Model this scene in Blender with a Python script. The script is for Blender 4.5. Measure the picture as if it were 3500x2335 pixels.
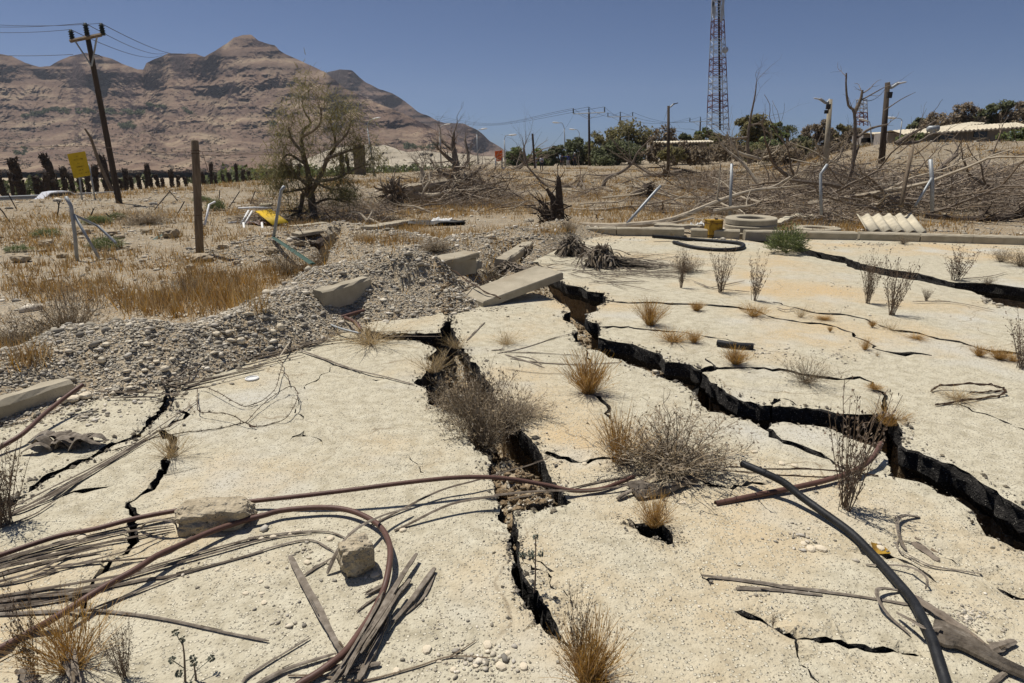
import bpy, bmesh, math, random
import numpy as np
from mathutils import Vector, Matrix, Quaternion
from mathutils.geometry import delaunay_2d_cdt
R = math.radians
for o in list(bpy.data.objects): bpy.data.objects.remove(o)
S = bpy.context.scene
C = S.collection
# ------------------------------------------------------------- camera
PITCH = R(16.3); FMM = 22.0; CAMZ = 1.6
FPX = 3500*FMM/36.0
cd = bpy.data.cameras.new('camera'); cam = bpy.data.objects.new('camera', cd); C.objects.link(cam)
cd.lens = FMM; cd.sensor_width = 36; cd.clip_start = 0.05; cd.clip_end = 20000
cam.location = (0, 0, CAMZ); cam.rotation_euler = (R(90)-PITCH, 0, 0)
S.camera = cam
# ------------------------------------------------------------- light
SUN_EL = R(66); SUN_AZ = R(-52)      # azimuth from +Y, negative is to the left
w = bpy.data.worlds.new('World'); S.world = w; w.use_nodes = True
nt = w.node_tree; bg = nt.nodes['Background']
sky = nt.nodes.new('ShaderNodeTexSky'); sky.sky_type = 'NISHITA'; sky.sun_disc = False
sky.sun_elevation = SUN_EL; sky.sun_rotation = SUN_AZ; sky.altitude = 0
sky.air_density = 0.46; sky.dust_density = 0.7; sky.ozone_density = 8.5
nt.links.new(sky.outputs[0], bg.inputs[0]); bg.inputs[1].default_value = 0.072
sd = bpy.data.lights.new('sun', 'SUN'); sun = bpy.data.objects.new('sun', sd); C.objects.link(sun)
sd.energy = 5.0; sd.angle = R(0.53); sd.color = (1.0, 0.945, 0.86)
sv = Vector((math.sin(SUN_AZ)*math.cos(SUN_EL), math.cos(SUN_AZ)*math.cos(SUN_EL), math.sin(SUN_EL)))
sun.rotation_euler = sv.to_track_quat('Z', 'Y').to_euler(); sun.location = (-20, 10, 60)
S.view_settings.view_transform = 'Standard'; S.view_settings.look = 'None'
S.view_settings.exposure = 0.0; S.view_settings.gamma = 1.0
S.view_settings.use_curve_mapping = False
S.render.engine = 'CYCLES'; S.cycles.max_bounces = 5; S.cycles.diffuse_bounces = 3; S.cycles.glossy_bounces = 2; S.cycles.transmission_bounces = 2; S.cycles.caustics_reflective = False; S.cycles.caustics_refractive = False
# ------------------------------------------------------------- helpers
rng = random.Random(7)
U = rng.uniform
CP, SP = math.cos(PITCH), math.sin(PITCH)
def ray(px, py):
    a = (px-1750)/FPX; b = (1167.5-py)/FPX
    return Vector((a, CP+b*SP, -SP+b*CP))
def G(px, py, z=0.0):                      # point of the place at height z seen at a photo pixel
    d = ray(px, py); t = (z-CAMZ)/d.z
    return Vector((d.x*t, d.y*t, z))
def W(px, py, Y):                          # point at distance Y seen at a photo pixel
    d = ray(px, py); t = Y/d.y
    return Vector((d.x*t, Y, CAMZ+d.z*t))
def pxm(p):                                # photo pixels per metre at p
    return FPX/(p[1]*CP-(p[2]-CAMZ)*SP)
def _hash(ix, iy, s):
    h = (ix.astype(np.int64)*374761393 + iy.astype(np.int64)*668265263 + s*1442695041) & 0xffffffff
    h = ((h ^ (h >> 13))*1274126177) & 0xffffffff
    return ((h ^ (h >> 16)) & 0xffff)/65535.0
def vn(x, y, s=0):
    x = np.asarray(x, float); y = np.asarray(y, float)
    ix = np.floor(x); iy = np.floor(y); fx = x-ix; fy = y-iy
    fx = fx*fx*(3-2*fx); fy = fy*fy*(3-2*fy)
    a = _hash(ix, iy, s); b = _hash(ix+1, iy, s); c = _hash(ix, iy+1, s); d = _hash(ix+1, iy+1, s)
    return (a*(1-fx)+b*fx)*(1-fy)+(c*(1-fx)+d*fx)*fy
def fbm(x, y, s=0, o=4, g=0.5):
    t = 0; a = 1; n = 0
    for k in range(o):
        t = t+a*vn(np.asarray(x)*2**k+17.3*k, np.asarray(y)*2**k-9.1*k, s+k); n += a; a *= g
    return t/n*2-1
def sstep(x, a, b):
    t = np.clip((np.asarray(x, float)-a)/(b-a), 0, 1); return t*t*(3-2*t)
class MB:
    def __init__(s): s.v = []; s.f = []; s.m = []
    def add(s, vs, fs, mi=0):
        n = len(s.v); s.v.extend([tuple(p) for p in vs]); s.f.extend([tuple(i+n for i in f) for f in fs]); s.m.extend([mi]*len(fs))
    def tube(s, pts, r, n=6, cap=True, flat=1.0, up=None, mi=0, rough=0.0, groove=0.0):
        pts = [Vector(p) for p in pts]; k = len(pts)
        if k < 2: return
        rs = r if isinstance(r, (list, tuple)) else [r]*k
        if len(rs) == 2 and k > 2: rs = [rs[0]+(rs[1]-rs[0])*i/(k-1) for i in range(k)]
        vs = []; prev = None; gv = [1-(groove if j % 2 else 0)*U(.4, 1.3) for j in range(n)]
        for i, p in enumerate(pts):
            t = (pts[min(i+1, k-1)]-pts[max(i-1, 0)])
            if t.length < 1e-9: t = Vector((0, 0, 1))
            t.normalize()
            if prev is None:
                u = Vector(up) if up else (Vector((0, 0, 1)) if abs(t.z) < .9 else Vector((1, 0, 0)))
            else: u = prev
            u = u-t*u.dot(t)
            if u.length < 1e-6: u = t.orthogonal()
            u.normalize(); prev = u; b = t.cross(u)
            for j in range(n):
                a = 2*math.pi*j/n; q = rs[i]*gv[j]*(1+(U(-rough, rough) if rough else 0))
                vs.append(p+u*(math.sin(a)*q*flat)+b*(math.cos(a)*q))
        fs = [(i*n+j, i*n+(j+1) % n, (i+1)*n+(j+1) % n, (i+1)*n+j) for i in range(k-1) for j in range(n)]
        if cap:
            fs.append(tuple(range(n-1, -1, -1))); fs.append(tuple((k-1)*n+j for j in range(n)))
        s.add(vs, fs, mi)
    def box(s, c, size, rot=None, jit=0.0, mi=0):
        c = Vector(c); h = [q/2 for q in size]
        vs = []
        for x in (-1, 1):
            for y in (-1, 1):
                for z in (-1, 1):
                    p = Vector((x*h[0]+U(-jit, jit), y*h[1]+U(-jit, jit), z*h[2]+U(-jit, jit)))
                    vs.append(c+(rot@p if rot else p))
        s.add(vs, [(0,1,3,2),(4,6,7,5),(0,4,5,1),(2,3,7,6),(0,2,6,4),(1,5,7,3)], mi)
    def build(s, name, mats, parent=None, origin=None, smooth=False):
        return mkobj(name, s.v, s.f, mats, parent, origin, smooth, s.m if any(s.m) else None)
def mkobj(name, v, f, mats, parent=None, origin=None, smooth=False, mi=None):
    v = np.array([tuple(p) for p in v], float).reshape(-1, 3)
    if parent is not None: off = np.array(parent['_w'] if '_w' in parent else parent.location)
    elif origin is not None: off = np.array(origin)
    elif len(v): off = np.array([(v[:,0].min()+v[:,0].max())/2, (v[:,1].min()+v[:,1].max())/2, v[:,2].min()])
    else: off = np.zeros(3)
    me = bpy.data.meshes.new(name)
    me.from_pydata((v-off).tolist(), [], f)
    if not isinstance(mats, (list, tuple)): mats = [mats]
    for m in mats: me.materials.append(MAT[m] if isinstance(m, str) else m)
    if mi is not None: me.polygons.foreach_set('material_index', mi)
    if smooth: me.polygons.foreach_set('use_smooth', [True]*len(me.polygons))
    o = bpy.data.objects.new(name, me); C.objects.link(o)
    if parent is not None:
        o.parent = parent
    else: o.location = off
    WPOS[o.name] = off
    return o
WPOS = {}
def child(name, mb, mats, parent, smooth=False):
    off = WPOS[parent.name]
    o = mkobj(name, mb.v, mb.f, mats, None, off, smooth, mb.m if any(mb.m) else None)
    o.location = (0, 0, 0); o.parent = parent; WPOS[o.name] = off
    return o
def tag(o, label=None, cat=None, group=None, kind=None):
    if label: o['label'] = label
    if cat: o['category'] = cat
    if group: o['group'] = group
    if kind: o['kind'] = kind
    return o
def thing(name, label, cat, loc, group=None):
    o = bpy.data.objects.new(name, None); C.objects.link(o); o.location = loc; o.empty_display_size = .1
    WPOS[o.name] = np.array(tuple(loc)); return tag(o, label, cat, group)
def place(src, loc, rz=0, sc=1.0, label=None, group=None, tilt=(0, 0)):     # a copy of a thing with copies of its parts
    c = src.copy(); C.objects.link(c); c.location = loc; c.rotation_euler = (tilt[0], tilt[1], rz)
    c.scale = (sc, sc, sc) if not isinstance(sc, (tuple, list)) else sc
    if label: c['label'] = label
    if group: c['group'] = group
    for ch in src.children:
        d = ch.copy(); C.objects.link(d); d.parent = c
    return c
def smooth_path(pts, n=6):                 # Catmull-Rom through points
    P = [Vector(p) for p in pts]
    if len(P) < 3: return [P[0].lerp(P[-1], i/n) for i in range(n+1)]
    P = [P[0]*2-P[1]]+P+[P[-1]*2-P[-2]]; out = []
    for i in range(1, len(P)-2):
        for k in range(n):
            t = k/n; a, b, c, d = P[i-1], P[i], P[i+1], P[i+2]
            out.append(0.5*((2*b)+(c-a)*t+(2*a-5*b+4*c-d)*t*t+(3*b-a-3*c+d)*t**3))
    out.append(P[-2]); return out
# ------------------------------------------------------------- materials
MAT = {}
def mat(name, ramp, scale=6, detail=6, rough=0.9, bump=0.3, bscale=None, bdist=0.02, island=0.0, metal=0.0, spec=0.25,
        specks=None, stretch=None, big=None, big2=None, craze=None, coord='Object', trans=0.0, distort=0.0):
    m = bpy.data.materials.new(name); m.use_nodes = True; MAT[name] = m
    N = m.node_tree.nodes; L = m.node_tree.links; b = N['Principled BSDF']
    b.inputs['Roughness'].default_value = rough; b.inputs['Metallic'].default_value = metal
    b.inputs['Specular IOR Level'].default_value = spec
    if coord == 'World': co = N.new('ShaderNodeNewGeometry').outputs['Position']
    else: co = N.new('ShaderNodeTexCoord').outputs['Object']
    if stretch:
        mp = N.new('ShaderNodeMapping'); mp.inputs['Scale'].default_value = stretch; L.new(co, mp.inputs['Vector']); co = mp.outputs[0]
    def noise(sc, de=detail, ro=0.6):
        n = N.new('ShaderNodeTexNoise'); n.inputs['Scale'].default_value = sc; n.inputs['Detail'].default_value = min(de, 5)
        n.inputs['Roughness'].default_value = ro; n.inputs['Distortion'].default_value = distort; L.new(co, n.inputs['Vector']); return n
    def rampn(src, stops):
        r = N.new('ShaderNodeValToRGB'); e = r.color_ramp.elements
        while len(e) < len(stops): e.new(.5)
        for k, (p, c) in enumerate(stops): e[k].position = p; e[k].color = (*c, 1) if len(c) == 3 else c
        L.new(src, r.inputs[0]); return r.outputs[0]
    n1 = noise(scale); col = rampn(n1.outputs[0], ramp)
    def mix(fac, a, bb, mode='MIX'):
        x = N.new('ShaderNodeMix'); x.data_type = 'RGBA'; x.blend_type = mode
        if isinstance(fac, float): x.inputs[0].default_value = fac
        else: L.new(fac, x.inputs[0])
        for k, q in ((6, a), (7, bb)):
            if isinstance(q, tuple): x.inputs[k].default_value = (*q, 1)
            else: L.new(q, x.inputs[k])
        return x.outputs[2]
    if big:                                   # (scale, colour, low, high)
        nb = noise(big[0], 4); f = rampn(nb.outputs[0], [(big[2], (0, 0, 0)), (big[3], (1, 1, 1))]); col = mix(f, col, big[1])
    if big2:
        nb = noise(big2[0], 4); f = rampn(nb.outputs[0], [(big2[2], (0, 0, 0)), (big2[3], (1, 1, 1))]); col = mix(f, col, big2[1])
    if craze:                                 # hairline crazing in patches: too fine to model
        nz_ = N.new('ShaderNodeTexNoise'); nz_.inputs['Scale'].default_value = 3.0; nz_.inputs['Detail'].default_value = 4; L.new(co, nz_.inputs['Vector'])
        va = N.new('ShaderNodeVectorMath'); va.operation = 'MULTIPLY_ADD'; L.new(nz_.outputs['Color'], va.inputs[0]); va.inputs[1].default_value = (.5, .5, 0); L.new(co, va.inputs[2])
        vc = N.new('ShaderNodeTexVoronoi'); vc.voronoi_dimensions = '2D'; vc.feature = 'DISTANCE_TO_EDGE'; vc.inputs['Scale'].default_value = craze[0]; L.new(va.outputs[0], vc.inputs['Vector'])
        f = rampn(vc.outputs['Distance'], [(craze[1]*.35, (1, 1, 1)), (craze[1], (0, 0, 0))]); nm = rampn(noise(.8, 3).outputs[0], [(.47, (0, 0, 0)), (.60, (.75, .75, .75))])
        q = N.new('ShaderNodeMath'); q.operation = 'MULTIPLY'; L.new(f, q.inputs[0]); L.new(nm, q.inputs[1]); col = mix(q.outputs[0], col, craze[2])
    hts = []
    for sp in (specks or []):                 # (scale, colour or None, threshold, height[, random value amount])
        v = N.new('ShaderNodeTexVoronoi'); v.inputs['Scale'].default_value = sp[0]; L.new(co, v.inputs['Vector'])
        f = rampn(v.outputs['Distance'], [(max(sp[2]-.12, 0), (1, 1, 1)), (sp[2], (0, 0, 0))])
        if len(sp) > 5:
            k = N.new('ShaderNodeSeparateColor'); L.new(v.outputs['Color'], k.inputs[0])
            g = rampn(k.outputs[0], [(sp[5], (0, 0, 0)), (sp[5]+.02, (1, 1, 1))])
            q = N.new('ShaderNodeMath'); q.operation = 'MULTIPLY'; L.new(f, q.inputs[0]); L.new(g, q.inputs[1]); f = q.outputs[0]
        if sp[1]:
            sc_ = sp[1]
            if len(sp) > 4 and sp[4]:
                k = N.new('ShaderNodeSeparateColor'); L.new(v.outputs['Color'], k.inputs[0])
                lo = tuple(q*(1-sp[4]) for q in sp[1]); hi = tuple(min(q*(1+sp[4]), 1) for q in sp[1])
                sc_ = rampn(k.outputs[1], [(0, lo), (1, hi)])
            col = mix(f, col, sc_)
        if sp[3]:
            q = N.new('ShaderNodeMath'); q.operation = 'MULTIPLY'; L.new(f, q.inputs[0]); q.inputs[1].default_value = sp[3]; hts.append(q.outputs[0])
    if island:
        g = N.new('ShaderNodeNewGeometry'); hs = N.new('ShaderNodeHueSaturation')
        mr = N.new('ShaderNodeMapRange'); L.new(g.outputs['Random Per Island'], mr.inputs[0])
        mr.inputs[3].default_value = 1-island; mr.inputs[4].default_value = 1+island
        L.new(mr.outputs[0], hs.inputs['Value']); L.new(col, hs.inputs['Color'])
        fr = N.new('ShaderNodeMath'); fr.operation = 'MULTIPLY'; L.new(g.outputs['Random Per Island'], fr.inputs[0]); fr.inputs[1].default_value = 7.31
        fc = N.new('ShaderNodeMath'); fc.operation = 'FRACT'; L.new(fr.outputs[0], fc.inputs[0])
        m2 = N.new('ShaderNodeMapRange'); L.new(fc.outputs[0], m2.inputs[0]); m2.inputs[3].default_value = 0.75; m2.inputs[4].default_value = 1.2
        L.new(m2.outputs[0], hs.inputs['Saturation']); col = hs.outputs[0]
    L.new(col, b.inputs['Base Color'])
    if bump:
        h = noise(bscale or scale*3, 2.5).outputs[0]
        for q in hts:
            a = N.new('ShaderNodeMath'); a.operation = 'ADD'; L.new(h, a.inputs[0]); L.new(q, a.inputs[1]); h = a.outputs[0]
        bp = N.new('ShaderNodeBump'); bp.inputs['Strength'].default_value = bump; bp.inputs['Distance'].default_value = bdist
        L.new(h, bp.inputs['Height']); L.new(bp.outputs[0], b.inputs['Normal'])
    if trans:
        t = N.new('ShaderNodeBsdfTranslucent'); L.new(col, t.inputs[0]); ms = N.new('ShaderNodeMixShader'); ms.inputs[0].default_value = trans
        L.new(b.outputs[0], ms.inputs[1]); L.new(t.outputs[0], ms.inputs[2]); L.new(ms.outputs[0], N['Material Output'].inputs[0])
    return m
def flat(name, c, rough=0.7, metal=0.0, var=0.15, scale=20, **k):
    return mat(name, [(0.3, tuple(q*(1-var) for q in c)), (0.7, tuple(min(1, q*(1+var)) for q in c))], scale=scale, rough=rough, metal=metal, **({'bump': 0.1} | k))

mat('pavement_top', [(0.30, (.375,.335,.24)), (0.5, (.495,.452,.34)), (0.72, (.575,.535,.415))], scale=13, detail=5, coord='World', rough=.95, bump=1.0, bscale=75, bdist=.008, spec=.12,
    big=(0.42, (.54,.41,.24), .48, .66), big2=(0.9, (.52,.50,.43), .54, .70),
    craze=(1.1, .012, (.24,.19,.125)),
    specks=[(70, (.56,.515,.40), .45, .5, .22, .55), (95, (.31,.27,.20), .36, -.4, .3, .70)])
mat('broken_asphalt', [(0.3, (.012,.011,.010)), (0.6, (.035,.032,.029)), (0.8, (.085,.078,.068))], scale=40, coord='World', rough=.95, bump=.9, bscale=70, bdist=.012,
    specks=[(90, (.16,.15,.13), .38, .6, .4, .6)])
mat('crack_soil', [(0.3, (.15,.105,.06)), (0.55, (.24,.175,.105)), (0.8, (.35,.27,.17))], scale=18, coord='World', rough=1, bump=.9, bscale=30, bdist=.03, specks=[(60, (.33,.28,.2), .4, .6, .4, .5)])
mat('ground_soil', [(0.3, (.26,.20,.13)), (0.5, (.37,.30,.205)), (0.72, (.50,.43,.315))], scale=2.2, detail=10, coord='World', rough=1, bump=.8, bscale=14, bdist=.05, spec=.1,
    big=(0.35, (.32,.235,.135), .42, .62),
    specks=[(24, (.50,.46,.375), .44, .7, .35, .22), (9, (.50,.46,.38), .34, .8, .3, .6), (48, (.42,.37,.29), .45, .5, .5)])
mat('pebble', [(0.3, (.37,.325,.255)), (0.7, (.52,.475,.385))], scale=12, rough=.85, bump=.25, bdist=.01, island=.55)
mat('concrete', [(0.3, (.30,.265,.195)), (0.55, (.39,.345,.26)), (0.8, (.46,.41,.31))], scale=5, detail=9, coord='World', rough=.92, bump=.35, bscale=50, bdist=.006, specks=[(120, (.2,.18,.14), .3, -.4, .3, .7)], big=(1.3, (.28,.225,.15), .55, .75))
mat('rubble_concrete', [(0.3, (.30,.25,.17)), (0.6, (.45,.385,.275)), (0.8, (.55,.49,.37))], scale=14, detail=9, coord='World', rough=1, bump=1, bscale=24, bdist=.03, specks=[(70, (.55,.50,.40), .30, .6, .3, .62), (34, (.50,.45,.36), .22, .8, .25, .7)])
mat('wood_grey', [(0.3, (.10,.078,.055)), (0.55, (.20,.165,.125)), (0.8, (.33,.29,.235))], scale=30, rough=.9, bump=.5, bscale=60, bdist=.004, island=.3)
mat('wood_brown', [(0.3, (.07,.052,.036)), (0.55, (.14,.11,.08)), (0.8, (.25,.21,.16))], scale=30, rough=.9, bump=.5, bscale=60, bdist=.004, island=.3)
mat('bark_dead', [(0.3, (.115,.085,.06)), (0.6, (.215,.172,.128)), (0.8, (.33,.28,.215))], scale=14, rough=.95, bump=.7, bscale=24, bdist=.02, island=.25)
mat('brush', [(0.3, (0.187,0.143,0.105)), (0.6, (0.330,0.270,0.204)), (0.8, (0.462,0.396,0.308))], scale=10, rough=.95, bump=0, island=.4)
mat('boulder', [(0.3, (.27,.215,.145)), (0.6, (.39,.325,.23)), (0.8, (.47,.41,.31))], scale=5, detail=5, rough=.95, bump=.8, bscale=14, bdist=.03, island=.15)
mat('crumb', [(0.3, (.07,.062,.05)), (0.7, (.26,.225,.17))], scale=20, rough=.95, bump=.2, island=.5)
mat('bark_pale', [(0.3, (.30,.25,.18)), (0.6, (.44,.38,.29)), (0.85, (.20,.16,.12))], scale=8, rough=.9, bump=.4, bscale=24, bdist=.01)
mat('bark_dark', [(0.3, (.035,.026,.02)), (0.6, (.075,.056,.042)), (0.8, (.14,.11,.08))], scale=16, rough=.95, bump=.8, bscale=24, bdist=.03)
mat('pole_wood', [(0.3, (.045,.034,.026)), (0.6, (.085,.066,.05)), (0.8, (.15,.12,.09))], scale=3, stretch=(4, 4, .4), rough=.9, bump=.4, bscale=12)
mat('post_wood', [(0.3, (.12,.088,.06)), (0.6, (.21,.165,.115)), (0.8, (.30,.24,.17))], scale=6, stretch=(4, 4, .5), rough=.9, bump=.5, bscale=20)
mat('straw', [(0.3, (.33,.19,.055)), (0.6, (.46,.29,.10)), (0.8, (.56,.41,.18))], scale=3, rough=.85, bump=0, island=.4, trans=.3)
mat('straw_pale', [(0.3, (.36,.26,.13)), (0.6, (.47,.36,.20)), (0.8, (.55,.45,.28))], scale=3, rough=.85, bump=0, island=.35, trans=.3)
mat('twig_grey', [(0.3, (.185,.14,.092)), (0.6, (.295,.24,.165)), (0.8, (.40,.345,.255))], scale=5, rough=.9, bump=0, island=.4)
mat('twig_brown', [(0.3, (0.125,0.088,0.062)), (0.6, (0.206,0.156,0.112)), (0.8, (0.288,0.231,0.175))], scale=5, rough=.9, bump=0, island=.4)
mat('leaf_olive', [(0.3, (0.155,0.142,0.061)), (0.6, (0.236,0.209,0.095)), (0.8, (0.317,0.277,0.142))], scale=2, rough=.8, bump=0, island=.4, trans=.38)
mat('leaf_green', [(0.3, (0.098,0.123,0.039)), (0.6, (0.161,0.189,0.063)), (0.8, (0.231,0.245,0.098))], scale=2, rough=.8, bump=0, island=.4, trans=.38)
mat('leaf_sage', [(0.3, (0.120,0.150,0.060)), (0.6, (0.186,0.216,0.090)), (0.8, (0.252,0.276,0.132))], scale=2, rough=.8, bump=0, island=.35, trans=.25)
mat('leaf_dark', [(0.3, (0.076,0.088,0.041)), (0.6, (0.133,0.145,0.068)), (0.8, (0.196,0.196,0.099))], scale=2, rough=.85, bump=0, island=.4, trans=.2)
mat('leaf_dry', [(0.3, (0.161,0.123,0.081)), (0.6, (0.231,0.182,0.120)), (0.8, (0.308,0.252,0.175))], scale=2, rough=.9, bump=0, island=.4, trans=.15)
flat('pipe_brown', (.115,.062,.048), rough=.5, var=.22, scale=9)
flat('pipe_black', (.016,.017,.019), rough=.55, var=.5, scale=18)
flat('wire_rust', (.07,.042,.027), rough=.8, var=.3)
flat('galvanised', (.34,.36,.37), rough=.55, metal=.35, var=.15)
flat('metal_dark', (.035,.033,.032), rough=.6)
flat('green_metal', (.035,.075,.055), rough=.6)
flat('yellow_paint', (.58,.40,.02), rough=.6, var=.12, scale=8)
mat('yellow_rust', [(0.35, (.10,.05,.015)), (0.5, (.34,.20,.02)), (0.75, (.43,.27,.035))], scale=9, rough=.7, bump=.3)
flat('orange_paint', (.75,.13,.015), rough=.6, var=.08)
flat('sign_print', (.10,.055,.01), rough=.7)
flat('sign_print_red', (.25,.01,.0), rough=.7)
flat('white_paint', (.72,.72,.70), rough=.5, var=.06)
flat('white_cloth', (.62,.62,.60), rough=.9, var=.1)
flat('car_white', (.75,.75,.76), rough=.25, var=.02, spec=.5)
flat('glass_dark', (.02,.025,.03), rough=.1, var=.1, spec=.5)
flat('rubber', (.02,.02,.02), rough=.8)
flat('asbestos', (.50,.45,.34), rough=.9, var=.2, scale=6, bump=.3)
flat('insulator', (.02,.03,.028), rough=.35)
flat('tower_red', (.16,.075,.07), rough=.6)
flat('tower_white', (.36,.40,.46), rough=.6)
flat('wall_plaster', (.30,.27,.24), rough=.9, var=.2, scale=3)
flat('roof_pale', (.56,.50,.38), rough=.9, var=.15, scale=2)
flat('skin', (.25,.14,.09), rough=.7)
flat('shirt_blue', (.035,.05,.16), rough=.9)
flat('shirt_white', (.45,.46,.50), rough=.9)
flat('trousers_dark', (.03,.032,.045), rough=.9)
flat('trousers_pale', (.36,.36,.38), rough=.9)
flat('hair', (.015,.012,.01), rough=.8)
flat('asphalt_road', (.05,.05,.05), rough=.9, var=.2, scale=4)
flat('lamp_head', (.5,.5,.5), rough=.5)
flat('flower_grey', (.16,.17,.13), rough=.9, var=.3)
# ============================================================= the yard and its cracks (traced at z = 0)
def seg_dist(x, y, P):                     # distance of points to a polyline and the parameter along it
    best = np.full(x.shape, 1e9); par = np.zeros(x.shape)
    for i in range(len(P)-1):
        ax, ay = P[i][0], P[i][1]; dx, dy = P[i+1][0]-ax, P[i+1][1]-ay
        L2 = dx*dx+dy*dy+1e-12; t = np.clip(((x-ax)*dx+(y-ay)*dy)/L2, 0, 1)
        d = np.hypot(x-ax-t*dx, y-ay-t*dy); m = d < best
        best = np.where(m, d, best); par = np.where(m, i+t, par)
    return best, par
def inside(x, y, P):
    r = np.zeros(x.shape, bool); n = len(P)
    for i in range(n):
        x0, y0 = P[i][0], P[i][1]; x1, y1 = P[(i+1) % n][0], P[(i+1) % n][1]
        c = ((y0 > y) != (y1 > y)) & (x < (x1-x0)*(y-y0)/((y1-y0) if y1 != y0 else 1e-12)+x0); r ^= c
    return r
def g2(p): q = G(p[0], p[1]); return (q.x, q.y)
yard_out = [(-7.5, -2.0), (-7.5, 2.2)]+[g2(p) for p in [(-330,1560), (-150,1500), (60,1455), (240,1400), (400,1350), (560,1325), (700,1235), (840,1190), (1000,1160), (1100,1120), (1160,1085), (1230,1075), (1330,1068),
    (1480,1055), (1500,1000), (1560,985), (1620,1000), (1700,960), (1790,905), (1880,850), (1950,815), (2200,817), (2535,824), (2800,830), (3150,836), (3500,843), (4100,858)]]+[(17.0, -2.0)]
K1L = [(1530,940),(1520,985),(1500,1010),(1512,1040),(1517,1085),(1540,1090),(1540,1106),(1511,1119),(1506,1145),(1488,1170),(1490,1199),(1461,1221),(1475,1239),(1470,1262),(1426,1297),(1413,1311),(1455,1326),(1459,1353),(1462,1384),(1493,1391),(1531,1409),(1589,1430),(1600,1456),(1597,1491),(1620,1541),(1665,1556),(1679,1583),(1665,1610),(1683,1648),(1688,1682),(1698,1709),(1715,1736),(1700,1770),(1702,1783),(1734,1800),(1746,1834),(1738,1857),(1748,1888),(1746,1965),(1761,2003),(1784,2053),(1815,2095),(1845,2141),(1865,2168),(1907,2192)]
K1R = [(1918,2194),(1907,2152),(1880,2102),(1857,2072),(1845,2041),(1826,2018),(1792,1984),(1780,1949),(1775,1896),(1769,1850),(1773,1823),(1757,1792),(1757,1751),(1811,1749),(1861,1745),(1903,1736),(1953,1721),(1937,1709),(1926,1678),(1907,1655),(1884,1632),(1872,1606),(1861,1575),(1849,1548),(1834,1525),(1815,1502),(1792,1483),(1776,1460),(1746,1422),(1719,1399),(1700,1370),(1680,1320),(1640,1260),(1600,1210),(1570,1170),(1550,1130),(1545,1085),(1556,1000),(1552,960),(1550,940)]
K2F = [(1840,905),(1874,953),(1887,957),(1937,988),(1990,997),(2008,1011),(2066,1017),(2070,1046),(2053,1060),(2035,1082),(2003,1095),(2008,1113),(2044,1120),(2053,1136),(2044,1171),(2093,1185),(2173,1198),(2204,1212),(2254,1226),(2274,1254),(2328,1259),(2362,1265),(2401,1284),(2420,1307),(2450,1338),(2500,1368),(2542,1388),(2600,1402),(2657,1407),(2753,1411),(2830,1422),(2906,1434),(2983,1434),(3033,1445),(3063,1457),(3071,1483),(3084,1502),(3079,1545),(3094,1560),(3136,1568),(3182,1594),(3251,1617),(3308,1644),(3350,1682),(3400,1709),(3442,1744),(3500,1774),(3640,1850),(3800,1960)]
K2N = [(3800,2110),(3620,1965),(3500,1898),(3442,1869),(3404,1854),(3358,1815),(3335,1785),(3320,1754),(3289,1732),(3258,1701),(3205,1686),(3167,1659),(3109,1648),(3063,1636),(3033,1629),(3033,1575),(3013,1544),(2967,1525),(2929,1510),(2845,1468),(2772,1456),(2677,1445),(2619,1445),(2600,1456),(2561,1437),(2504,1426),(2466,1414),(2420,1407),(2397,1388),(2378,1353),(2351,1326),(2328,1311),(2286,1300),(2232,1288),(2213,1265),(2159,1250),(2124,1232),(2079,1225),(2057,1207),(2012,1194),(1986,1176),(1959,1171),(1963,1145),(1972,1131),(1950,1109),(1923,1091),(1950,1069),(1941,1055),(1919,1042),(1879,1024),(1847,1011),(1812,1006),(1770,985),(1790,905)]
K4 = [(2440,800),(2520,815),(2600,822),(2712,852),(2792,874),(2886,892),(2939,914),(3046,937),(3136,950),(3194,968),(3261,986),(3359,988),(3500,1004),(3900,1050),(3900,1150),(3500,1075),(3404,1062),(3359,1030),(3296,1008),(3198,990),(3136,972),(3046,959),(2979,941),(2921,932),(2886,910),(2792,892),(2712,865),(2600,838),(2500,825)]
K5 = [(575,1330),(559,1368),(547,1407),(536,1422),(498,1449),(486,1476),(475,1491),(421,1508),(375,1523),(329,1554),(268,1580),(191,1618),(134,1652),(77,1698),(30,1735),(35,1745),(82,1710),(140,1664),(200,1630),(276,1592),(336,1566),(382,1536),(427,1520),(484,1500),(498,1483),(517,1457),(544,1426),(586,1403),(597,1365),(620,1325)]
HOLE = [(2140,1773),(2171,1790),(2247,1796),(2267,1792),(2286,1819),(2301,1854),(2312,1877),(2282,1861),(2255,1846),(2217,1842),(2194,1834),(2179,1815)]
GAPS = [(1225,1130),(1265,1139),(1323,1152),(1506,1145),(1500,1200),(1461,1181),(1435,1168),(1330,1163),(1220,1146)]
PIT = [(1140,1095),(1195,1070),(1243,1075),(1240,1098),(1267,1139),(1215,1136),(1160,1122)]
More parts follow.
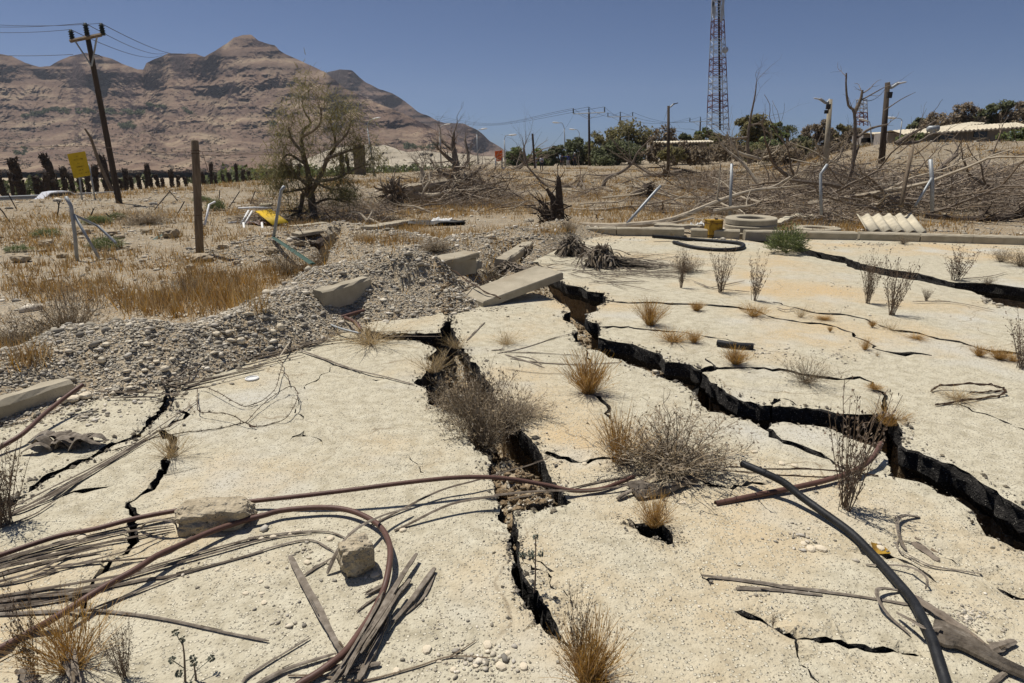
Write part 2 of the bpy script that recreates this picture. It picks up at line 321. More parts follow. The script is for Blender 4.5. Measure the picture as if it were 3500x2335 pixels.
RIB = [  # hairline cracks: (x, y, width in photo pixels)
 [(536,1476,6),(563,1491,10),(593,1514,14),(597,1545,18),(582,1568,18),(567,1602,20),(547,1640,21),(517,1682,24),(479,1705,10),(440,1732,9),(456,1763,13),(462,1810,15),(459,1838,18),(463,1869,20),(433,1900,14),(383,1934,11),(345,1972,9),(300,2050,8),(283,2095,9),(245,2141,9),(230,2168,8)],
 [(600,1406,4),(643,1422,9),(628,1437,8),(578,1460,5),(536,1476,8)],
 [(1845,1546,10),(1891,1550,10),(1937,1567,11),(1983,1579,9),(2006,1579,10),(2037,1567,8),(2064,1564,8),(2180,1590,7),(2351,1617,8),(2389,1633,8),(2427,1659,12),(2466,1665,10),(2500,1675,11),(2542,1663,9),(2600,1658,7),(2690,1664,4)],
 [(2018,1345,8),(2045,1357,12),(2060,1372,14),(2079,1391,13),(2068,1414,10),(2090,1450,4)],
 [(2050,1040,8),(2146,1053,6),(2236,1051,6),(2370,1058,6),(2459,1064,6),(2521,1069,6),(2600,1088,6),(2645,1106,6),(2734,1120,5),(2832,1133,6),(2912,1160,6),(2939,1182,6),(2979,1213,6),(3046,1231,6),(3113,1231,5),(3180,1240,3)],
 [(2046,1134,6),(2146,1136,4),(2213,1145,4),(2396,1167,3),(2454,1176,4),(2520,1190,2)],
 [(2640,1050,4),(2712,1070,7),(2779,1088,6),(2895,1097,6),(2957,1111,7),(3046,1151,7),(3136,1160,7),(3203,1182,7),(3270,1191,6),(3359,1218,8),(3500,1240,8),(3700,1280,6)],
 [(2560,1275,3),(2689,1285,6),(2823,1312,6),(2935,1312,6),(2979,1329,7),(3011,1361,7),(3022,1400,8),(3035,1450,9)],
 [(2508,2095,5),(2561,2110,10),(2600,2129,13),(2638,2148,15),(2696,2183,13),(2753,2191,11),(2849,2202,12),(2925,2221,12),(2983,2236,11),(3021,2231,10),(3078,2244,10),(3155,2256,6)],
 [(2722,2188,6),(2726,2252,5),(2761,2302,5),(2800,2350,5)],
 [(3212,1903,4),(3251,1926,5),(3320,1961,6),(3366,1988,6),(3423,2034,8),(3461,2049,6),(3560,2055,4)],
 [(3258,1395,3),(3320,1426,4),(3404,1453,5),(3461,1476,5),(3600,1530,4)],
 [(150,1722,3),(191,1713,4),(287,1686,6),(368,1675,5),(417,1652,3)],
 [(2390,1955,4),(2400,1975,9),(2430,2010,5)],
 [(2595,1425,20),(2612,1462,26),(2640,1490,22),(2665,1502,18),(2740,1530,18),(2800,1555,16),(2870,1600,10),(2930,1640,5)],
 [(2410,1240,5),(2440,1268,8),(2395,1290,8)],[(2395,1278,6),(2480,1274,4),(2560,1275,3)],
 [(2000,1178,6),(2014,1340,3)],[(1000,1362,2),(1030,1340,3),(1100,1280,3),(1150,1240,2)],[(1036,1440,2),(1010,1400,3),(1030,1362,3)],[(1000,1500,2),(1040,1480,3),(1100,1510,2)],
 [(1180,1283,2),(1220,1294,3),(1310,1298,2)],[(1400,1570,2),(1425,1590,2),(1450,1625,2)],[(1960,2080,2),(1770,1892,5),(1810,1905,6),(1830,1925,5),(1900,1965,3)],
 [(2620,1420,4),(2660,1378,5),(2640,1390,4)],[(2660,1378,4),(2720,1400,3)],[(3000,1900,3),(3060,1910,4),(3150,1960,4),(3230,2010,3)]]
def rough_line(P, rel=1.0, amp=0.3, closed=False):     # world polyline -> subdivided and broken up
    P = [Vector((p[0], p[1], 0)) for p in P]; out = []
    n = len(P)
    for i in range(n if closed else n-1):
        a, b = P[i], P[(i+1) % n]; d = (b-a).length; D = max((a+b).length/2, 1.0)
        st = 0.0085*D*rel; k = max(1, min(60, int(d/st))); nr = Vector((-(b-a).y, (b-a).x, 0))
        if nr.length > 0: nr.normalize()
        out.append(a)
        for j in range(1, k):
            t = j/k; e = math.sin(math.pi*t)**.5
            q = a.lerp(b, t); ph = fbm(np.array([q.x*9]), np.array([q.y*9]), 5, 3)[0]
            out.append(q+nr*(ph*amp*min(d, .3)*e*.55+U(-1, 1)*st*.22))
    if not closed: out.append(P[-1])
    return out
polys = [[g2(p) for p in K1L+K1R], [g2(p) for p in K2F+K2N], [g2(p) for p in K4], [g2(p) for p in K5], [g2(p) for p in HOLE], [g2(p) for p in GAPS], [g2(p) for p in PIT]]
crackpolys = [[(q.x, q.y) for q in rough_line(P, closed=True)] for P in polys]
SPLIT = [[g2((1907,2185)), (.62, 1.2), (.9, -2.5)], [g2((3780,2030)), (4.2, .9), (18, .2)], [g2((3880,1100)), (10, 4.4), (18, 4.8)], [g2((34,1740)), (-2.9, 1.9), (-8, 1.6)], [g2((232,2165)), (-2.05, 1.0), (-2.6, -3)], [g2((1845,908)), g2((1830,860)), g2((1820,830))], [g2((2450,802)), g2((2440,770))]]
for P in SPLIT:
    P = rough_line(P, 2.0, .15)
    for a, b in zip(P, P[1:]):
        t = (b-a).normalized(); q = Vector((-t.y, t.x, 0))*.004
        crackpolys.append([(v.x, v.y) for v in (a+q-t*.002, b+q+t*.002, b-q+t*.002, a-q-t*.002)])
for r in RIB:
    P = [G(p[0], p[1]) for p in r]; wd = [p[2] for p in r]
    for i in range(len(P)-1):               # one small quad strip per piece, overlapping at the joints
        pass
    mid = rough_line([(p.x, p.y) for p in P], 1.2, .45)
    cum = [0]
    for a, b in zip(P, P[1:]): cum.append(cum[-1]+(b-a).length)
    Lh = []; Rh = []; s_ = 0; tot = sum((b-a).length for a, b in zip(mid, mid[1:]))
    for i, q in enumerate(mid):
        if i: s_ += (q-mid[i-1]).length
        u = s_/max(tot, 1e-6)*cum[-1]; k = max(j for j in range(len(cum)) if cum[j] <= u+1e-9); k = min(k, len(P)-2)
        f = min(1, (u-cum[k])/max(cum[k+1]-cum[k], 1e-9)); wp = wd[k]*(1-f)+wd[k+1]*f
        t = (mid[min(i+1, len(mid)-1)]-mid[max(i-1, 0)]); t.normalize() if t.length else None
        nr = Vector((-t.y, t.x, 0)); D = q.length; sl = math.hypot(D, CAMZ)
        # width given as seen: cracks running across the view look narrower by the foreshortening
        m_across = sl/FPX; fs = CAMZ/sl
        ww = wp*m_across*(0.5+0.5*U(.6, 1.3)); ww *= math.sqrt((nr.x)**2+(nr.y/max(fs, .25))**2)
        if i in (0, len(mid)-1): ww *= .25
        Lh.append(q+nr*ww*.5); Rh.append(q-nr*ww*.5)
    for i in range(len(mid)-1):
        crackpolys.append([(p.x, p.y) for p in (Lh[i], Lh[i+1], Rh[i+1], Rh[i])])
# --- triangulate the yard with the cracks cut out
vs = []; faces = []
def addpoly(P):
    n = len(vs); vs.extend([Vector((p[0], p[1])) for p in P]); faces.append(list(range(n, n+len(P))))
addpoly(yard_out)
for P in crackpolys: addpoly(P)
yo = np.array(yard_out)
gx, gy = [], []
D = 0.7
while D < 22:
    st = max(.10, .05*D)
    for a in np.arange(-75, 76, math.degrees(st/D)):
        gx.append(D*math.sin(R(a))+U(-.2, .2)*st); gy.append(D*math.cos(R(a))+U(-.2, .2)*st)
    D += st
gx = np.array(gx); gy = np.array(gy); ok = inside(gx, gy, yard_out)
for x_, y_ in zip(gx[ok], gy[ok]): vs.append(Vector((x_, y_)))
def ccw(P): return sum(a[0]*b[1]-b[0]*a[1] for a, b in zip(P, P[1:]+P[:1])) > 0
faces = [f if ccw([vs[i] for i in f]) else f[::-1] for f in faces]
ov, oe, of, _, _, _ = delaunay_2d_cdt(vs, [], faces, 0, 1e-5, False)
cen = np.array([[sum(ov[i][k] for i in f)/len(f) for k in (0, 1)] for f in of])
good = inside(cen[:, 0], cen[:, 1], yard_out)
for P in crackpolys:
    q = np.array(P); lo = q.min(0); hi = q.max(0)
    m = good & (cen[:, 0] >= lo[0]) & (cen[:, 0] <= hi[0]) & (cen[:, 1] >= lo[1]) & (cen[:, 1] <= hi[1])
    k = np.where(m)[0]
    if len(k): good[k[inside(cen[k, 0], cen[k, 1], P)]] = False
keep = np.where(good)[0]
tris = [tuple(of[i]) for i in keep]
par = {}
def find(a):
    while par.setdefault(a, a) != a: par[a] = par[par[a]]; a = par[a]
    return a
ed = {}
for ti, t in enumerate(tris):
    for a, b in zip(t, t[1:]+t[:1]): ed.setdefault((min(a, b), max(a, b)), []).append(ti)
for e, l in ed.items():
    for q in l[1:]: par[find(('t', q))] = find(('t', l[0]))
comps = {}
for ti in range(len(tris)): comps.setdefault(find(('t', ti)), []).append(ti)
SEED_Z = [((2850,1370), .05), ((2600,1250), .055), ((3250,920), .075), ((3000,1060), .055), ((1400,1110), .035), ((2800,1480), .015), ((300,1750), .012), ((330,1480), .02), ((1100,1600), 0.0), ((2000,1900), .012)]
def top_z(x, y): return .022*fbm(x*.55, y*.55, 41, 2)+.004*fbm(x*4, y*4, 43, 2)
pavement = tag(mkobj('pavement', [], [], 'pavement_top', origin=(0, 0, 0)), kind='structure')
ovn = np.array([(p.x, p.y) for p in ov])
slab_z = []
for ci, tl in comps.items():
    T = [tris[i] for i in tl]
    area = sum(abs((ovn[t[1]]-ovn[t[0]])[0]*(ovn[t[2]]-ovn[t[0]])[1]-(ovn[t[1]]-ovn[t[0]])[1]*(ovn[t[2]]-ovn[t[0]])[0])/2 for t in T)
    cxy = ovn[np.unique([i for t in T for i in t])].mean(0)
    if area < 2e-4*(1+cxy[1]): continue
    dz = 0.0
    for (sx, sy), z_ in SEED_Z:
        q = g2((sx, sy))
        for t in T:
            A, B, Cc = ovn[t[0]], ovn[t[1]], ovn[t[2]]
            d1 = (q[0]-B[0])*(A[1]-B[1])-(A[0]-B[0])*(q[1]-B[1]); d2 = (q[0]-Cc[0])*(B[1]-Cc[1])-(B[0]-Cc[0])*(q[1]-Cc[1]); d3 = (q[0]-A[0])*(Cc[1]-A[1])-(Cc[0]-A[0])*(q[1]-A[1])
            if (d1 >= 0 and d2 >= 0 and d3 >= 0) or (d1 <= 0 and d2 <= 0 and d3 <= 0): dz = z_; break
        if dz: break
    idx = {}; V = []; F = []; MI = []
    for t in T:
        for i in t:
            if i not in idx: idx[i] = len(V); x, y = ovn[i]; V.append([x, y, dz+float(top_z(x, y))])
        a, b, c = t
        cr = (ovn[b]-ovn[a])[0]*(ovn[c]-ovn[a])[1]-(ovn[b]-ovn[a])[1]*(ovn[c]-ovn[a])[0]
        F.append((idx[a], idx[b], idx[c]) if cr > 0 else (idx[a], idx[c], idx[b])); MI.append(0)
    cnt = {}
    for f in F:
        for a, b in zip(f, f[1:]+f[:1]): cnt[(a, b)] = 1
    be = [e for e in cnt if (e[1], e[0]) not in cnt]
    nrm = {}
    for a, b in be:
        d = np.array(V[b][:2])-np.array(V[a][:2]); l = np.hypot(*d)+1e-9
        for k in (a, b): nrm[k] = nrm.get(k, np.zeros(2))+np.array((d[1], -d[0]))/l
    for k in nrm:                              # worn, crumbled lips
        V[k][2] -= abs(rng.gauss(0, .010))*min(1.0, 3.0/max(1.0, np.hypot(V[k][0], V[k][1])))+.002
    rows = {}
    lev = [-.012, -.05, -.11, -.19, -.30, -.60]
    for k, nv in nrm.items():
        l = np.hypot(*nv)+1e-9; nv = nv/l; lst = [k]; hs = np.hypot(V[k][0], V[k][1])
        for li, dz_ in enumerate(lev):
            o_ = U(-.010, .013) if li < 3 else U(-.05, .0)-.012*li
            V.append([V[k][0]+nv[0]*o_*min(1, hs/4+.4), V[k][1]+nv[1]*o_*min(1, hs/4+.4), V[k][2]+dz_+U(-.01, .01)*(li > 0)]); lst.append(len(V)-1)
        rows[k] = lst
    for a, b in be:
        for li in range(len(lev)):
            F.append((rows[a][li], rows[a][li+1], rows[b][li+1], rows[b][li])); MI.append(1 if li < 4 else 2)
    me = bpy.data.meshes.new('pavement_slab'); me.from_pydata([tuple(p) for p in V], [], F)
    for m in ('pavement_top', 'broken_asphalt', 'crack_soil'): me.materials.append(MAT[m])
    me.polygons.foreach_set('material_index', MI)
    o = bpy.data.objects.new('pavement_slab', me); C.objects.link(o); o.parent = pavement
    slab_z.append((T, dz))
    print('slab', round(area, 3), dz, len(F))
# ============================================================= terrain
CREST = [  # gravel banks: crest points (photo pixel, height) and width
 ([(-400,1260,.26),(0,1195,.32),(260,1105,.38),(450,1105,.36),(620,1105,.32),(800,1075,.30),(960,1010,.34),(1090,940,.40),(1200,905,.45)], .55),
 ([(1230,930,.40),(1290,855,.58),(1380,850,.60),(1470,890,.48),(1515,960,.28)], .62),
 ([(1120,1010,.20),(1250,1000,.24),(1400,1000,.25),(1490,1020,.16)], .50),
 ([(900,840,.12),(1000,790,.25),(1180,770,.3),(1350,790,.35),(1500,830,.32),(1650,800,.25),(1780,780,.35),(1900,770,.3)], .9),
 ([(1700,850,.18),(1790,800,.3),(1880,790,.25)], .7)]
CRW = [([(*(G(p[0], p[1], p[2]))[:2], p[2]) for p in P], w_) for P, w_ in CREST]
CARVE = [([(1075,950),(1080,900),(1095,850),(1160,810)], .10, .5), ([(1780,850),(1730,880),(1690,930),(1600,985),(1560,1000)], .22, .4), ([(1420,690+60),(1200,745),(900,760)], .15, .1), ([(470,1010),(600,950),(760,900)], .10, .15)]
CVW = [([tuple(G(p[0], p[1], .1))[:2] for p in P], w_, d_) for P, w_, d_ in CARVE]
BED = [  # floor of the cracks: photo pixel, radius, height
 (1775,1600,.28,-.055),(1815,1690,.26,-.06),(1735,1510,.2,-.12),(1560,1300,.35,-.06),(1600,1400,.2,-.12),(1660,1440,.15,-.22),(1500,1200,.3,-.20),(1985,1115,.2,-.16),(2010,1190,.2,-.14),(2230,1250,.3,-.05),(2330,1290,.22,-.10),
 (2420,1380,.18,-.16),(3060,1560,.2,-.12),(3060,1620,.12,-.18),(3440,1030,.5,-.06),(3300,1000,.4,-.10),(2900,905,1.5,-.14),(3150,970,.8,-.12),(2240,1830,.10,-.07),(590,1530,.05,-.10),(1750,1990,.1,-.3),(1900,2170,.1,-.10),(1840,1740,.12,-.16)]
BDW = [(*tuple(G(p[0], p[1]))[:2], p[2], p[3]) for p in BED]
def terrain(x, y):
    x = np.asarray(x, float); y = np.asarray(y, float); sh = x.shape; x = x.ravel(); y = y.ravel()
    D = np.hypot(x, y); near = D < 60
    z = .10*fbm(x*.12, y*.12, 3, 3)*sstep(D, 6, 30)+.035*fbm(x*1.1, y*1.1, 9, 4)*(D < 80)
    z = z+.05*sstep(y, 12.0, 13.5)
    # bank rising on the right behind the yard
    rr = x/np.maximum(y, 1)
    z = z+(2.0+.4*fbm(x*.08, y*.08, 12, 2))*sstep(y, 21, 40)*sstep(rr, .25, .62)+.5*sstep(y, 16, 22)*sstep(rr, .35, .6)
    z = z+.9*sstep(y, 40, 90)*sstep(rr, .05, .3)*(1-sstep(rr, .25, .62))
    z = z+.42*sstep(y, 38, 78)*sstep(rr, -.20, -.06)*(1-sstep(rr, .05, .3))
    # road cutting on the left
    rd = np.interp(y, [0, 24, 47, 80, 110, 160], [-17.5, -19.0, -18.6, -14.0, -9, -3])
    z = z-2.4*sstep(rd-x, 0.0, 7.0)-np.minimum(19, np.maximum(0, (D-75)*.027))*(1-sstep(rr, -.22, -.02))
    m = np.zeros_like(x)
    for P, wd in CRW:
        d, p = seg_dist(x, y, P); k = np.clip(p.astype(int), 0, len(P)-2); f = p-k
        h = np.array([q[2] for q in P]); hh = h[k]*(1-f)+h[k+1]*f
        m = np.maximum(m, (hh*np.exp(-(d/(wd*(1+.25*fbm(x*.9, y*.9, 21, 2))))**2)))
    m = m*(1+.30*fbm(x*2.2, y*2.2, 31, 4))
    z = z+m
    for P, wd, dp in CVW:
        d, p = seg_dist(x, y, P); z = z-dp*np.exp(-(d/wd)**2)*(1+.5*fbm(x*4, y*4, 33, 2))
    ins = inside(x, y, yard_out); db, _ = seg_dist(x, y, yard_out+yard_out[:1])
    bed = np.full(x.shape, -.62); 
    for bx, by, br, bz in BDW:
        k = np.exp(-((x-bx)**2+(y-by)**2)/br**2); bed = bed*(1-k)+bz*k
    bed = bed+.07*fbm(x*5, y*5, 51, 4)
    zin = np.maximum(bed, m*1.0+.01-.35*db+.03*fbm(x*7, y*7, 57, 3)-.015)
    z = np.where(ins, zin, z)
    return z.reshape(sh)
_hi = [(np.array(T), dz) for T, dz in slab_z if dz >= .05]
_hi = [(ovn[t[:, 0]], ovn[t[:, 1]], ovn[t[:, 2]], dz) for t, dz in _hi]
def YG(px, py):                              # a point on the yard surface
    p = G(px, py, 0); q = 0.008
    for A, B, Cc, dz in _hi:
        f = lambda u, v: (p.x-v[:, 0])*(u[:, 1]-v[:, 1])-(u[:, 0]-v[:, 0])*(p.y-v[:, 1])
        d1, d2, d3 = f(A, B), f(B, Cc), f(Cc, A)
        if (((d1 >= 0) & (d2 >= 0) & (d3 >= 0)) | ((d1 <= 0) & (d2 <= 0) & (d3 <= 0))).any(): q = dz; break
    p = G(px, py, q); p.z = q+float(top_z(p.x, p.y)); return p
az = np.concatenate([np.arange(-180, -48, 4), np.arange(-48, 48, .15), np.arange(48, 180.1, 4)])
dd = np.concatenate([np.geomspace(.9, 60, 330), np.geomspace(62, 4400, 66)])
A2, D2 = np.meshgrid(np.radians(az), dd, indexing='ij')
X = D2*np.sin(A2); Y = D2*np.cos(A2); Z = terrain(X, Y); Z = np.where(D2 > 300, np.minimum(Z, .3), Z)
na, nd = X.shape
ii = (np.arange(na-1)[:, None]*nd+np.arange(nd-1)[None, :]).ravel()
quads = np.stack([ii, ii+nd, ii+nd+1, ii+1], 1)[:, ::-1]
tag(mkobj('ground', np.stack([X.ravel(), Y.ravel(), Z.ravel()], 1), quads.tolist(), 'ground_soil', origin=(0, 0, 0), smooth=True), kind='structure')
_az = np.radians(az); _ld = np.log(dd)
def tz(x, y):                                # height of the ground sheet, read back from its grid
    a = math.atan2(x, y); d = math.log(max(math.hypot(x, y), .901)); i = min(max(int(np.searchsorted(_az, a))-1, 0), na-2); j = min(max(int(np.searchsorted(_ld, d))-1, 0), nd-2)
    u = (a-_az[i])/(_az[i+1]-_az[i]); v = min(max((d-_ld[j])/(_ld[j+1]-_ld[j]), 0), 1)
    return float((Z[i, j]*(1-v)+Z[i, j+1]*v)*(1-u)+(Z[i+1, j]*(1-v)+Z[i+1, j+1]*v)*u)
def TG(px, py):                              # point of the terrain seen at a photo pixel
    z = 0.0
    for _ in range(9):
        p = G(px, py, z) if ray(px, py).z < -.004 else W(px, py, 60); z = .5*z+.5*max(tz(p.x, p.y), -.06)
    p.z = z; return p
# ============================================================= mountains
def mtn_mat(name, lo, mid, hi, cliff, strata=.04):
    m = bpy.data.materials.new(name); m.use_nodes = True; MAT[name] = m
    N = m.node_tree.nodes; L = m.node_tree.links; b = N['Principled BSDF']; b.inputs['Roughness'].default_value = 1; b.inputs['Specular IOR Level'].default_value = .05
    g = N.new('ShaderNodeNewGeometry'); sx = N.new('ShaderNodeSeparateXYZ'); L.new(g.outputs['Position'], sx.inputs[0])
    nz = N.new('ShaderNodeSeparateXYZ'); L.new(g.outputs['Normal'], nz.inputs[0])
    def noise(sc, vec, de=5):
        n = N.new('ShaderNodeTexNoise'); n.inputs['Scale'].default_value = sc; n.inputs['Detail'].default_value = de; n.inputs['Roughness'].default_value = .62; L.new(vec, n.inputs['Vector']); return n.outputs[0]
    def ramp(src, st):
        r = N.new('ShaderNodeValToRGB'); e = r.color_ramp.elements
        while len(e) < len(st): e.new(.5)
        for k, (p, c) in enumerate(st): e[k].position = p; e[k].color = (*c, 1)
        L.new(src, r.inputs[0]); return r.outputs[0]
    def mix(f, a, c, mode='MIX'):
        x = N.new('ShaderNodeMix'); x.data_type = 'RGBA'; x.blend_type = mode
        if isinstance(f, float): x.inputs[0].default_value = f
        else: L.new(f, x.inputs[0])
        for k, q in ((6, a), (7, c)):
            if isinstance(q, tuple): x.inputs[k].default_value = (*q, 1)
            else: L.new(q, x.inputs[k])
        return x.outputs[2]
    col = ramp(noise(.012, g.outputs['Position']), [(.3, lo), (.5, mid), (.68, hi)])
    # beds of rock: stretched noise, thin in z
    mp = N.new('ShaderNodeMapping'); mp.inputs['Scale'].default_value = (.002, .002, strata); L.new(g.outputs['Position'], mp.inputs['Vector'])
    col = mix(ramp(noise(1.0, mp.outputs[0], 4), [(.42, (0, 0, 0)), (.62, (1, 1, 1))]), col, mix(.5, col, cliff))
    st = ramp(nz.outputs[2], [(.52, (1, 1, 1)), (.74, (0, 0, 0))])
    col = mix(st, col, ramp(noise(.05, g.outputs['Position']), [(.3, tuple(q*.6 for q in cliff)), (.7, tuple(q*1.35 for q in cliff))]))
    col = mix(ramp(noise(.11, g.outputs['Position']), [(.56, (0, 0, 0)), (.70, (1, 1, 1))]), col, mix(.4, col, tuple(q*.6 for q in cliff)))
    L.new(col, b.inputs['Base Color'])
    bp = N.new('ShaderNodeBump'); bp.inputs['Strength'].default_value = .9; bp.inputs['Distance'].default_value = 9
    L.new(noise(.045, g.outputs['Position'], 6), bp.inputs['Height']); L.new(bp.outputs[0], b.inputs['Normal'])
mtn_mat('mountain_rock', (.15,.10,.074), (.22,.155,.112), (.36,.28,.19), (.074,.05,.046))
mtn_mat('ridge_rock', (.14,.095,.075), (.185,.13,.10), (.24,.175,.135), (.085,.062,.056))
mtn_mat('marl_rock', (.36,.31,.235), (.43,.385,.30), (.50,.45,.36), (.27,.23,.175), .12)
def mountain(name, ridge, base, Rr, Rb, mat_, rows, bands, seed, gully=.06, dx=5, gf=.9, ledge=.72, blur=75):
    # every column climbs from base to ridge; its slope is steep in the cliff bands and gentle between them
    xs = np.arange(ridge[0][0], ridge[-1][0]+1, dx); ry = np.interp(xs, [p[0] for p in ridge], [p[1] for p in ridge]); by = np.interp(xs, [p[0] for p in base], [p[1] for p in base])
    ry = ry+fbm(xs*.03, xs*0, seed, 3, .45)*2.6*np.clip((by-ry)/80, 0, 1)
    s = np.linspace(0, 1, rows)[None, :]; Xp = np.repeat(xs[:, None], rows, 1); Yp = by[:, None]+(ry-by)[:, None]*s
    # way up the slope on a regular grid of heights, smoothed sideways so that neighbouring columns stay together
    yg = np.arange(max(by.max(), 600), ry.min()-4, -2.0); Xg = np.repeat(xs[:, None], len(yg), 1); Yg = np.repeat(yg[None, :], len(xs), 0)
    up_ = (by.mean()-Yg)/450.
    wgt = 1.75-1.05*sstep(up_, .03, .5)+.3*fbm(Xg*.012, Yg*.02, seed+3, 2)
    ld = sstep(fbm(Xg*.010, Yg*.10+.0015*Xg, seed+8, 3, .5), .08, .26); wgt = wgt*(1-ledge*ld)
    for (x0, x1, yt, yb, st) in bands:
        n1 = 9*fbm(Xg*.022, Xg*0+yt, seed+11, 3); n2 = 9*fbm(Xg*.03, Xg*0+yb, seed+12, 3)
        m = sstep(Xg+30*fbm(Yg*.05, Yg*0, seed+15, 2), x0-20, x0+60)*(1-sstep(Xg+30*fbm(Yg*.05, Yg*0, seed+16, 2), x1-60, x1+20))*sstep(Yg, yt+n1-3, yt+n1+4)*(1-sstep(Yg, yb+n2-4, yb+n2+3))
        m = m*(.55+.45*sstep(fbm(Xg*.02, Yg*.02, seed+13, 2), -.5, .1)); wgt = wgt*(1-.9*st*m)
    wgt = np.maximum(wgt, .012); cg = np.cumsum(wgt, 1)*2.0
    kw = max(3, int(blur/dx)); ker = np.exp(-np.linspace(-2, 2, 2*kw+1)**2); ker /= ker.sum(); pad = np.pad(cg, ((kw, kw), (0, 0)), mode='edge'); cg = sum(pad[q:q+len(xs)]*ker[q] for q in range(2*kw+1))
    cum = np.stack([np.interp(-Yp[q], -yg, cg[q]) for q in range(len(xs))]); cum = (cum-cum[:, :1].mean())/np.percentile(cum[:, -1]-cum[:, :1].mean(), 95); cum = np.maximum(cum, 0)
    tap = np.sin(np.pi*np.clip(s, 0, 1))**.6
    gl = fbm(Xp*.008*gf+.9*fbm(Xp*.006, Yp*.014, seed+95, 2), Yp*.012*gf, seed+90, 3, .4)
    rv = np.abs(fbm((Xp+.55*Yp)*.017*gf, Yp*.006*gf, seed+60, 3, .5))-np.abs(fbm((Xp-.6*Yp)*.013*gf, Yp*.005*gf, seed+62, 3, .5))
    cum = cum+(gully*gl+gully*.45*rv)*tap+.012*fbm(Xp*.09, Yp*.11, seed+70, 3)*tap
    Rg = Rb+(Rr-Rb)*cum
    a = (Xp-1750)/FPX; b_ = (1167.5-Yp)/FPX; dy = CP+b_*SP; dz = -SP+b_*CP
    V = np.zeros((len(xs), rows+3, 3)); V[:, :rows, 0] = a/dy*Rg; V[:, :rows, 1] = Rg; V[:, :rows, 2] = CAMZ+dz/dy*Rg
    for q in range(3):
        V[:, rows+q, :] = V[:, rows-1, :]*(1.12+.2*q); V[:, rows+q, 2] = V[:, rows-1, 2]*(.8-.4*q)
    nx, ny = len(xs), rows+3
    ii = (np.arange(nx-1)[:, None]*ny+np.arange(ny-1)[None, :]).ravel()
    q = np.stack([ii, ii+ny, ii+ny+1, ii+1], 1)
    tag(mkobj(name, V.reshape(-1, 3), q.tolist(), mat_, origin=(0, 0, 0), smooth=False), kind='structure')
    return V
RIDGE = [(-900,300),(-500,230),(-200,215),(-60,178),(0,185),(40,192),(85,215),(135,229),(170,228),(195,212),(240,192),(290,181),(320,188),(380,200),(420,218),(470,236),(490,236),(500,215),(555,192),(575,181),(620,182),(670,185),(698,196),(740,170),(775,150),(800,130),(830,121),(858,119),(885,140),(905,147),(939,155),(953,170),(984,188),(1051,220),(1109,246),(1136,268),(1180,302),(1234,327),(1287,352),(1340,374),(1400,398),(1440,420),(1480,440),(1520,462),(1560,490),(1620,530),(1640,548)]
MV = mountain('mountain', RIDGE, [(-900,585),(0,590),(600,590),(1000,585),(1640,560)], 1750., 800., 'mountain_rock', 190,
    [(-600,150,222,278,.97),(90,250,236,268,.95),(200,560,246,300,.98),(545,790,202,268,.98),(730,890,228,252,.9),(640,740,262,280,.9),(840,1045,260,296,.97),(835,1015,368,402,.96),(780,900,126,158,.75),(370,500,314,334,.85),(1170,1250,352,372,.8),(900,960,318,330,.8),
     (-300,220,300,322,.7),(560,760,420,440,.6),(1200,1480,412,432,.75),(800,1040,440,470,.75),(50,420,470,486,.6),(250,700,520,535,.6),(1330,1560,470,492,.8)], 100, gully=.03)
mountain('far_ridge', [(1020,330),(1090,262),(1118,246),(1162,237),(1203,242),(1220,255),(1252,282),(1296,304),(1341,318),(1386,349),(1426,380),(1484,407),(1520,420),(1582,421),(1627,443),(1654,461),(1676,483),(1720,510),(1745,540)], [(1020,560),(1745,556)], 2400., 1750., 'ridge_rock', 90,
    [(1100,1260,245,330,.95),(1240,1420,330,360,.95),(1380,1560,370,390,.8),(1540,1720,430,520,.93)], 210, gully=.025)
mountain('marl_badlands', [(1000,556),(1080,530),(1140,508),(1200,500),(1260,494),(1288,503),(1310,497),(1345,505),(1390,521),(1450,516),(1510,522),(1570,524),(1640,532),(1720,536),(1790,548)], [(1000,592),(1300,592),(1500,584),(1790,575)], 560., 400., 'marl_rock', 60, [(1100,1500,515,530,.8),(1150,1400,540,556,.8)], 310, gully=.08, dx=3, gf=5)
# scrub on the lower slopes: far too many to count
mb = MB(); r_ = random.Random(5)
def leafball(mb, c, rx, rz, n, sz, mi=0, rr=rng):
    for _ in range(n):
        a = rr.uniform(0, 6.283); h = rr.uniform(-1, 1); q = rr.random()**.4; s_ = math.sqrt(1-h*h)
        p = Vector((c[0]+rx*q*s_*math.cos(a), c[1]+rx*q*s_*math.sin(a), c[2]+rz*q*h))
        u = Vector((rr.gauss(0, 1), rr.gauss(0, 1), rr.gauss(0, 1))).normalized(); v = u.orthogonal().normalized(); k = sz*rr.uniform(.6, 1.4)
        mb.add([p-u*k-v*k*.5, p+u*k-v*k*.5, p+v*k], [(0, 1, 2)], mi)
xs_ = np.arange(-900, 1641, 5)
for k in range(4200):
    px = r_.uniform(0, 1500); i = int((px+900)/5); row = int(r_.uniform(0, 1)**1.3*95); p = MV[min(i, MV.shape[0]-1), row]
    if fbm(np.array([px*.012]), np.array([row*.12]), 77, 2)[0] < -.15: continue
    sz = r_.uniform(.7, 2.4); leafball(mb, p+np.array((0, 0, sz*.3)), sz*1.7, sz*.5, 9, sz*.55, r_.choice((0, 0, 1)), r_)
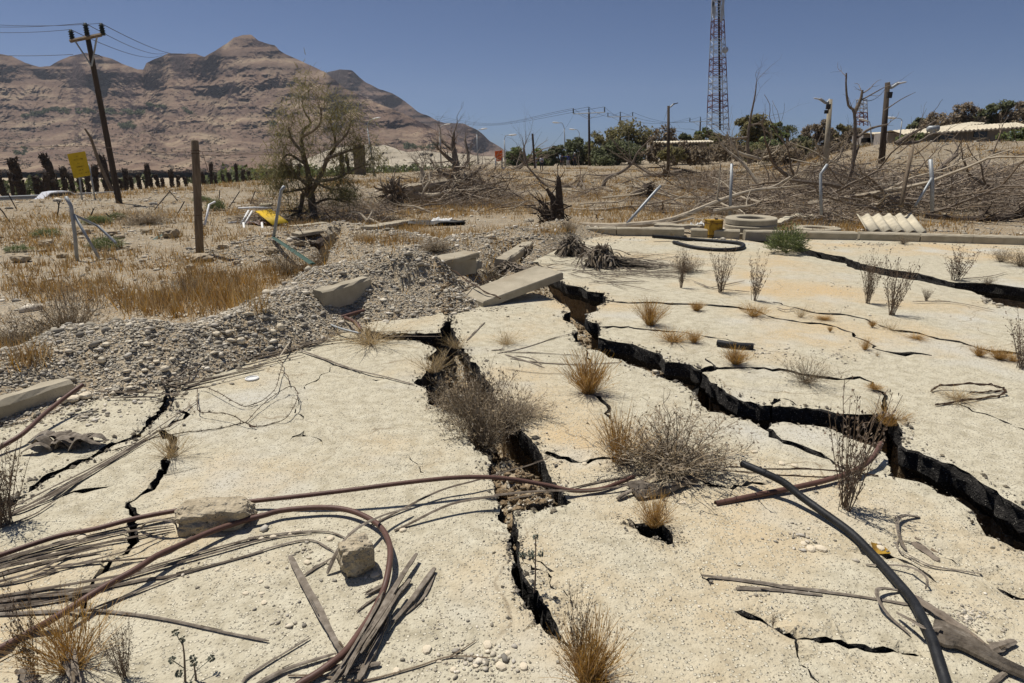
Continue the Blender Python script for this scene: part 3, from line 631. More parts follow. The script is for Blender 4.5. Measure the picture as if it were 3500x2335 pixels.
for (x0, x1, y0, y1, n) in [(160,330,375,390,22),(360,490,378,392,26),(90,150,388,402,10),(420,465,418,440,10),(60,95,505,530,6),(510,570,360,372,8),(620,660,372,388,5),(1390,1500,495,512,20),(930,945,420,435,3)]:
    for k in range(n):                      # green strips by the springs
        px, py = r_.uniform(x0, x1), r_.uniform(y0, y1); i = int((px+900)/5)
        e = np.array([(1167.5-0)]); col = MV[i]; d = ray(px, py); sl = d.z/d.y; best = min(range(188), key=lambda j: abs((col[j][2]-CAMZ)/col[j][1]-sl)); p = col[best]
        sz = r_.uniform(2, 4)*p[1]/900; leafball(mb, p+np.array((0, -4, sz*.4)), sz*1.5, sz*.7, 30, sz*.45, 2, r_)
tag(mb.build('mountain_scrub', ['leaf_dry', 'bark_dead', 'leaf_dark'], origin=(0, 0, 0)), 'dark scrub and green spring thickets dotted over the lower mountain slopes', 'scrub', kind='stuff')
# ============================================================= plant makers (unit size: height 1, spread about 1)
def ribbon(mb, pts, w0, w1, mi=0):
    n = len(pts); a = U(0, 6.283); side = Vector((math.cos(a), math.sin(a), U(-.3, .3)))
    vs = []
    for i, p in enumerate(pts):
        w_ = w0+(w1-w0)*i/(n-1); vs += [p-side*w_*.5, p+side*w_*.5]
    mb.add(vs, [(2*i, 2*i+1, 2*i+3, 2*i+2) for i in range(n-1)], mi)
def stem_pts(p, d, L, n=4, curl=.25, droop=.0, wob=.1):
    out = [Vector(p)]; d = Vector(d).normalized()
    for i in range(n):
        d = (d+Vector((U(-wob, wob), U(-wob, wob), U(-wob, wob)*.6-droop))).normalized(); out.append(out[-1]+d*L/n)
    return out
def conedir(spread):
    a = U(0, 6.283); t = spread*math.sqrt(rng.random()); return Vector((math.sin(t)*math.cos(a), math.sin(t)*math.sin(a), math.cos(t)))
def tuft(n=300, spread=.75, w=.013, droop=.05, seeds=True, base=.12, mi=0):
    mb = MB()
    for k in range(n):
        a = U(0, 6.283); r = base*math.sqrt(rng.random()); d = conedir(spread)
        d = (d+Vector((math.cos(a), math.sin(a), 0))*.25).normalized(); L = U(.45, 1.08)
        P = stem_pts((r*math.cos(a), r*math.sin(a), 0), d, L, 4, droop=droop, wob=.13); ribbon(mb, P, w, w*.5, mi)
        for q in range(rng.randint(1, 3)):
            b = P[rng.randint(1, 3)]; ribbon(mb, stem_pts(b, (d+Vector((U(-1, 1), U(-1, 1), U(-.2, .8)))*.8), U(.12, .3), 2), w*.8, w*.4, mi)
        if seeds:
            for q in range(3):
                b = P[rng.randint(2, 4)]+Vector((U(-.02, .02), U(-.02, .02), U(-.02, .02))); s_ = U(.008, .018); u = Vector((U(-1, 1), U(-1, 1), U(-1, 1))).normalized()
                mb.add([b, b+u*s_*2, b+u.orthogonal().normalized()*s_], [(0, 1, 2)], mi)
    return mb
def shrub(n=170, spread=1.35, w=.011, kids=7, leaf=True, flat=.75, mi=0):
    mb = MB()
    for k in range(n):
        d = conedir(spread); L = U(.55, 1.0)*(1 if d.z > .5 else .62); P = stem_pts((U(-.06, .06), U(-.06, .06), 0), (d.x, d.y, d.z*flat+.1), L, 5, wob=.22); ribbon(mb, P, w*1.3, w*.6, mi)
        for q in range(kids):
            i = rng.randint(1, 5); b = P[i]; dd = (P[i]-P[i-1]).normalized()+Vector((U(-1, 1), U(-1, 1), U(-.5, .9)))
            Q = stem_pts(b, dd, U(.10, .26), 3, wob=.3); ribbon(mb, Q, w*.8, w*.4, mi)
            for z_ in range(2):
                bb = Q[rng.randint(1, 3)]; ribbon(mb, stem_pts(bb, Vector((U(-1, 1), U(-1, 1), U(-.3, 1))), U(.03, .10), 1), w*.7, w*.3, mi)
            if leaf:
                bb = Q[-1]; u = Vector((U(-1, 1), U(-1, 1), U(-1, 1))).normalized(); s_ = U(.012, .03); mb.add([bb, bb+u*s_*1.6, bb+u.orthogonal().normalized()*s_], [(0, 1, 2)], mi)
    return mb
def weed(n=34, spread=.5, w=.011, nubs=14, mi=0, base=.07, side=.12):
    mb = MB()
    for k in range(n):
        d = conedir(spread); L = U(.5, 1.05); P = stem_pts((U(-base, base), U(-base, base), 0), d, L, 6, wob=.09); ribbon(mb, P, w*1.2, w*.5, mi)
        for q in range(nubs):
            t = U(.15, 1)*6; i = min(int(t), 5); b = P[i].lerp(P[i+1], t-i); dd = d*.5+Vector((U(-1, 1), U(-1, 1), U(-.2, .6))); L2 = U(.03, side)
            Q = stem_pts(b, dd, L2, 2); ribbon(mb, Q, w*.7, w*.5, mi)
            for z_ in range(2):
                e = Q[-1]; u = Vector((U(-1, 1), U(-1, 1), U(-1, 1))).normalized(); s_ = U(.008, .02); mb.add([e-u*s_, e+u*s_, e+u.orthogonal().normalized()*s_*1.3], [(0, 1, 2)], mi)
    return mb
def bush(n=2600, mi=0, stems=40):          # leafy mound
    mb = MB()
    for k in range(stems): ribbon(mb, stem_pts((0, 0, 0), conedir(1.1), U(.5, .9), 4), .012, .006, mi)
    for k in range(n):
        d = conedir(1.5); q = U(.55, 1)*(1+.18*math.sin(d.x*9+d.y*7)); p = Vector((d.x*.52, d.y*.52, .08+d.z*.88))*q
        ribbon(mb, stem_pts(p, d+Vector((U(-.6, .6), U(-.6, .6), U(0, .8))), U(.05, .12), 2), .026, .010, mi)
    return mb
class Kind:
    def __init__(s, name, makers, mat_, cat):
        s.src = []
        for mk in makers:
            o = mk().build(name, mat_, origin=(0, 0, 0)); s.src.append([o, False])
        s.cat = cat; s.k = 0
    def put(s, p, w, h, label, group=None, rz=None, tilt=(0, 0)):
        e = s.src[s.k % len(s.src)]; s.k += 1
        rz = U(0, 6.283) if rz is None else rz
        if not e[1]: o = e[0]; e[1] = True
        else: o = e[0].copy(); C.objects.link(o)
        for kk in ('label', 'group', 'category'):
            if kk in o: del o[kk]
        o.location = p; o.rotation_euler = (tilt[0], tilt[1], rz); o.scale = (w, w, h)
        return tag(o, label, s.cat, group)
    def purge(s):
        for o, u in s.src:
            if not u: bpy.data.objects.remove(o)
golden = Kind('dry_grass_tuft', [tuft, lambda: tuft(180, .9, .011), lambda: tuft(300, .65, .009)], 'straw', 'grass')
pale = Kind('dry_grass_tuft', [lambda: tuft(90, .8, .010), lambda: tuft(140, 1.1, .010, .12)], 'straw_pale', 'grass')
grey = Kind('dry_shrub', [shrub, lambda: shrub(150, 1.45, .008, 7), lambda: shrub(120, 1.2, .009, 9)], 'twig_grey', 'shrub')
brown = Kind('dry_shrub', [lambda: shrub(70, 1.1, .010, 6), lambda: shrub(60, .9, .010, 7)], 'leaf_dry', 'shrub')
stalky = Kind('dry_weed', [weed, lambda: weed(26, .42), lambda: weed(44, .6, .010)], 'twig_brown', 'weed')
greenb = Kind('green_shrub', [bush, lambda: bush(1800)], 'leaf_sage', 'shrub')
def put_px(kind, px, py, wpx, hpx, label, group=None, terr=False, dz=0, **k):
    p = TG(px, py) if terr else YG(px, py); p.z += dz; m = pxm(p)
    dep = math.hypot(p.x, p.y); fs = dep/math.hypot(dep, CAMZ-p.z)
    return kind.put(p, wpx/m, hpx/m/fs, label, group, **k)
put_px(golden, 2010,1342,150,150, 'golden grass tuft growing from a hairline crack left of centre shrub')
put_px(golden, 2115,1575,170,215, 'straw coloured tuft leaning on the left side of the big grey shrub')
put_px(grey, 2290,1592,340,190, 'big round grey brown shrub on the middle slab above the pipes')
put_px(golden, 2235,1800,130,105, 'small golden tuft sprouting from the jagged hole in the slab')
put_px(golden, 2010,2345,210,200, 'golden brown tuft at the lower end of the central crack')
put_px(stalky, 1975,2290,120,250, 'thin dry weed standing in the tuft at the bottom edge')
put_px(stalky, 2880,1745,290,400, 'tall branching dry weed beside the black pipe on the right')
put_px(golden, 3035,1452,110,85, 'small golden tuft on the lip of the right hand crack')
put_px(brown, 2758,1306,145,98, 'low brown tuft among scattered gravel on the right slab')
put_px(golden, 2222,1112,105,100, 'upright straw tuft on the slab right of the black chasm')
put_px(golden, 2380,1064,50,36, 'tiny golden tuft on the upper thin crack')
put_px(golden, 2300,1168,120,50, 'wide sparse straw tuft left of the short black bar')
put_px(golden, 2372,1172,60,44, 'short straw tuft just left of the short black bar')
put_px(golden, 2515,1243,90,66, 'golden tuft just below the short black bar')
put_px(golden, 2575,1084,90,52, 'golden tuft under the third upright weed on the upper slab')
put_px(stalky, 2328,986,55,150, 'thin upright weed in front of the round brown tumbleweed')
put_px(stalky, 2462,1003,105,158, 'dense dark upright weed, first right of the tumbleweed')
put_px(stalky, 2577,1030,100,165, 'slender upright weed, second right of the tumbleweed')
put_px(stalky, 2965,1040,95,195, 'tall pale weed standing before the dark step, left one of the pair')
put_px(stalky, 3048,1080,130,205, 'tall dark weed before the dark step, right one of the pair')
put_px(stalky, 3268,960,170,125, 'wide spreading weed beyond the dark step at right')
put_px(stalky, 3165,1032,45,50, 'tiny dry weed close under the dark step')
put_px(stalky, 3490,1262,170,210, 'tall brown weed cut off by the right picture edge')
put_px(grey, 2340,930,85,78, 'round brown tumbleweed lying behind the first upright weed')
put_px(greenb, 2686,864,130,92, 'bright green bush growing against the kerb')
for i, (x, y, w_, h_) in enumerate([(2735,1086,55,45),(2815,1096,70,14),(2980,1122,26,26),(3035,1146,70,58),(3130,1162,80,16),(3345,1222,60,42),(3290,1200,60,20),(3415,1232,70,40),(2955,1200,40,52),(2997,1222,16,26),(2836,1136,20,22),(2990,1330,60,20),(3020,1385,40,24),(3460,1238,60,30)]):
    put_px(golden if i % 3 else pale, x, y, w_, h_, 'small straw tuft rooted in the long thin crack across the right slab', 'tufts in the long right cracks')
for x, y, w_, h_, lb in [(3420,897,70,50,'rust brown tuft on the far slab near the right edge'),(3490,912,110,75,'larger rust brown tuft at the right edge behind the dark step'),(3375,975,50,28,'little tan tuft just beyond the dark step'),(2850,822,40,22,'short tan tuft at the kerb foot below the concrete ring'),(3085,836,50,36,'tan tuft at the kerb foot below the corrugated sheets'),(3235,828,30,26,'brown tuft on the kerb face right of the corrugated sheets')]:
    put_px(brown if w_ > 45 else golden, x, y, w_, h_, lb)
put_px(pale, 3275,1362,120,40, 'flat withered plant inside the wire hoop on the right slab')
put_px(grey, 1650,1470,215,265, 'large grey tumbleweed stuck in the middle of the central crack', dz=-.12)
put_px(grey, 1600,1400,190,190, 'lower grey tangle of twigs spilling down the left lip of the crack', dz=-.06)
put_px(grey, 1760,1420,190,95, 'loose grey twigs trailing right from the big tumbleweed')
put_px(pale, 1480,1270,150,90, 'tan twiggy plant on the corner of the left slab by the crack')
put_px(pale, 1265,1175,200,95, 'sparse tan twig plant below the tilted kerb block')
put_px(pale, 590,1570,150,110, 'sparse pale plant growing in the left forked crack')
put_px(golden, 250,2300,260,260, 'golden brown weed in the bottom left corner')
put_px(stalky, 120,2330,160,330, 'thin bare stems rising behind the bottom left weed')
put_px(stalky, 20,1800,260,330, 'brown branching twig bush at the left edge below the pipe')
put_px(stalky, 430,2335,140,190, 'thin dark weed near the bottom edge left of the grey flower')
put_px(stalky, 2640,2150,26,60, 'single dry weed stem in the lower right crack')
put_px(pale, 1990,1200,60,44, 'brown dry tuft inside the upper right crack', dz=-.05)
for x, y in [(1560,1190),(1730,1180)]: put_px(pale, x, y, 90, 60, 'loose dry stems by the head of the central crack', 'stems at the crack head')
# field plants at left
put_px(grey, 235,1150,190,190, 'purplish grey shrub behind the left gravel bank', terr=True)
put_px(grey, 60,1180,150,110, 'low grey brown shrub at the left edge behind the gravel', terr=True)
put_px(grey, 505,765,150,65, 'grey shrub right of the leaning utility pole', terr=True)
put_px(brown, 985,938,150,88, 'reddish brown bush under the green metal strip', terr=True)
put_px(brown, 1940,790,80,55, 'brown bush beside the broken stump', terr=True)
put_px(grey, 640,1000,70,60, 'small grey shrub in the left field', terr=True)
put_px(grey, 1490,860,90,60, 'round pale grey thorn bush on the gravel mound', terr=True)
for i, (x, y, w_, h_) in enumerate([(160,808,90,28),(335,765,90,28),(365,850,110,45),(400,750,60,24),(60,860,80,24),(740,720,60,40),(1190,690,70,50),(690,690,60,20)]):
    put_px(greenb, x, y, w_, h_, 'low grey green desert shrub in the left field', 'green shrubs in the left field', terr=True)
for k_ in (golden, pale, grey, brown, stalky, greenb): k_.purge()
# dead flower stalks with woolly heads
def flower(name, px, py, hpx, heads, label):
    p = YG(px, py); m = pxm(p); H = hpx/m/.8; t = thing(name, label, 'plant', p)
    mb = MB(); P = stem_pts(p, (.1, .0, 1), H, 6, wob=.06); mb.tube(P, [.004, .002], 5); child('stem', mb, 'twig_brown', t)
    for k in range(heads):
        q = P[6] if k == 0 else P[rng.randint(2, 5)]; d = Vector((U(-1, 1), U(-1, 1), U(0, .7))).normalized()*(.0 if k == 0 else U(.02, .06))
        mb = MB()
        if k: mb.tube([q, q+d], .0015, 4)
        for z in range(26): 
            u = Vector((U(-1, 1), U(-1, 1), U(-1, 1))).normalized(); c = q+d+u*.003; mb.add([c, c+u*.007+u.orthogonal()*.003, c+u*.007-u.orthogonal()*.003, c+u*.010], [(0, 1, 3), (0, 3, 2)])
        child('flower_head', mb, 'flower_grey', t)
flower('flower_stalk', 635, 2345, 140, 5, 'dead flower stalk with woolly grey heads at the bottom left')
flower('flower_stalk', 1826, 2030, 170, 6, 'dead flower stalk with grey heads standing in the central crack')
flower('flower_stalk', 672, 2340, 60, 3, 'short grey flower head right of the tall woolly stalk')
# ============================================================= pebbles, gravel, dry grass: nobody could count these
PHI = (1+5**.5)/2
ICO_V = np.array([(-1,PHI,0),(1,PHI,0),(-1,-PHI,0),(1,-PHI,0),(0,-1,PHI),(0,1,PHI),(0,-1,-PHI),(0,1,-PHI),(PHI,0,-1),(PHI,0,1),(-PHI,0,-1),(-PHI,0,1)])/math.sqrt(1+PHI**2)
ICO_F = np.array([(0,11,5),(0,5,1),(0,1,7),(0,7,10),(0,10,11),(1,5,9),(5,11,4),(11,10,2),(10,7,6),(7,1,8),(3,9,4),(3,4,2),(3,2,6),(3,6,8),(3,8,9),(4,9,5),(2,4,11),(6,2,10),(8,6,7),(9,8,1)])
nr = np.random.RandomState(3)
OCT_V = np.array([(1,0,0),(-1,0,0),(0,1,0),(0,-1,0),(0,0,1),(0,0,-1)], float); OCT_F = np.array([(0,2,4),(2,1,4),(1,3,4),(3,0,4),(2,0,5),(1,2,5),(3,1,5),(0,3,5)])
def chips(name, P, size, label, cat, mats='pebble'):      # the smallest stones: eight faces each
    n = len(P); a = nr.uniform(0, 6.283, n); v = OCT_V[None]*(1+nr.uniform(-.35, .35, (n, 6, 1)))*np.stack([size*nr.uniform(.8, 1.4, n), size*nr.uniform(.6, 1.1, n), size*nr.uniform(.4, .8, n)], 1)[:, None, :]
    V = np.stack([v[..., 0]*np.cos(a)[:, None]-v[..., 1]*np.sin(a)[:, None]+P[:, 0:1], v[..., 0]*np.sin(a)[:, None]+v[..., 1]*np.cos(a)[:, None]+P[:, 1:2], v[..., 2]+P[:, 2:3]], 2).reshape(-1, 3)
    return tag(mkobj(name, V, (OCT_F[None]+6*np.arange(n)[:, None, None]).reshape(-1, 3).tolist(), mats, origin=(0, 0, 0)), label, cat, kind='stuff')
def pebbles(name, P, size, label, cat, mats='pebble', flatn=(.32, .62)):
    n = len(P); sc = np.stack([size*nr.uniform(.8, 1.3, n), size*nr.uniform(.55, 1., n), size*nr.uniform(*flatn, n)], 1)
    a = nr.uniform(0, 6.283, n); v = ICO_V[None]*(1+nr.uniform(-.30, .26, (n, 12, 1)))*sc[:, None, :]
    tl = nr.uniform(-.35, .35, n); y_ = v[..., 1]*np.cos(tl)[:, None]-v[..., 2]*np.sin(tl)[:, None]; z_ = v[..., 1]*np.sin(tl)[:, None]+v[..., 2]*np.cos(tl)[:, None]
    x_ = v[..., 0]*np.cos(a)[:, None]-y_*np.sin(a)[:, None]; y2 = v[..., 0]*np.sin(a)[:, None]+y_*np.cos(a)[:, None]
    V = np.stack([x_+P[:, 0:1], y2+P[:, 1:2], z_+P[:, 2:3]], 2).reshape(-1, 3)
    F = (ICO_F[None]+12*np.arange(n)[:, None, None]).reshape(-1, 3)
    return tag(mkobj(name, V, F.tolist(), mats, origin=(0, 0, 0), smooth=True), label, cat, kind='stuff')
def polar(n, d0, d1, a0=-46, a1=46, pw=1.0):
    D = d0*(d1/d0)**nr.uniform(0, 1, n)**pw; A = np.radians(nr.uniform(a0, a1, n)); return D*np.sin(A), D*np.cos(A)
def mound_h(x, y):
    m = np.zeros_like(x)
    for P, wd in CRW:
        d, p = seg_dist(x, y, P); m = np.maximum(m, np.exp(-(d/wd)**2))
    return m
x, y = polar(90000, 3.2, 16, -46, 12); m = mound_h(x, y); z = terrain(x, y); ins = inside(x, y, yard_out)
ok = (nr.uniform(0, 1, len(x)) < m**.8) & (~ins | (z > -.02))
x, y, z = x[ok][:26000], y[ok][:26000], z[ok][:26000]
sz = np.exp(nr.normal(math.log(.0074), .70, len(x))); sz = np.clip(sz, .0045, .042)*(np.hypot(x, y)/5)**.35
pebbles('gravel', np.stack([x, y, z+sz*.2], 1), sz, 'grey and cream rounded gravel heaped along the left edge of the pavement', 'gravel')
x, y = polar(120000, 3.2, 12, -46, 8); m = mound_h(x, y); ok = nr.uniform(0, 1, len(x)) < m**.6; x, y = x[ok][:52000], y[ok][:52000]; z = terrain(x, y); ins = inside(x, y, yard_out); ok = ~ins | (z > -.02); x, y, z = x[ok], y[ok], z[ok]
sz = np.clip(np.exp(nr.normal(math.log(.0075), .35, len(x))), .004, .02)*(np.hypot(x, y)/5)**.4
chips('gravel_chips', np.stack([x, y, z+sz*.3], 1), sz, 'fine pale chippings between the larger gravel of the left bank', 'gravel')
x, y = polar(42000, 6, 55, -46, 46); ins = inside(x, y, yard_out); z = terrain(x, y)
ok = ~ins & (nr.uniform(0, 1, len(x)) < .18+.5*sstep(fbm(x*.35, y*.35, 61, 3), -.1, .4)) & (x > np.interp(y, [0, 24, 47, 80], [-17.5, -19, -18.6, -14])-.5)
x, y, z = x[ok][:14000], y[ok][:14000], z[ok][:14000]
sz = np.clip(np.exp(nr.normal(math.log(.019), .6, len(x))), .008, .13)*(np.hypot(x, y)/12)**.4
pebbles('field_stones', np.stack([x, y, z+sz*.15], 1), sz, 'pale stones strewn over the dry field behind the pavement', 'stones')
# grit and pebbles lying on the yard and in the cracks
pts = []; szs = []
def patch(px, py, rx, ry, n, s0, yard=True):
    for k in range(n):
        a = U(0, 6.283); r = abs(rng.gauss(0, .5)); qx, qy = px+rx*r*math.cos(a), py+ry*r*math.sin(a); g = G(qx, qy, 0)
        if g.y < .5 or g.y > 14: continue
        s_ = .5*s0*math.exp(rng.gauss(0, .45)); pts.append((g.x, g.y, None)); szs.append(s_)
for a in [(1640,2280,260,70,170,.011),(1500,2150,250,120,60,.008),(2720,1840,140,70,75,.010),(2760,1880,60,30,12,.02),(2600,1230,170,40,150,.013),(2850,1240,140,40,110,.012),(2250,1255,120,40,150,.014),(2400,1360,80,60,110,.015),(3060,1530,60,70,130,.013),(2000,1140,70,80,130,.015),
          (1840,1680,140,60,120,.010),(1780,1480,120,120,150,.009),(1560,1320,150,90,170,.010),(1700,1060,180,50,200,.012),(1620,1000,80,40,150,.016),(1960,1000,120,30,40,.012),(2150,900,260,50,420,.016),(2080,930,160,20,200,.02),(1750,1010,120,30,200,.014),(1640,1040,80,40,160,.014),(2000,830,200,25,200,.022),(2400,830,350,16,160,.02),(3000,850,350,30,240,.02),(3420,1040,100,30,200,.02),
          (1050,1900,200,120,60,.010),(950,2150,160,120,60,.009),(700,1960,200,80,36,.010),(3050,1880,280,120,60,.008),(3300,2130,160,110,320,.008),(2900,1650,220,70,50,.009),(2950,1480,110,30,30,.010),(2400,1620,200,60,20,.01),(1100,1430,500,180,40,.006),(2300,1250,900,300,160,.007),(1200,2000,900,300,150,.006),(2600,2050,700,250,130,.006),(400,1500,300,150,40,.007),(600,1420,200,40,60,.012),(300,1430,160,40,120,.02),(2850,1080,400,60,90,.010),(2900,1000,300,50,60,.012)]: patch(*a)
P = np.array([(p[0], p[1], 0) for p in pts], float); szs = np.array(szs)
incr = np.zeros(len(P), bool)
for Q in crackpolys[:7]: incr |= inside(P[:, 0], P[:, 1], Q)
SLABT = [(T, dz) for T, dz in slab_z]
def slab_height(X_, Y_):
    z = np.full(len(X_), -9.0)
    for T, dz in SLABT:
        # a coarse test with the slab's triangles as a grid lookup
        tri = np.array(T); A, B, Cc = ovn[tri[:, 0]], ovn[tri[:, 1]], ovn[tri[:, 2]]
        lo = np.minimum(np.minimum(A, B), Cc); hi = np.maximum(np.maximum(A, B), Cc)
        for i in np.where(z < -5)[0]:
            m = (lo[:, 0] <= X_[i]) & (hi[:, 0] >= X_[i]) & (lo[:, 1] <= Y_[i]) & (hi[:, 1] >= Y_[i])
            if not m.any(): continue
            a, b, c = A[m], B[m], Cc[m]; p = np.array((X_[i], Y_[i]))
            f = lambda u, v: (p[0]-v[:, 0])*(u[:, 1]-v[:, 1])-(u[:, 0]-v[:, 0])*(p[1]-v[:, 1])
            d1, d2, d3 = f(a, b), f(b, c), f(c, a)
            if (((d1 >= 0) & (d2 >= 0) & (d3 >= 0)) | ((d1 <= 0) & (d2 <= 0) & (d3 <= 0))).any(): z[i] = dz+float(top_z(X_[i], Y_[i]))
    return z
sh = slab_height(P[:, 0], P[:, 1]); tzv = terrain(P[:, 0], P[:, 1])
P[:, 2] = np.maximum(sh, tzv)+szs*.25
pebbles('grit', P, szs, 'loose pebbles and crumbled asphalt scattered over the pavement and in its cracks', 'pebbles')
cp = []; cs = []; sp_c = []; sp_s = []
for Q in crackpolys[:6]:
    for i in range(0, len(Q)):
        a_, b_ = Q[i], Q[(i+1) % len(Q)]; D = math.hypot(*a_)
        if D > 9: continue
        for q in range(5):
            t = rng.random(); cp.append((a_[0]+(b_[0]-a_[0])*t+rng.gauss(0, .035), a_[1]+(b_[1]-a_[1])*t+rng.gauss(0, .035), 0)); cs.append(.0045*math.exp(rng.gauss(0, .55))*(D/3)**.5)
for i in range(2, 17):                       # gravel spilled from the bank onto the slabs
    a_, b_ = Vector(yard_out[i]), Vector(yard_out[i+1]); t_ = (b_-a_).normalized(); n_ = Vector((t_.y, -t_.x))
    for q in range(int(420*(b_-a_).length)):
        o_ = a_.lerp(b_, rng.random())+n_*rng.expovariate(7.0); sp_c.append((o_.x, o_.y, 0)); sp_s.append(.0062*math.exp(rng.gauss(0, .5)))
sp_c = np.array(sp_c, float); sp_s = np.array(sp_s); sp_c[:, 2] = np.maximum(slab_height(sp_c[:, 0], sp_c[:, 1]), terrain(sp_c[:, 0], sp_c[:, 1]))+sp_s*.25; k = sp_c[:, 2] > -.08
pebbles('spilled_gravel', sp_c[k], sp_s[k], 'loose gravel spilled from the bank onto the edge of the pavement', 'gravel')
cp = np.array(cp, float); cs = np.array(cs); cp[:, 2] = np.maximum(slab_height(cp[:, 0], cp[:, 1]), terrain(cp[:, 0], cp[:, 1]))+cs*.2
chips('crack_crumbs', cp, cs, 'crumbled bits of asphalt and soil along the crack edges', 'crumbs', 'crumb')
kp = []; ks_ = []
for Q in crackpolys[:3]:                      # clods fallen into the wide cracks
    q = np.array(Q); lo, hi = q.min(0), q.max(0); X_ = nr.uniform(lo[0], hi[0], 26000); Y_ = nr.uniform(lo[1], min(hi[1], 9), 26000); m = inside(X_, Y_, Q) & (nr.uniform(0, 1, 26000) < np.clip(2.6/np.hypot(X_, Y_), 0, 1)); kp.append(np.stack([X_[m], Y_[m]], 1)[:1500])
kp = np.concatenate(kp); ks_ = np.clip(np.exp(nr.normal(math.log(.012), .6, len(kp))), .004, .05); zz_ = terrain(kp[:, 0], kp[:, 1])
pebbles('crack_clods', np.stack([kp[:, 0], kp[:, 1], zz_+ks_*.3], 1), ks_, 'clods of soil and stone lying in the wide cracks', 'clods', 'crack_soil', (.5, .9))
# dry grass over the field
mb = MB(); x, y = polar(22000, 6.5, 75, -46, 46, .8); ins = inside(x, y, yard_out); z = terrain(x, y); rr_ = x/np.maximum(y, 1)
ng = sstep(fbm(x*.30, y*.30, 63, 3), -.02, .34); mm = mound_h(x, y)
ok = ~ins & (nr.uniform(0, 1, len(x)) < ng*np.where(mm > .45, .18, 1)+.10) & (x > np.interp(y, [0, 24, 47, 80], [-17.5, -19, -18.6, -14]))
for a, b, c in zip(x[ok][:9000], y[ok][:9000], z[ok][:9000]):
    D = math.hypot(a, b); s_ = U(.07, .20)*(1+D/60); wv = .0022*D**.75
    for k in range(9):
        p = Vector((a+rng.gauss(0, .06)*(1+D/25), b+rng.gauss(0, .06)*(1+D/25), c-.01)); L = s_*U(.5, 1.2); d = conedir(.8)
        q = p+d*L; sd = Vector((U(-1, 1), U(-1, 1), 0)).normalized()*wv*.5
        mb.add([p-sd, p+sd, q], [(0, 1, 2)], rng.choice((0, 0, 1)))
def grass_patch(px, py, rx, ry, n, h):
    for k in range(n):
        a = U(0, 6.283); r = math.sqrt(rng.random()); p = TG(px+rx*r*math.cos(a), py+ry*r*math.sin(a)); D = p.length; wv = .0022*D**.75; s_ = h*U(.5, 1.1)
        for q in range(10):
            b = p+Vector((rng.gauss(0, .05), rng.gauss(0, .05), -.01)); e = b+conedir(.55)*s_*U(.5, 1.1); sd = Vector((U(-1, 1), U(-1, 1), 0)).normalized()*wv*.5; mb.add([b-sd, b+sd, e], [(0, 1, 2)], rng.choice((0, 0, 1)))
for a in [(640,1050,260,40,170,.30),(760,1000,140,40,90,.28),(480,1000,180,60,70,.22),(150,960,180,60,90,.2),(680,960,90,30,60,.25),(1330,825,120,14,60,.2),(1700,690,180,20,150,.3),(1500,700,120,16,60,.25),(2300,660,150,30,130,.3),(1100,760,120,14,50,.22),(60,1230,90,40,40,.22),(3000,780,150,10,60,.22),(2760,760,60,10,30,.2),(700,800,200,30,60,.2),(300,860,200,30,60,.2),(1850,790,120,10,50,.2),(980,930,100,20,50,.22),(3100,522,400,10,260,.32),(2800,535,200,8,90,.3),(250,1000,250,40,90,.2),(500,900,300,30,90,.18),(850,960,120,30,60,.22),(1250,770,200,15,60,.2),(2050,640,250,40,140,.28),(1500,640,250,20,90,.28)]: grass_patch(*a)
tag(mb.build('dry_grass', ['straw', 'straw_pale'], origin=(0, 0, 0)), 'patches of short golden dry grass over the stony field', 'grass', kind='stuff')
# ============================================================= pipes and hoses
def crop(ox, oy, s, P): return [(ox+p[0]/s, oy+p[1]/s)+tuple(p[2:]) for p in P]
def ground_z(px, py):
    return YG(px, py).z
def px_path(P, lift=0.0, n=6):               # (px, py[, height above the slab]) -> smooth world path
    out = []
    for p in P:
        h = (p[2] if len(p) > 2 else 0)+lift; z0 = ground_z(p[0], p[1]) if p[1] > 800 else 0
        out.append(G(p[0], p[1], max(z0, 0)+h))
    return smooth_path(out, n)
def pipe(name, P, r, mat_, label, lift=None, cat='pipe', group=None, hollow=True):
    mb = MB(); pts = px_path(P, r if lift is None else lift); mb.tube(pts, r, 12, cap=not hollow)
    if hollow:
        for e, s_ in ((pts[0], pts[1]), (pts[-1], pts[-2])):   # open mouth
            d = (e-s_).normalized(); mb.tube([e, e-d*.05], r*.8, 12, cap=False); mb.tube([e+d*.0005, e+d*.001], [r*.8, r], 12, cap=False)
    return tag(mb.build(name, mat_, smooth=True), label, cat, group)
c1 = lambda P: crop(0, 1735, 2.612, P); c2 = lambda P: crop(850, 1735, 2.612, P); c3 = lambda P: crop(1700, 1735, 2.612, P); c4 = lambda P: crop(2600, 1735, 2.612, P)
b1 = lambda P: crop(0, 1200, 2.612, P); b2 = lambda P: crop(850, 1200, 2.612, P); b3 = lambda P: crop(1700, 1200, 2.612, P); b4 = lambda P: crop(2600, 1200, 2.612, P)
pipe('irrigation_pipe', [(-80,1922),(0,1898,.01),(191,1835,.02),(325,1808,.02),(459,1773,.03),(612,1744,.04),(740,1728,.03),(865,1713,.03),(1041,1694,.06),(1195,1675,.085),(1386,1650,.10),(1539,1634,.10),(1654,1631,.09),(1750,1638,.07),(1872,1659,.04),(1960,1677,.02),(2050,1672,.015),(2111,1652,.015),(2165,1630,.02)], .0105, 'pipe_brown', 'long brown plastic pipe running from the left edge over the central crack')
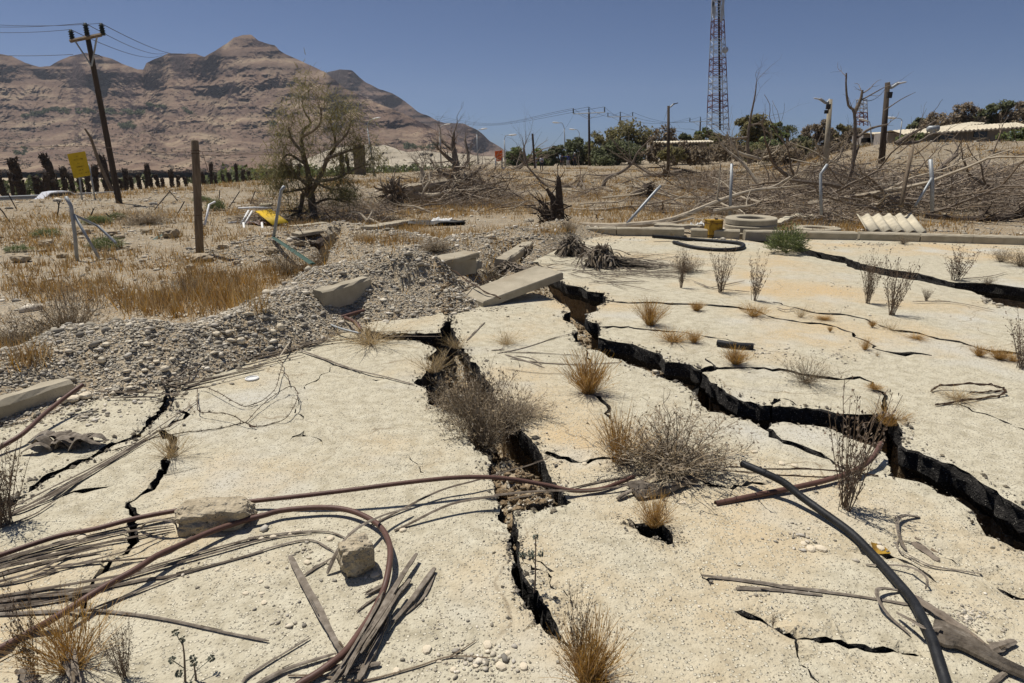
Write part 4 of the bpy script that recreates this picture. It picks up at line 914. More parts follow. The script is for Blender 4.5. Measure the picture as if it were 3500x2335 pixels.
pipe('irrigation_pipe', [(-70,2250),(0,2217),(96,2164),(191,2110,.03),(306,2037,.05),(383,1991,.055),(459,1949,.06),(536,1900,.06),(613,1865,.05),(727,1815,.04),(842,1777,.03),(900,1762,.03),(965,1745,.03),(1080,1735,.03),(1156,1738,.03),(1214,1751,.03),(1271,1778,.03),(1306,1808,.03),(1328,1850,.04),(1334,1896,.05),(1325,1965,.04),(1309,2022,.02),(1271,2099,.02),(1225,2168,.02),(1179,2229,.02),(1133,2267,.02),(1080,2305,.01),(1022,2340,0),(960,2390,0)], .0122, 'pipe_brown', 'thick brown pipe bending back round the concrete lump at bottom centre')
pipe('irrigation_pipe', [(2446,1722),(2600,1690,.01),(2696,1671,.015),(2830,1640,.02),(2925,1606,.03),(2983,1564,.05),(3012,1515,.08)], .0135, 'pipe_brown', 'short brown pipe passing under the black pipe on the right')
pipe('irrigation_pipe', [(-60,1565,.02),(0,1529,.03),(77,1483,.05),(153,1414,.08),(230,1353,.12),(283,1315,.16)], .0135, 'pipe_brown', 'brown pipe leaning up onto the gravel at the left edge')
pipe('black_pipe', [(2537,1585,.10),(2600,1611,.10),(2677,1648,.08),(2734,1694,.05),(2799,1741,.03),(2906,1819,.015),(2983,1896,.01),(3059,1980,.012),(3117,2049,.02),(3155,2118,.03),(3186,2187,.03),(3212,2271,.02),(3232,2335,.01),(3250,2440)], .0178, 'pipe_black', 'thick black plastic pipe curving down the right foreground')
pipe('black_hose', [(2231,808,.12),(2370,819,.04),(2504,828),(2541,837),(2526,850),(2459,854),(2370,845),(2303,828)], .034, 'pipe_black', 'black hose loop lying before the kerb', cat='hose')
pipe('black_bar', [(2452,1171),(2510,1180),(2574,1184)], .028, 'pipe_black', 'short black pipe piece lying on the right slab', cat='pipe')
def wpipe(name, P, r, mat_, label, cat='pipe'):
    mb = MB(); mb.tube(smooth_path([W(*p) for p in P], 6), r, 10); return tag(mb.build(name, mat_, smooth=True), label, cat)
wpipe('rusty_pipe', [(1015,1027,6.6),(1073,982,6.9),(1140,950,7.1),(1229,926,7.3)], .022, 'wire_rust', 'rusty bent pipe poking out of the gravel above the tilted kerb block')
wpipe('rusty_pipe', [(1150,1090,6.0),(1195,1076,6.1),(1252,1060,6.3)], .019, 'pipe_brown', 'brown pipe end crossing the pit under the tilted kerb block')
wpipe('rusty_pipe', [(1180,1086,6.0),(1215,1103,5.85),(1234,1130,5.7)], .019, 'pipe_brown', 'brown pipe stub dropping into the pit by the tilted kerb block')
wpipe('rusty_pipe', [(1375,998,6.9),(1390,975,7.0),(1388,950,7.15),(1383,930,7.2)], .018, 'pipe_brown', 'short curved brown pipe standing out of the gravel mound')
wpipe('grey_hose', [(1072,1030,6.1),(1076,1060,6.0),(1095,1085,5.95),(1130,1110,5.8),(1180,1128,5.6),(1232,1140,5.5)], .011, 'galvanised', 'grey hose looping down from the tilted kerb block', 'hose')
# ============================================================= dry palm stalks
def stalk_mesh(pts, w_, th=.45):
    mb = MB(); n = len(pts); rs = [w_*.40*(.75+.35*math.sin(3.14*min(1, (i+1)/(n*.7))))*U(.9, 1.1) for i in range(n)]; rs[0] *= .8; rs[-1] *= .55
    mb.tube(pts, rs, 10, flat=th, rough=.08, groove=.28); 
    for q in range(2):                        # splinters along it
        i = rng.randint(0, n-3); o_ = Vector((U(-1, 1), U(-1, 1), U(0, 1)))*w_*.35; mb.tube([pts[i]+o_, pts[i+1]+o_*1.1, pts[min(i+2, n-1)]+o_*1.3], [w_*.12, w_*.05], 4)
    return mb
def stalk(P, w_, label, group, lift=.012, mat_='wood_grey', n=5, th=.45):
    if group in ('palm stalks along the left pipes', 'palm stalks over the left crack', 'palm stalks at the gravel foot', 'palm stalks over the central crack'): mat_ = 'wood_brown'; w_ *= 1.45 if 'gravel' in group else 1.15
    pts = px_path(P, lift, n); return tag(stalk_mesh(pts, w_, th).build('palm_stalk', mat_), label, 'stalk', group)
Lb = 'dry grey palm stalk in the long bundle sweeping in from the left edge'; Lg = 'palm stalks along the left pipes'
for P, w_, h in [([(-60,500),(0,480),(600,300),(1200,160),(1600,80)],.018,.012),([(-60,520),(0,500),(500,370),(1100,220),(1550,160)],.016,.012),([(0,525),(560,400),(1200,262),(1560,195)],.018,.012),([(-80,640),(0,600),(500,470),(900,400)],.020,.01),([(380,540),(800,490),(1400,430),(1740,240)],.014,.014),
    ([(-60,690),(0,660),(350,560),(600,430),(1000,330)],.018,.02),([(-60,800),(0,790),(600,690),(1100,600),(1400,510),(2000,340),(2351,250)],.018,.012),([(-60,850),(0,830),(700,730),(1300,570),(2000,380),(2351,280)],.020,.014),([(-60,900),(0,880),(600,780),(1300,640),(1570,600),(2351,390)],.020,.01),([(-60,930),(0,910),(500,830),(800,750)],.018,.012),
    ([(0,690),(250,640),(520,560)],.014,.012),([(-60,560),(200,490),(520,440)],.016,.02),([(0,840),(350,790),(700,760),(1000,690)],.014,.02),([(300,600),(700,500),(1150,380),(1500,240)],.012,.015),([(-50,470),(400,350),(900,260),(1300,190)],.013,.03)]:
    stalk(c1(P), w_, Lb, Lg, h)
stalk(c1([(-60,955),(0,950),(700,920),(1050,935),(1500,1000),(2000,1110),(2400,1190)]), .017, 'single long palm stalk lying apart below the left bundle', None)
stalk(c1([(800,910),(1200,760),(1580,610)]), .016, 'straight palm stalk crossing under the thick brown pipe', None)
stalk(c1([(1250,190),(1320,130,.05),(1450,110,.07),(1560,140,.05),(1585,205,.01)]), .022, 'hooked grey palm stalk left of the rough concrete lump', None)
Lb = 'thin palm stalk in the bundle rising across the left forked crack'; Lg = 'palm stalks over the left crack'
for P, w_ in [([(-50,1460),(100,1400),(500,1200),(900,1000),(1250,790),(1770,440)],.013),([(-30,1500),(200,1400),(600,1190),(1000,960),(1300,780),(1600,620)],.016),([(0,1480),(280,1390),(700,1160),(1050,940),(1400,730)],.018),([(-50,1600),(300,1460),(500,1330)],.013),([(150,1420),(560,1230),(950,1010),(1330,790)],.012)]: stalk(b1(P), w_, Lb, Lg, .015)
Lb = 'dry palm stalk lying along the foot of the gravel bank'; Lg = 'palm stalks at the gravel foot'
for P, w_, h in [([(850,360),(1300,372),(1660,395)],.018,.03),([(980,420),(1300,410),(1450,400)],.014,.02),([(1450,290),(1600,220),(1800,120)],.014,.08),([(1480,280),(1650,240),(1850,170)],.016,.07),([(1450,310),(1700,280),(1900,250)],.016,.05),([(1500,330),(1900,240),(2351,130)],.016,.03),([(1550,345),(2000,225),(2351,150)],.015,.02),([(2000,130),(2200,60),(2351,20)],.018,.05),([(1600,330),(1950,260),(2300,170)],.012,.03),([(1440,260),(1560,240),(1700,130)],.012,.09),([(1430,240),(1480,290),(1600,320)],.013,.06)]: stalk(b1(P), w_, Lb, Lg, h)
c6 = lambda P: crop(850, 650, 2.24, P)
for P, w_, h in [([(-100,1215),(0,1200),(350,1190),(700,1150),(1000,1122),(1480,1120)],.016,.02),([(-100,1290),(0,1280),(400,1190),(700,1090)],.018,.03),([(-100,1370),(0,1360),(420,1260)],.018,.015),([(-50,1310),(300,1230),(650,1120)],.014,.03),([(0,1340),(350,1225),(560,1170)],.013,.02),([(50,1240),(500,1160),(850,1130)],.014,.03),([(600,1090),(1000,1085),(1340,1078)],.010,.04)]: stalk(c6(P), w_, Lb, Lg, h)
stalk(c6([(380,1220),(600,1300),(800,1372),(1050,1430),(1270,1490)]), .026, 'long straight palm stalk pointing at the corner of the central crack', None)
stalk(c6([(240,1270),(310,1170),(420,1040),(540,1010)]), .016, 'pale forked twig leaning on the stalks by the gravel', None, .06, 'bark_pale')
stalk(c6([(1670,1150),(1740,1080),(1810,1010)]), .022, 'stick lying on the slab right of the crack head', None)
stalk(c6([(1860,1225),(1960,1220)]), .02, 'short stick right of the tumbleweed', None)
Lb = 'palm stalk bridging the central crack beside the brown pipe'; Lg = 'palm stalks over the central crack'
stalk(b2([(1080,1560),(1300,1450),(1700,1250,.03),(2050,1150,.05),(2351,1060,.04)])+b3([(250,1030,.04),(450,960,.01)]), .015, Lb, Lg)
stalk(b2([(1300,1600),(1400,1560),(1800,1370,.04),(2200,1295,.05)])+b3([(0,1285,.05),(400,1250,.03),(850,1240,.02),(1200,1190,.02),(1400,1120,.02),(1700,1050,.01),(2080,1010,.01)]), .019, Lb, Lg)
stalk(b3([(650,1225),(1000,1150),(1400,1080),(1650,1060)]), .014, Lb, Lg); stalk(b3([(100,1320,.03),(350,1280,.02),(560,1245)]), .010, Lb, Lg)
stalk(b3([(1070,1320),(1190,1250,.01),(1260,1230,.03)]), .032, 'stubby dark palm stalk end under the fan shaped frond base', None, .02)
Lb = 'dry stalk spread right of the tumbleweed on the middle slab'; Lg = 'stalks right of the tumbleweed'
for P, w_ in [([(0,1360),(200,1320),(450,1240),(610,1200)],.016),([(20,1350),(350,1360),(640,1380)],.014),([(60,1370),(250,1430),(360,1470)],.020),([(100,1400),(300,1430),(600,1445),(950,1430)],.018),([(60,1480),(300,1510),(560,1520)],.008),([(130,1380),(260,1400),(340,1450)],.012)]: stalk(crop(1700,600,2.24,P), w_, Lb, Lg)
Lb = 'weathered palm stalk in the splayed pile at bottom centre'; Lg = 'palm stalk pile at bottom centre'
for P, w_, h in [([(1500,410),(1350,640),(1100,1050),(800,1480),(700,1600)],.028,.04),([(1440,640),(1250,860),(1050,1200),(760,1520)],.034,.02),([(1660,540),(1450,830),(1280,1030)],.030,.02),([(1660,590),(1560,800),(1400,950)],.018,.01),([(1200,690),(1040,780)],.030,.015),([(1150,790),(1050,860),(960,930)],.014,.01),([(1230,1000),(1100,1300),(980,1540)],.036,.02),([(910,1460),(1060,1410),(1180,1390)],.030,.015),([(1200,760),(1120,920),(960,1200),(820,1420)],.016,.05),([(1300,780),(1150,1000),(950,1300),(860,1500)],.020,.05),([(1380,700),(1200,980),(1020,1250)],.016,.05),([(1000,1240),(900,1420),(760,1560)],.022,.03),([(850,1400),(700,1450),(500,1540)],.020,.02),([(1260,900),(1120,1120),(1000,1300)],.02,.06)]: stalk(c2(P), w_, Lb, Lg, h)
stalk(c2([(370,430),(480,640),(650,950),(760,1160),(858,1325)]), .034, 'flat straight grey slat leaning on the bottom centre pile', None, .03, th=.3)
stalk(c2([(50,1600),(180,1520),(400,1420),(780,1300)]), .024, 'curved palm stalk reaching the pile from bottom left', None, .015)
stalk(c2([(-60,1560),(0,1500),(200,1370),(550,1160)]), .014, 'thin straight stick at the bottom left of the pile', None)
stalk(c2([(350,1500),(600,1500),(800,1525),(1050,1540),(1500,1420),(1800,1330),(2150,1340)]), .011, 'thin forked twig along the bottom edge', None, .01, 'post_wood'); stalk(c2([(1790,1330),(1900,1270),(2035,1180)]), .007, 'side twig of the thin stick at the bottom edge', None, .01, 'post_wood')
stalk(c2([(700,590),(790,400,.06),(950,200,.10),(1200,70,.06),(1450,0,.03)]), .026, 'arched palm stalk leaning over the small concrete lump', None)
stalk(c2([(500,600),(620,520),(740,450)]), .016, 'short stick left of the small concrete lump', None)
Lb = 'bent thin stalk between the two concrete lumps'; Lg = 'thin stalks between the concrete lumps'
for P in ([(0,270),(400,220),(700,215),(870,270)], [(0,315),(300,255),(560,225)], [(0,420),(300,330),(560,290),(760,390)]): stalk(c2(P), .014, Lb, Lg)
stalk(c3([(1820,605),(2351,670)])+c4([(200,705),(500,740),(1000,810),(1350,870)]), .022, 'upper long palm stalk running under the black pipe at lower right', None)
stalk(c3([(2130,722),(2351,725)])+c4([(200,740),(550,782)]), .024, 'shorter broken palm stalk below the long one at lower right', None)
stalk(c4([(940,510),(1270,520,.02),(1420,570,.03),(1490,650,.03),(1470,730)]), .014, 'thin hooked stalk right of the black pipe', None)
stalk(c4([(1270,745),(1100,720,.02),(1040,745,.03),(1060,840,.03),(1160,980,.01),(1335,1130)]), .020, 'hook shaped palm stalk crossing the black pipe from the left', None)
stalk(c4([(1420,85),(1280,70,.02),(1220,130,.02),(1250,300,.01),(1300,380)]), .022, 'curled grey vine stem beyond the black pipe', None)
Lb = 'fine dry tendril trailing from the curled vine stem'; Lg = 'tendrils of the vine stem'
for P in ([(1240,270),(1220,350),(1300,430),(1500,520),(1950,590)], [(1250,290),(1400,320)], [(1280,400),(1500,510),(1700,550),(1950,585)], [(1200,70),(1220,120)]): stalk(c4(P), .008, Lb, Lg)
stalk(c4([(1370,310),(1480,390),(1590,475)]), .055, 'flat piece of grey bark right of the black pipe', None, .01, 'bark_dead', th=.25)
stalk(c4([(1340,780),(1600,950,.01),(1900,1150,.01),(2050,1280)]), .042, 'thick rough palm trunk strip at lower right', None, .02, 'bark_dead', th=.5)
stalk(c4([(2040,1275),(2150,1230),(2275,1190)]), .045, 'stub of a palm stalk at the end of the thick strip', None, .02)
stalk(c4([(2030,1600),(2160,1490),(2260,1440)]), .022, 'stick entering from the bottom right corner', None, .015)
stalk(c4([(1215,940),(1350,1010,.02),(1470,1080,.03),(1620,1070,.03)]), .018, 'short split stalk left of the wide frond base', None, .03)
def frondbase(P, ws, label):                 # a wide fan shaped sheath
    pts = px_path(P, .02, 5); n = len(pts); mb = MB()
    wv = np.interp(np.linspace(0, 1, n), np.linspace(0, 1, len(ws)), ws); vs = []; K = 15
    for i, p in enumerate(pts):
        t = (pts[min(i+1, n-1)]-pts[max(i-1, 0)]).normalized(); b = t.cross(Vector((0, 0, 1))).normalized()
        for sgn in (1, -1):
            for j in range(K):
                u = (j/(K-1)-.5)*sgn; vs.append(p+b*u*wv[i]+Vector((0, 0, (.010+.25*wv[i]*(.25-u*u)+(.007 if j % 2 else -.004))*1.0+(.006*sgn))))
    M = 2*K
    fs = [(i*M+j, i*M+(j+1) % M, (i+1)*M+(j+1) % M, (i+1)*M+j) for i in range(n-1) for j in range(M)]+[tuple(range(M-1, -1, -1)), tuple((n-1)*M+j for j in range(M))]
    mb.add(vs, fs); return tag(mb.build('frond_base', 'wood_grey'), label, 'frond')
frondbase(b3([(1195,1260),(1290,1250),(1440,1255),(1600,1215),(1765,1150)]), [.13,.15,.07,.04,.05], 'fan shaped grey frond base right of the central crack')
frondbase(c4([(1530,1110),(1640,1150),(1800,1210),(2100,1390),(2400,1530)]), [.10,.12,.085,.04,.03], 'wide splayed grey frond base in the bottom right corner')
p0 = YG(235, 1535); t = thing('palm_sheath', 'crumpled grey palm sheath on the left slab', 'sheath', p0)
for k in range(16):
    a = U(-.5, .5)+(math.pi if k % 3 == 0 else 0); L = U(.08, .17); d = Vector((math.cos(a), math.sin(a)*.8, 0)); b = p0+Vector((U(-.09, .05), U(-.05, .06), .01)); mb = MB(); mb.tube(smooth_path([b, b+d*L*.4+Vector((0, 0, U(.03, .075))), b+d*L*.8+Vector((0, 0, U(.02, .06))), b+d*L*1.1+Vector((0, 0, U(0, .02)))], 4), [.022, .03, .03, .03, .03, .028, .028, .026, .024, .02, .016, .012, .008], 6, flat=.2, rough=.15); child('strip', mb, 'wood_grey', t)
stalk(b1([(600,790,.05),(720,770,.05),(840,735,.03)]), .026, 'dark stalk end sticking out of the crumpled sheath', None); stalk(b1([(480,830,.05),(560,770,.06),(640,740,.05)]), .018, 'thin strip on top of the crumpled sheath', None)
stalk(c1([(200,1440),(250,1500),(300,1600)]), .055, 'grey flat slat end at the bottom left corner', None, .02, th=.35)
stalk(c1([(600,1260,.03),(640,1400,.04),(700,1600,.04)]), .05, 'broad grey slat standing out of the bottom left weed', None, .02, th=.35)
# ============================================================= lumps of concrete
def lump(px, py, wpx, dpx, hpx, label, seed, rz=0, name='concrete_lump', mat_='rubble_concrete', terr=False, sub=3, amp=.34, box=.5, cat='concrete', group=None):
    p = TG(px, py) if terr else YG(px, py); m = pxm(p); sx, sy, sz = wpx/m/2, dpx/m/2, hpx/m/2
    bm = bmesh.new(); bmesh.ops.create_icosphere(bm, subdivisions=sub, radius=1)
    co = np.array([tuple(v.co) for v in bm.verts]); mx = np.abs(co).max(1, keepdims=True); c2_ = co*(1-box)+co/mx*box
    c2_ = c2_*(1+amp*fbm(co[:, 0]*1.7+co[:, 2]*1.1+seed, co[:, 1]*1.7+co[:, 2]*1.3-seed, seed, 5, .55))[:, None]*np.array((sx, sy, sz))
    for v, q in zip(bm.verts, c2_): v.co = q
    me = bpy.data.meshes.new(name); bm.to_mesh(me); bm.free(); me.materials.append(MAT[mat_])
    o = bpy.data.objects.new(name, me); C.objects.link(o); o.location = p+Vector((0, 0, sz*.82)); o.rotation_euler = (U(-.08, .08), U(-.08, .08), rz)
    me.polygons.foreach_set('use_smooth', [sub > 2 and False]*len(me.polygons))
    WPOS[o.name] = np.array(tuple(o.location)); return tag(o, label, cat, group)
lump(740,1806,235,120,95, 'rough pebbly concrete block lying on the upper brown pipe', 11, .22, sub=4)
lump(1220,1955,120,110,130, 'small rough concrete lump inside the bend of the brown pipe', 23, .5, sub=4)
# larger single stones
RG = 'big stones in the left field'
for i, (x, y, w_, h_) in enumerate([(70,895,66,32),(160,840,62,26),(215,880,46,20),(290,800,58,24),(385,805,40,20),(500,795,44,18),(585,812,60,40),(760,852,50,22),(690,890,90,30),(930,865,60,26),(1020,840,50,24),(1160,810,40,26),(810,905,36,20),(540,1005,56,26),(640,1024,26,16),(650,920,40,20),(410,815,36,18),(760,940,34,24)]):
    lump(x, y, w_*.85, w_*.7, h_*.85, 'tan weathered boulder lying in the dry left field', 40+i, U(0, 3), 'boulder', 'boulder', True, 3, .45, .25, 'boulder', RG)
RG = 'stones standing out on the gravel bank'
for i, (x, y, w_, h_) in enumerate([(285,1122,46,40),(350,1238,30,30),(365,1183,30,18),(565,1268,36,28),(590,1240,28,18),(630,1245,24,14),(495,1270,26,14),(825,1175,36,34),(880,1165,30,24),(960,1140,34,38),(935,1150,30,26),(905,1155,26,22),(250,1372,56,30),(295,1362,50,34),(215,1378,40,30),(740,1140,32,18),(535,1240,28,14),(480,1230,22,14),(270,1170,26,14),(150,1270,24,14),(445,1330,30,18)]):
    lump(x, y, w_*.8, w_*.7, h_*.75, 'rounded cream stone on the gravel bank at left', 80+i, U(0, 3), 'stone', 'pebble', True, 2, .22, .2, 'stone', RG)
RG = 'pale pebbles on the near pavement'
for i, (x, y, w_) in enumerate([(992,1835,24),(1018,1827,22),(895,1852,22),(935,1848,26),(1378,1822,26),(1282,1978,32),(894,2003,20),(897,2042,20),(905,2074,24),(1460,2232,38),(1667,2215,38),(2335,1720,24),(1052,1937,28),(1130,1854,28),(645,1902,18),(745,1961,20),(842,2043,22),(282,1854,38),(187,1907,20),(2577,1547,26),(2770,1885,38),(2805,1885,40),(2745,1865,26),(1712,2290,40),(1735,2240,24),(1790,2290,34),(1355,2305,30),(1550,2300,26),(1625,2285,24),(1500,2270,22),(3008,1882,30),(2672,1590,26),(2715,1598,26),(1998,1584,20)]):
    lump(x, y, w_, w_*.8, w_*.5, 'pale rounded pebble lying on the near pavement', 120+i, U(0, 3), 'pebble', 'pebble', False, 2, .2, .2, 'pebble', RG)
# white plastic lid
p = YG(862, 1298); mb = MB(); m = pxm(p); mb.tube([p+Vector((.045*math.cos(a), .045*math.sin(a), .012)) for a in np.linspace(0, 6.283, 20)], .006, 6)
mb.add([p+Vector((.045*math.cos(a), .045*math.sin(a), .010)) for a in np.linspace(0, 6.1, 18)], [tuple(range(18))]); tag(mb.build('plastic_lid', 'white_paint'), 'white plastic lid lying on the left slab', 'lid')
p = G(3002, 1888); mb = MB(); mb.add([p+Vector(q) for q in ((-.03, -.03, .012), (.03, -.035, .02), (.035, .025, .016), (-.02, .03, .03))], [(0, 1, 2, 3)]); mb.add([p+Vector(q) for q in ((-.03, -.03, .009), (.03, -.035, .017), (.035, .025, .013), (-.02, .03, .027))], [(3, 2, 1, 0)]); tag(mb.build('orange_scrap', 'yellow_rust'), 'rusty orange scrap beside the black pipe', 'scrap')
# ============================================================= barbed wire and thin wires
def wire(P, r, label, barbs=True, name='barbed_wire', group=None, lift=.01):
    pts = px_path(P, lift, 8); t = thing(name, label, 'wire', pts[0], group); mb = MB(); mb.tube(pts, r, 5); off = [q+Vector((r*1.6*math.cos(i*.9), r*1.6*math.sin(i*.9), r*1.6*math.sin(i*.9+1))) for i, q in enumerate(pts)]; mb.tube(off, r*.8, 4); child('strand', mb, 'wire_rust', t)
    if barbs:
        acc = 0
        for a, b in zip(pts, pts[1:]):
            acc += (b-a).length
            if acc > .10:
                acc = 0; bm_ = MB()
                for q in range(4):
                    u = Vector((U(-1, 1), U(-1, 1), U(-.6, 1))).normalized(); bm_.tube([b-u*.003, b+u*.017], [r*.9, r*.5], 4)
                child('barb', bm_, 'wire_rust', t)
wire(b1([(1760,340,.02),(1765,480,.03),(1780,540,.03),(1900,550,.04),(2050,565,.05),(2170,630,.03),(2280,680,.01)])+b2([(0,662),(100,672),(230,640),(330,600,.02),(400,500,.04),(440,400,.05),(410,330,.05),(370,315,.05),(280,360,.04),(180,430,.03),(80,520,.02),(0,610,.01)])+b1([(2170,640),(1900,700),(1700,720),(1400,770),(1000,890)]), .0019, 'large loop of rusty barbed wire on the left slab')
wire(b1([(1660,350),(1830,322,.03),(2000,400,.04),(2170,490,.02),(2300,460,.01)])+b2([(0,490),(140,430,.02),(240,330,.04),(270,230,.04),(300,130,.04),(290,90,.03),(200,30,.02)]), .0019, 'upper curl of rusty barbed wire running to the gravel foot')
wire(b2([(300,170,.03),(350,230,.03),(365,300,.02)]), .0018, 'short side curl of barbed wire beside the big loop', False)
wire(b3([(2080,1035),(2351,1040)])+b4([(0,1050),(500,1055),(800,1085),(1050,1110)]), .0028, 'thin straight wire on the slab left of the tall weed', False, 'wire')
wire(b3([(1850,1050),(2351,1090)])+b4([(80,1100),(400,1118),(800,1130)]), .0026, 'second thin wire parallel below the straight one', False, 'wire')
wire(b4([(1520,360),(1600,310,.02),(1900,292,.04),(2100,310,.04),(2190,355,.02),(2120,400),(1900,430),(1560,480)]), .005, 'dark wire hoop lying on the right slab', False, 'wire')
wire(b4([(1860,375),(2050,360),(2190,345)]), .004, 'wire end across the hoop on the right slab', False, 'wire')
wire(crop(850,650,2.24,[(1470,560,.35),(1600,640,.25),(1780,760,.15),(1930,830,.08)]), .006, 'cable hanging from the flat broken slab to the tilted plate', False, 'wire')
wire(crop(850,650,2.24,[(1460,570,.35),(1560,700,.15),(1660,800,.08)]), .004, 'thin wire dropping into the crack head', False, 'wire')
wire(crop(850,650,2.24,[(1550,830,.1),(1700,740,.15),(1900,660,.15)]), .004, 'thin wire crossing behind the tilted plate', False, 'wire')
# ============================================================= kerbs and broken concrete
def beam(mb, p0, p1, wd, ht, bev=.02, jit=.008):      # a concrete bar with worn top edges between two base points
    p0, p1 = Vector(p0), Vector(p1); t = (p1-p0).normalized(); b = t.cross(Vector((0, 0, 1))).normalized(); u = b.cross(t)
    prof = [(-.5*wd, 0), (.5*wd, 0), (.5*wd, ht-bev), (.5*wd-bev, ht), (-.5*wd+bev, ht), (-.5*wd, ht-bev)]
    L = (p1-p0).length; n = max(2, int(L/.12)); vs = []
    for i in range(n+1):
        for x, z in prof: vs.append(p0+t*(L*i/n)+b*(x+U(-jit, jit))+u*(z+U(-jit, jit)))
    k = len(prof); mb.add(vs, [(i*k+j, i*k+(j+1) % k, (i+1)*k+(j+1) % k, (i+1)*k+j) for i in range(n) for j in range(k)]+[tuple(range(k-1, -1, -1)), tuple(n*k+j for j in range(k))])
kerb = tag(mkobj('kerb', [], [], 'concrete', origin=(0, 0, 0)), kind='structure')
KX = [(1985,812),(2048,812),(2108,812.5),(2195,813),(2343,816),None,(2366,817),(2535,823),None,(2549,824),(2740,827),(2935,831),None,(2943,831),(3150,838),(3330,843),(3520,849),(3760,857),(4050,866)]
for a, b in zip(KX, KX[1:]):
    if a is None or b is None: continue
    A = G(a[0]+1.2, a[1], .02); B = G(b[0]-1.2, b[1], .02); A.y += .14; B.y += .14; mb = MB(); beam(mb, A, B, .24, .20, .025, .005); child('kerb_stone', mb, 'concrete', kerb)
mb = MB(); beam(mb, G(1930,815,.02), G(1982,797,.05), .22, .17); child('kerb_stone', mb, 'concrete', kerb)
mb = MB(); beam(mb, G(-260,1545,.0)+Vector((-.03, .08, 0)), G(225,1382,.0)+Vector((-.03, .09, 0)), .15, .155, .025); tag(mb.build('kerb_stone', 'concrete'), 'tan kerb stone at the left edge half covered by gravel', 'kerb stone')
mb = MB(); A = W(1092,1064,6.05); B = W(1256,1012,6.6); beam(mb, A, B, .15, .21, .02); tag(mb.build('kerb_block', 'concrete'), 'tilted kerb block sticking out of the gravel above the pit', 'kerb block')
mb = MB(); A = W(1395,922,7.35); B = W(1612,874,8.1); beam(mb, A, B, .30, .055, .012); tag(mb.build('concrete_slab', 'concrete'), 'thin broken slab lying on top of the dark block on the mound', 'slab')
mb = MB(); A = W(1430,962,7.3); B = W(1604,938,8.0); beam(mb, A+Vector((0, .1, 0)), B+Vector((0, .1, 0)), .22, .21, .015); tag(mb.build('kerb_block', 'concrete'), 'big shaded block under the thin broken slab', 'kerb block')
mb = MB(); beam(mb, W(1165,918,7.6), W(1243,924,7.7), .16, .05, .012); tag(mb.build('kerb_block', 'concrete'), 'small pale concrete piece flat on the mound at left', 'kerb block')
mb = MB(); beam(mb, G(1712,915,.03), G(1808,848,.06), .20, .13, .02); tag(mb.build('kerb_block', 'concrete'), 'kerb block lying aslant behind the tilted plate', 'kerb block')
mb = MB(); beam(mb, W(1596,930,8.6), W(1625,915,9.0), .2, .12, .02); tag(mb.build('kerb_block', 'concrete'), 'small block right of the big shaded block', 'kerb block')
for x0, y0, x1, y1, lb in [(1000,785,1110,772,'flat tan concrete slab in the field right of the green strip'),(1010,812,1095,800,'flat tan slab just below the other one in the field'),(1260,790,1400,765,'long tan slab in the field by the torn black sheet'),(2240,793,2395,800,'long thin board on the kerb left of the rusty can')]:
    mb = MB(); beam(mb, TG(x0, y0)+Vector((0, 0, .12 if x0 > 2000 else .02)), TG(x1, y1)+Vector((0, 0, .12 if x0 > 2000 else .03)), .3, .06, .01); tag(mb.build('concrete_slab', 'concrete'), lb, 'slab')
top = [G(1576,1005,.10), G(1650,1036,.07), G(1925,934,.30), G(1836,909,.33)]; nrm_ = Vector((0, 0, -.075)); mb = MB()
bev = [sum(top, Vector())/4+(p-sum(top, Vector())/4)*.97+Vector((0, 0, .012)) for p in top]
mb.add(top+[p+nrm_ for p in top]+bev, [(8, 9, 10, 11), (0, 1, 9, 8), (1, 2, 10, 9), (2, 3, 11, 10), (3, 0, 8, 11), (1, 0, 4, 5), (2, 1, 5, 6), (3, 2, 6, 7), (0, 3, 7, 4), (7, 6, 5, 4)]); tag(mb.build('concrete_plate', 'concrete'), 'large tilted concrete plate bridging the head of the cracks', 'plate')
# ============================================================= things on the kerb
def ring(c, ro, ri, h, z0, n=40):
    mb = MB(); vs = []
    for i in range(n):
        a = 6.28318*i/n; q = 1+U(-.006, .006)
        for r, z in ((ri, 0), (ro, 0), (ro, h*.85), (ro*.97, h), (ri*1.05, h), (ri, h*.85)): vs.append(Vector(c)+Vector((r*q*math.cos(a), r*q*math.sin(a), z0+z)))
    mb.add(vs, [(i*6+j, i*6+(j+1) % 6, ((i+1) % n)*6+(j+1) % 6, ((i+1) % n)*6+j) for i in range(n) for j in range(6)]); return mb
p = TG(2805, 797); p.y += .2; tag(ring(p, .48, .27, .10, .0).build('concrete_ring', 'concrete'), 'flat pale concrete ring behind the kerb', 'ring')
c = W(2566, 790, 13.3); c.z = tz(c.x, c.y)
for i, lb in enumerate(('bottom ring of the stack of three concrete rings behind the kerb', 'middle ring of the stack of three concrete rings behind the kerb', 'top ring of the stack of three concrete rings behind the kerb')):
    o = ring(c+Vector((.03*i-.03, .02*i, 0)), .52, .29, .115, 0).build('concrete_ring', 'concrete', origin=tuple(c)); o.location = c+Vector((0, 0, .125*i+.01)); o.rotation_euler = (.02, -.05+.01*i, .3*i); tag(o, lb, 'ring', 'rings stacked behind the kerb')
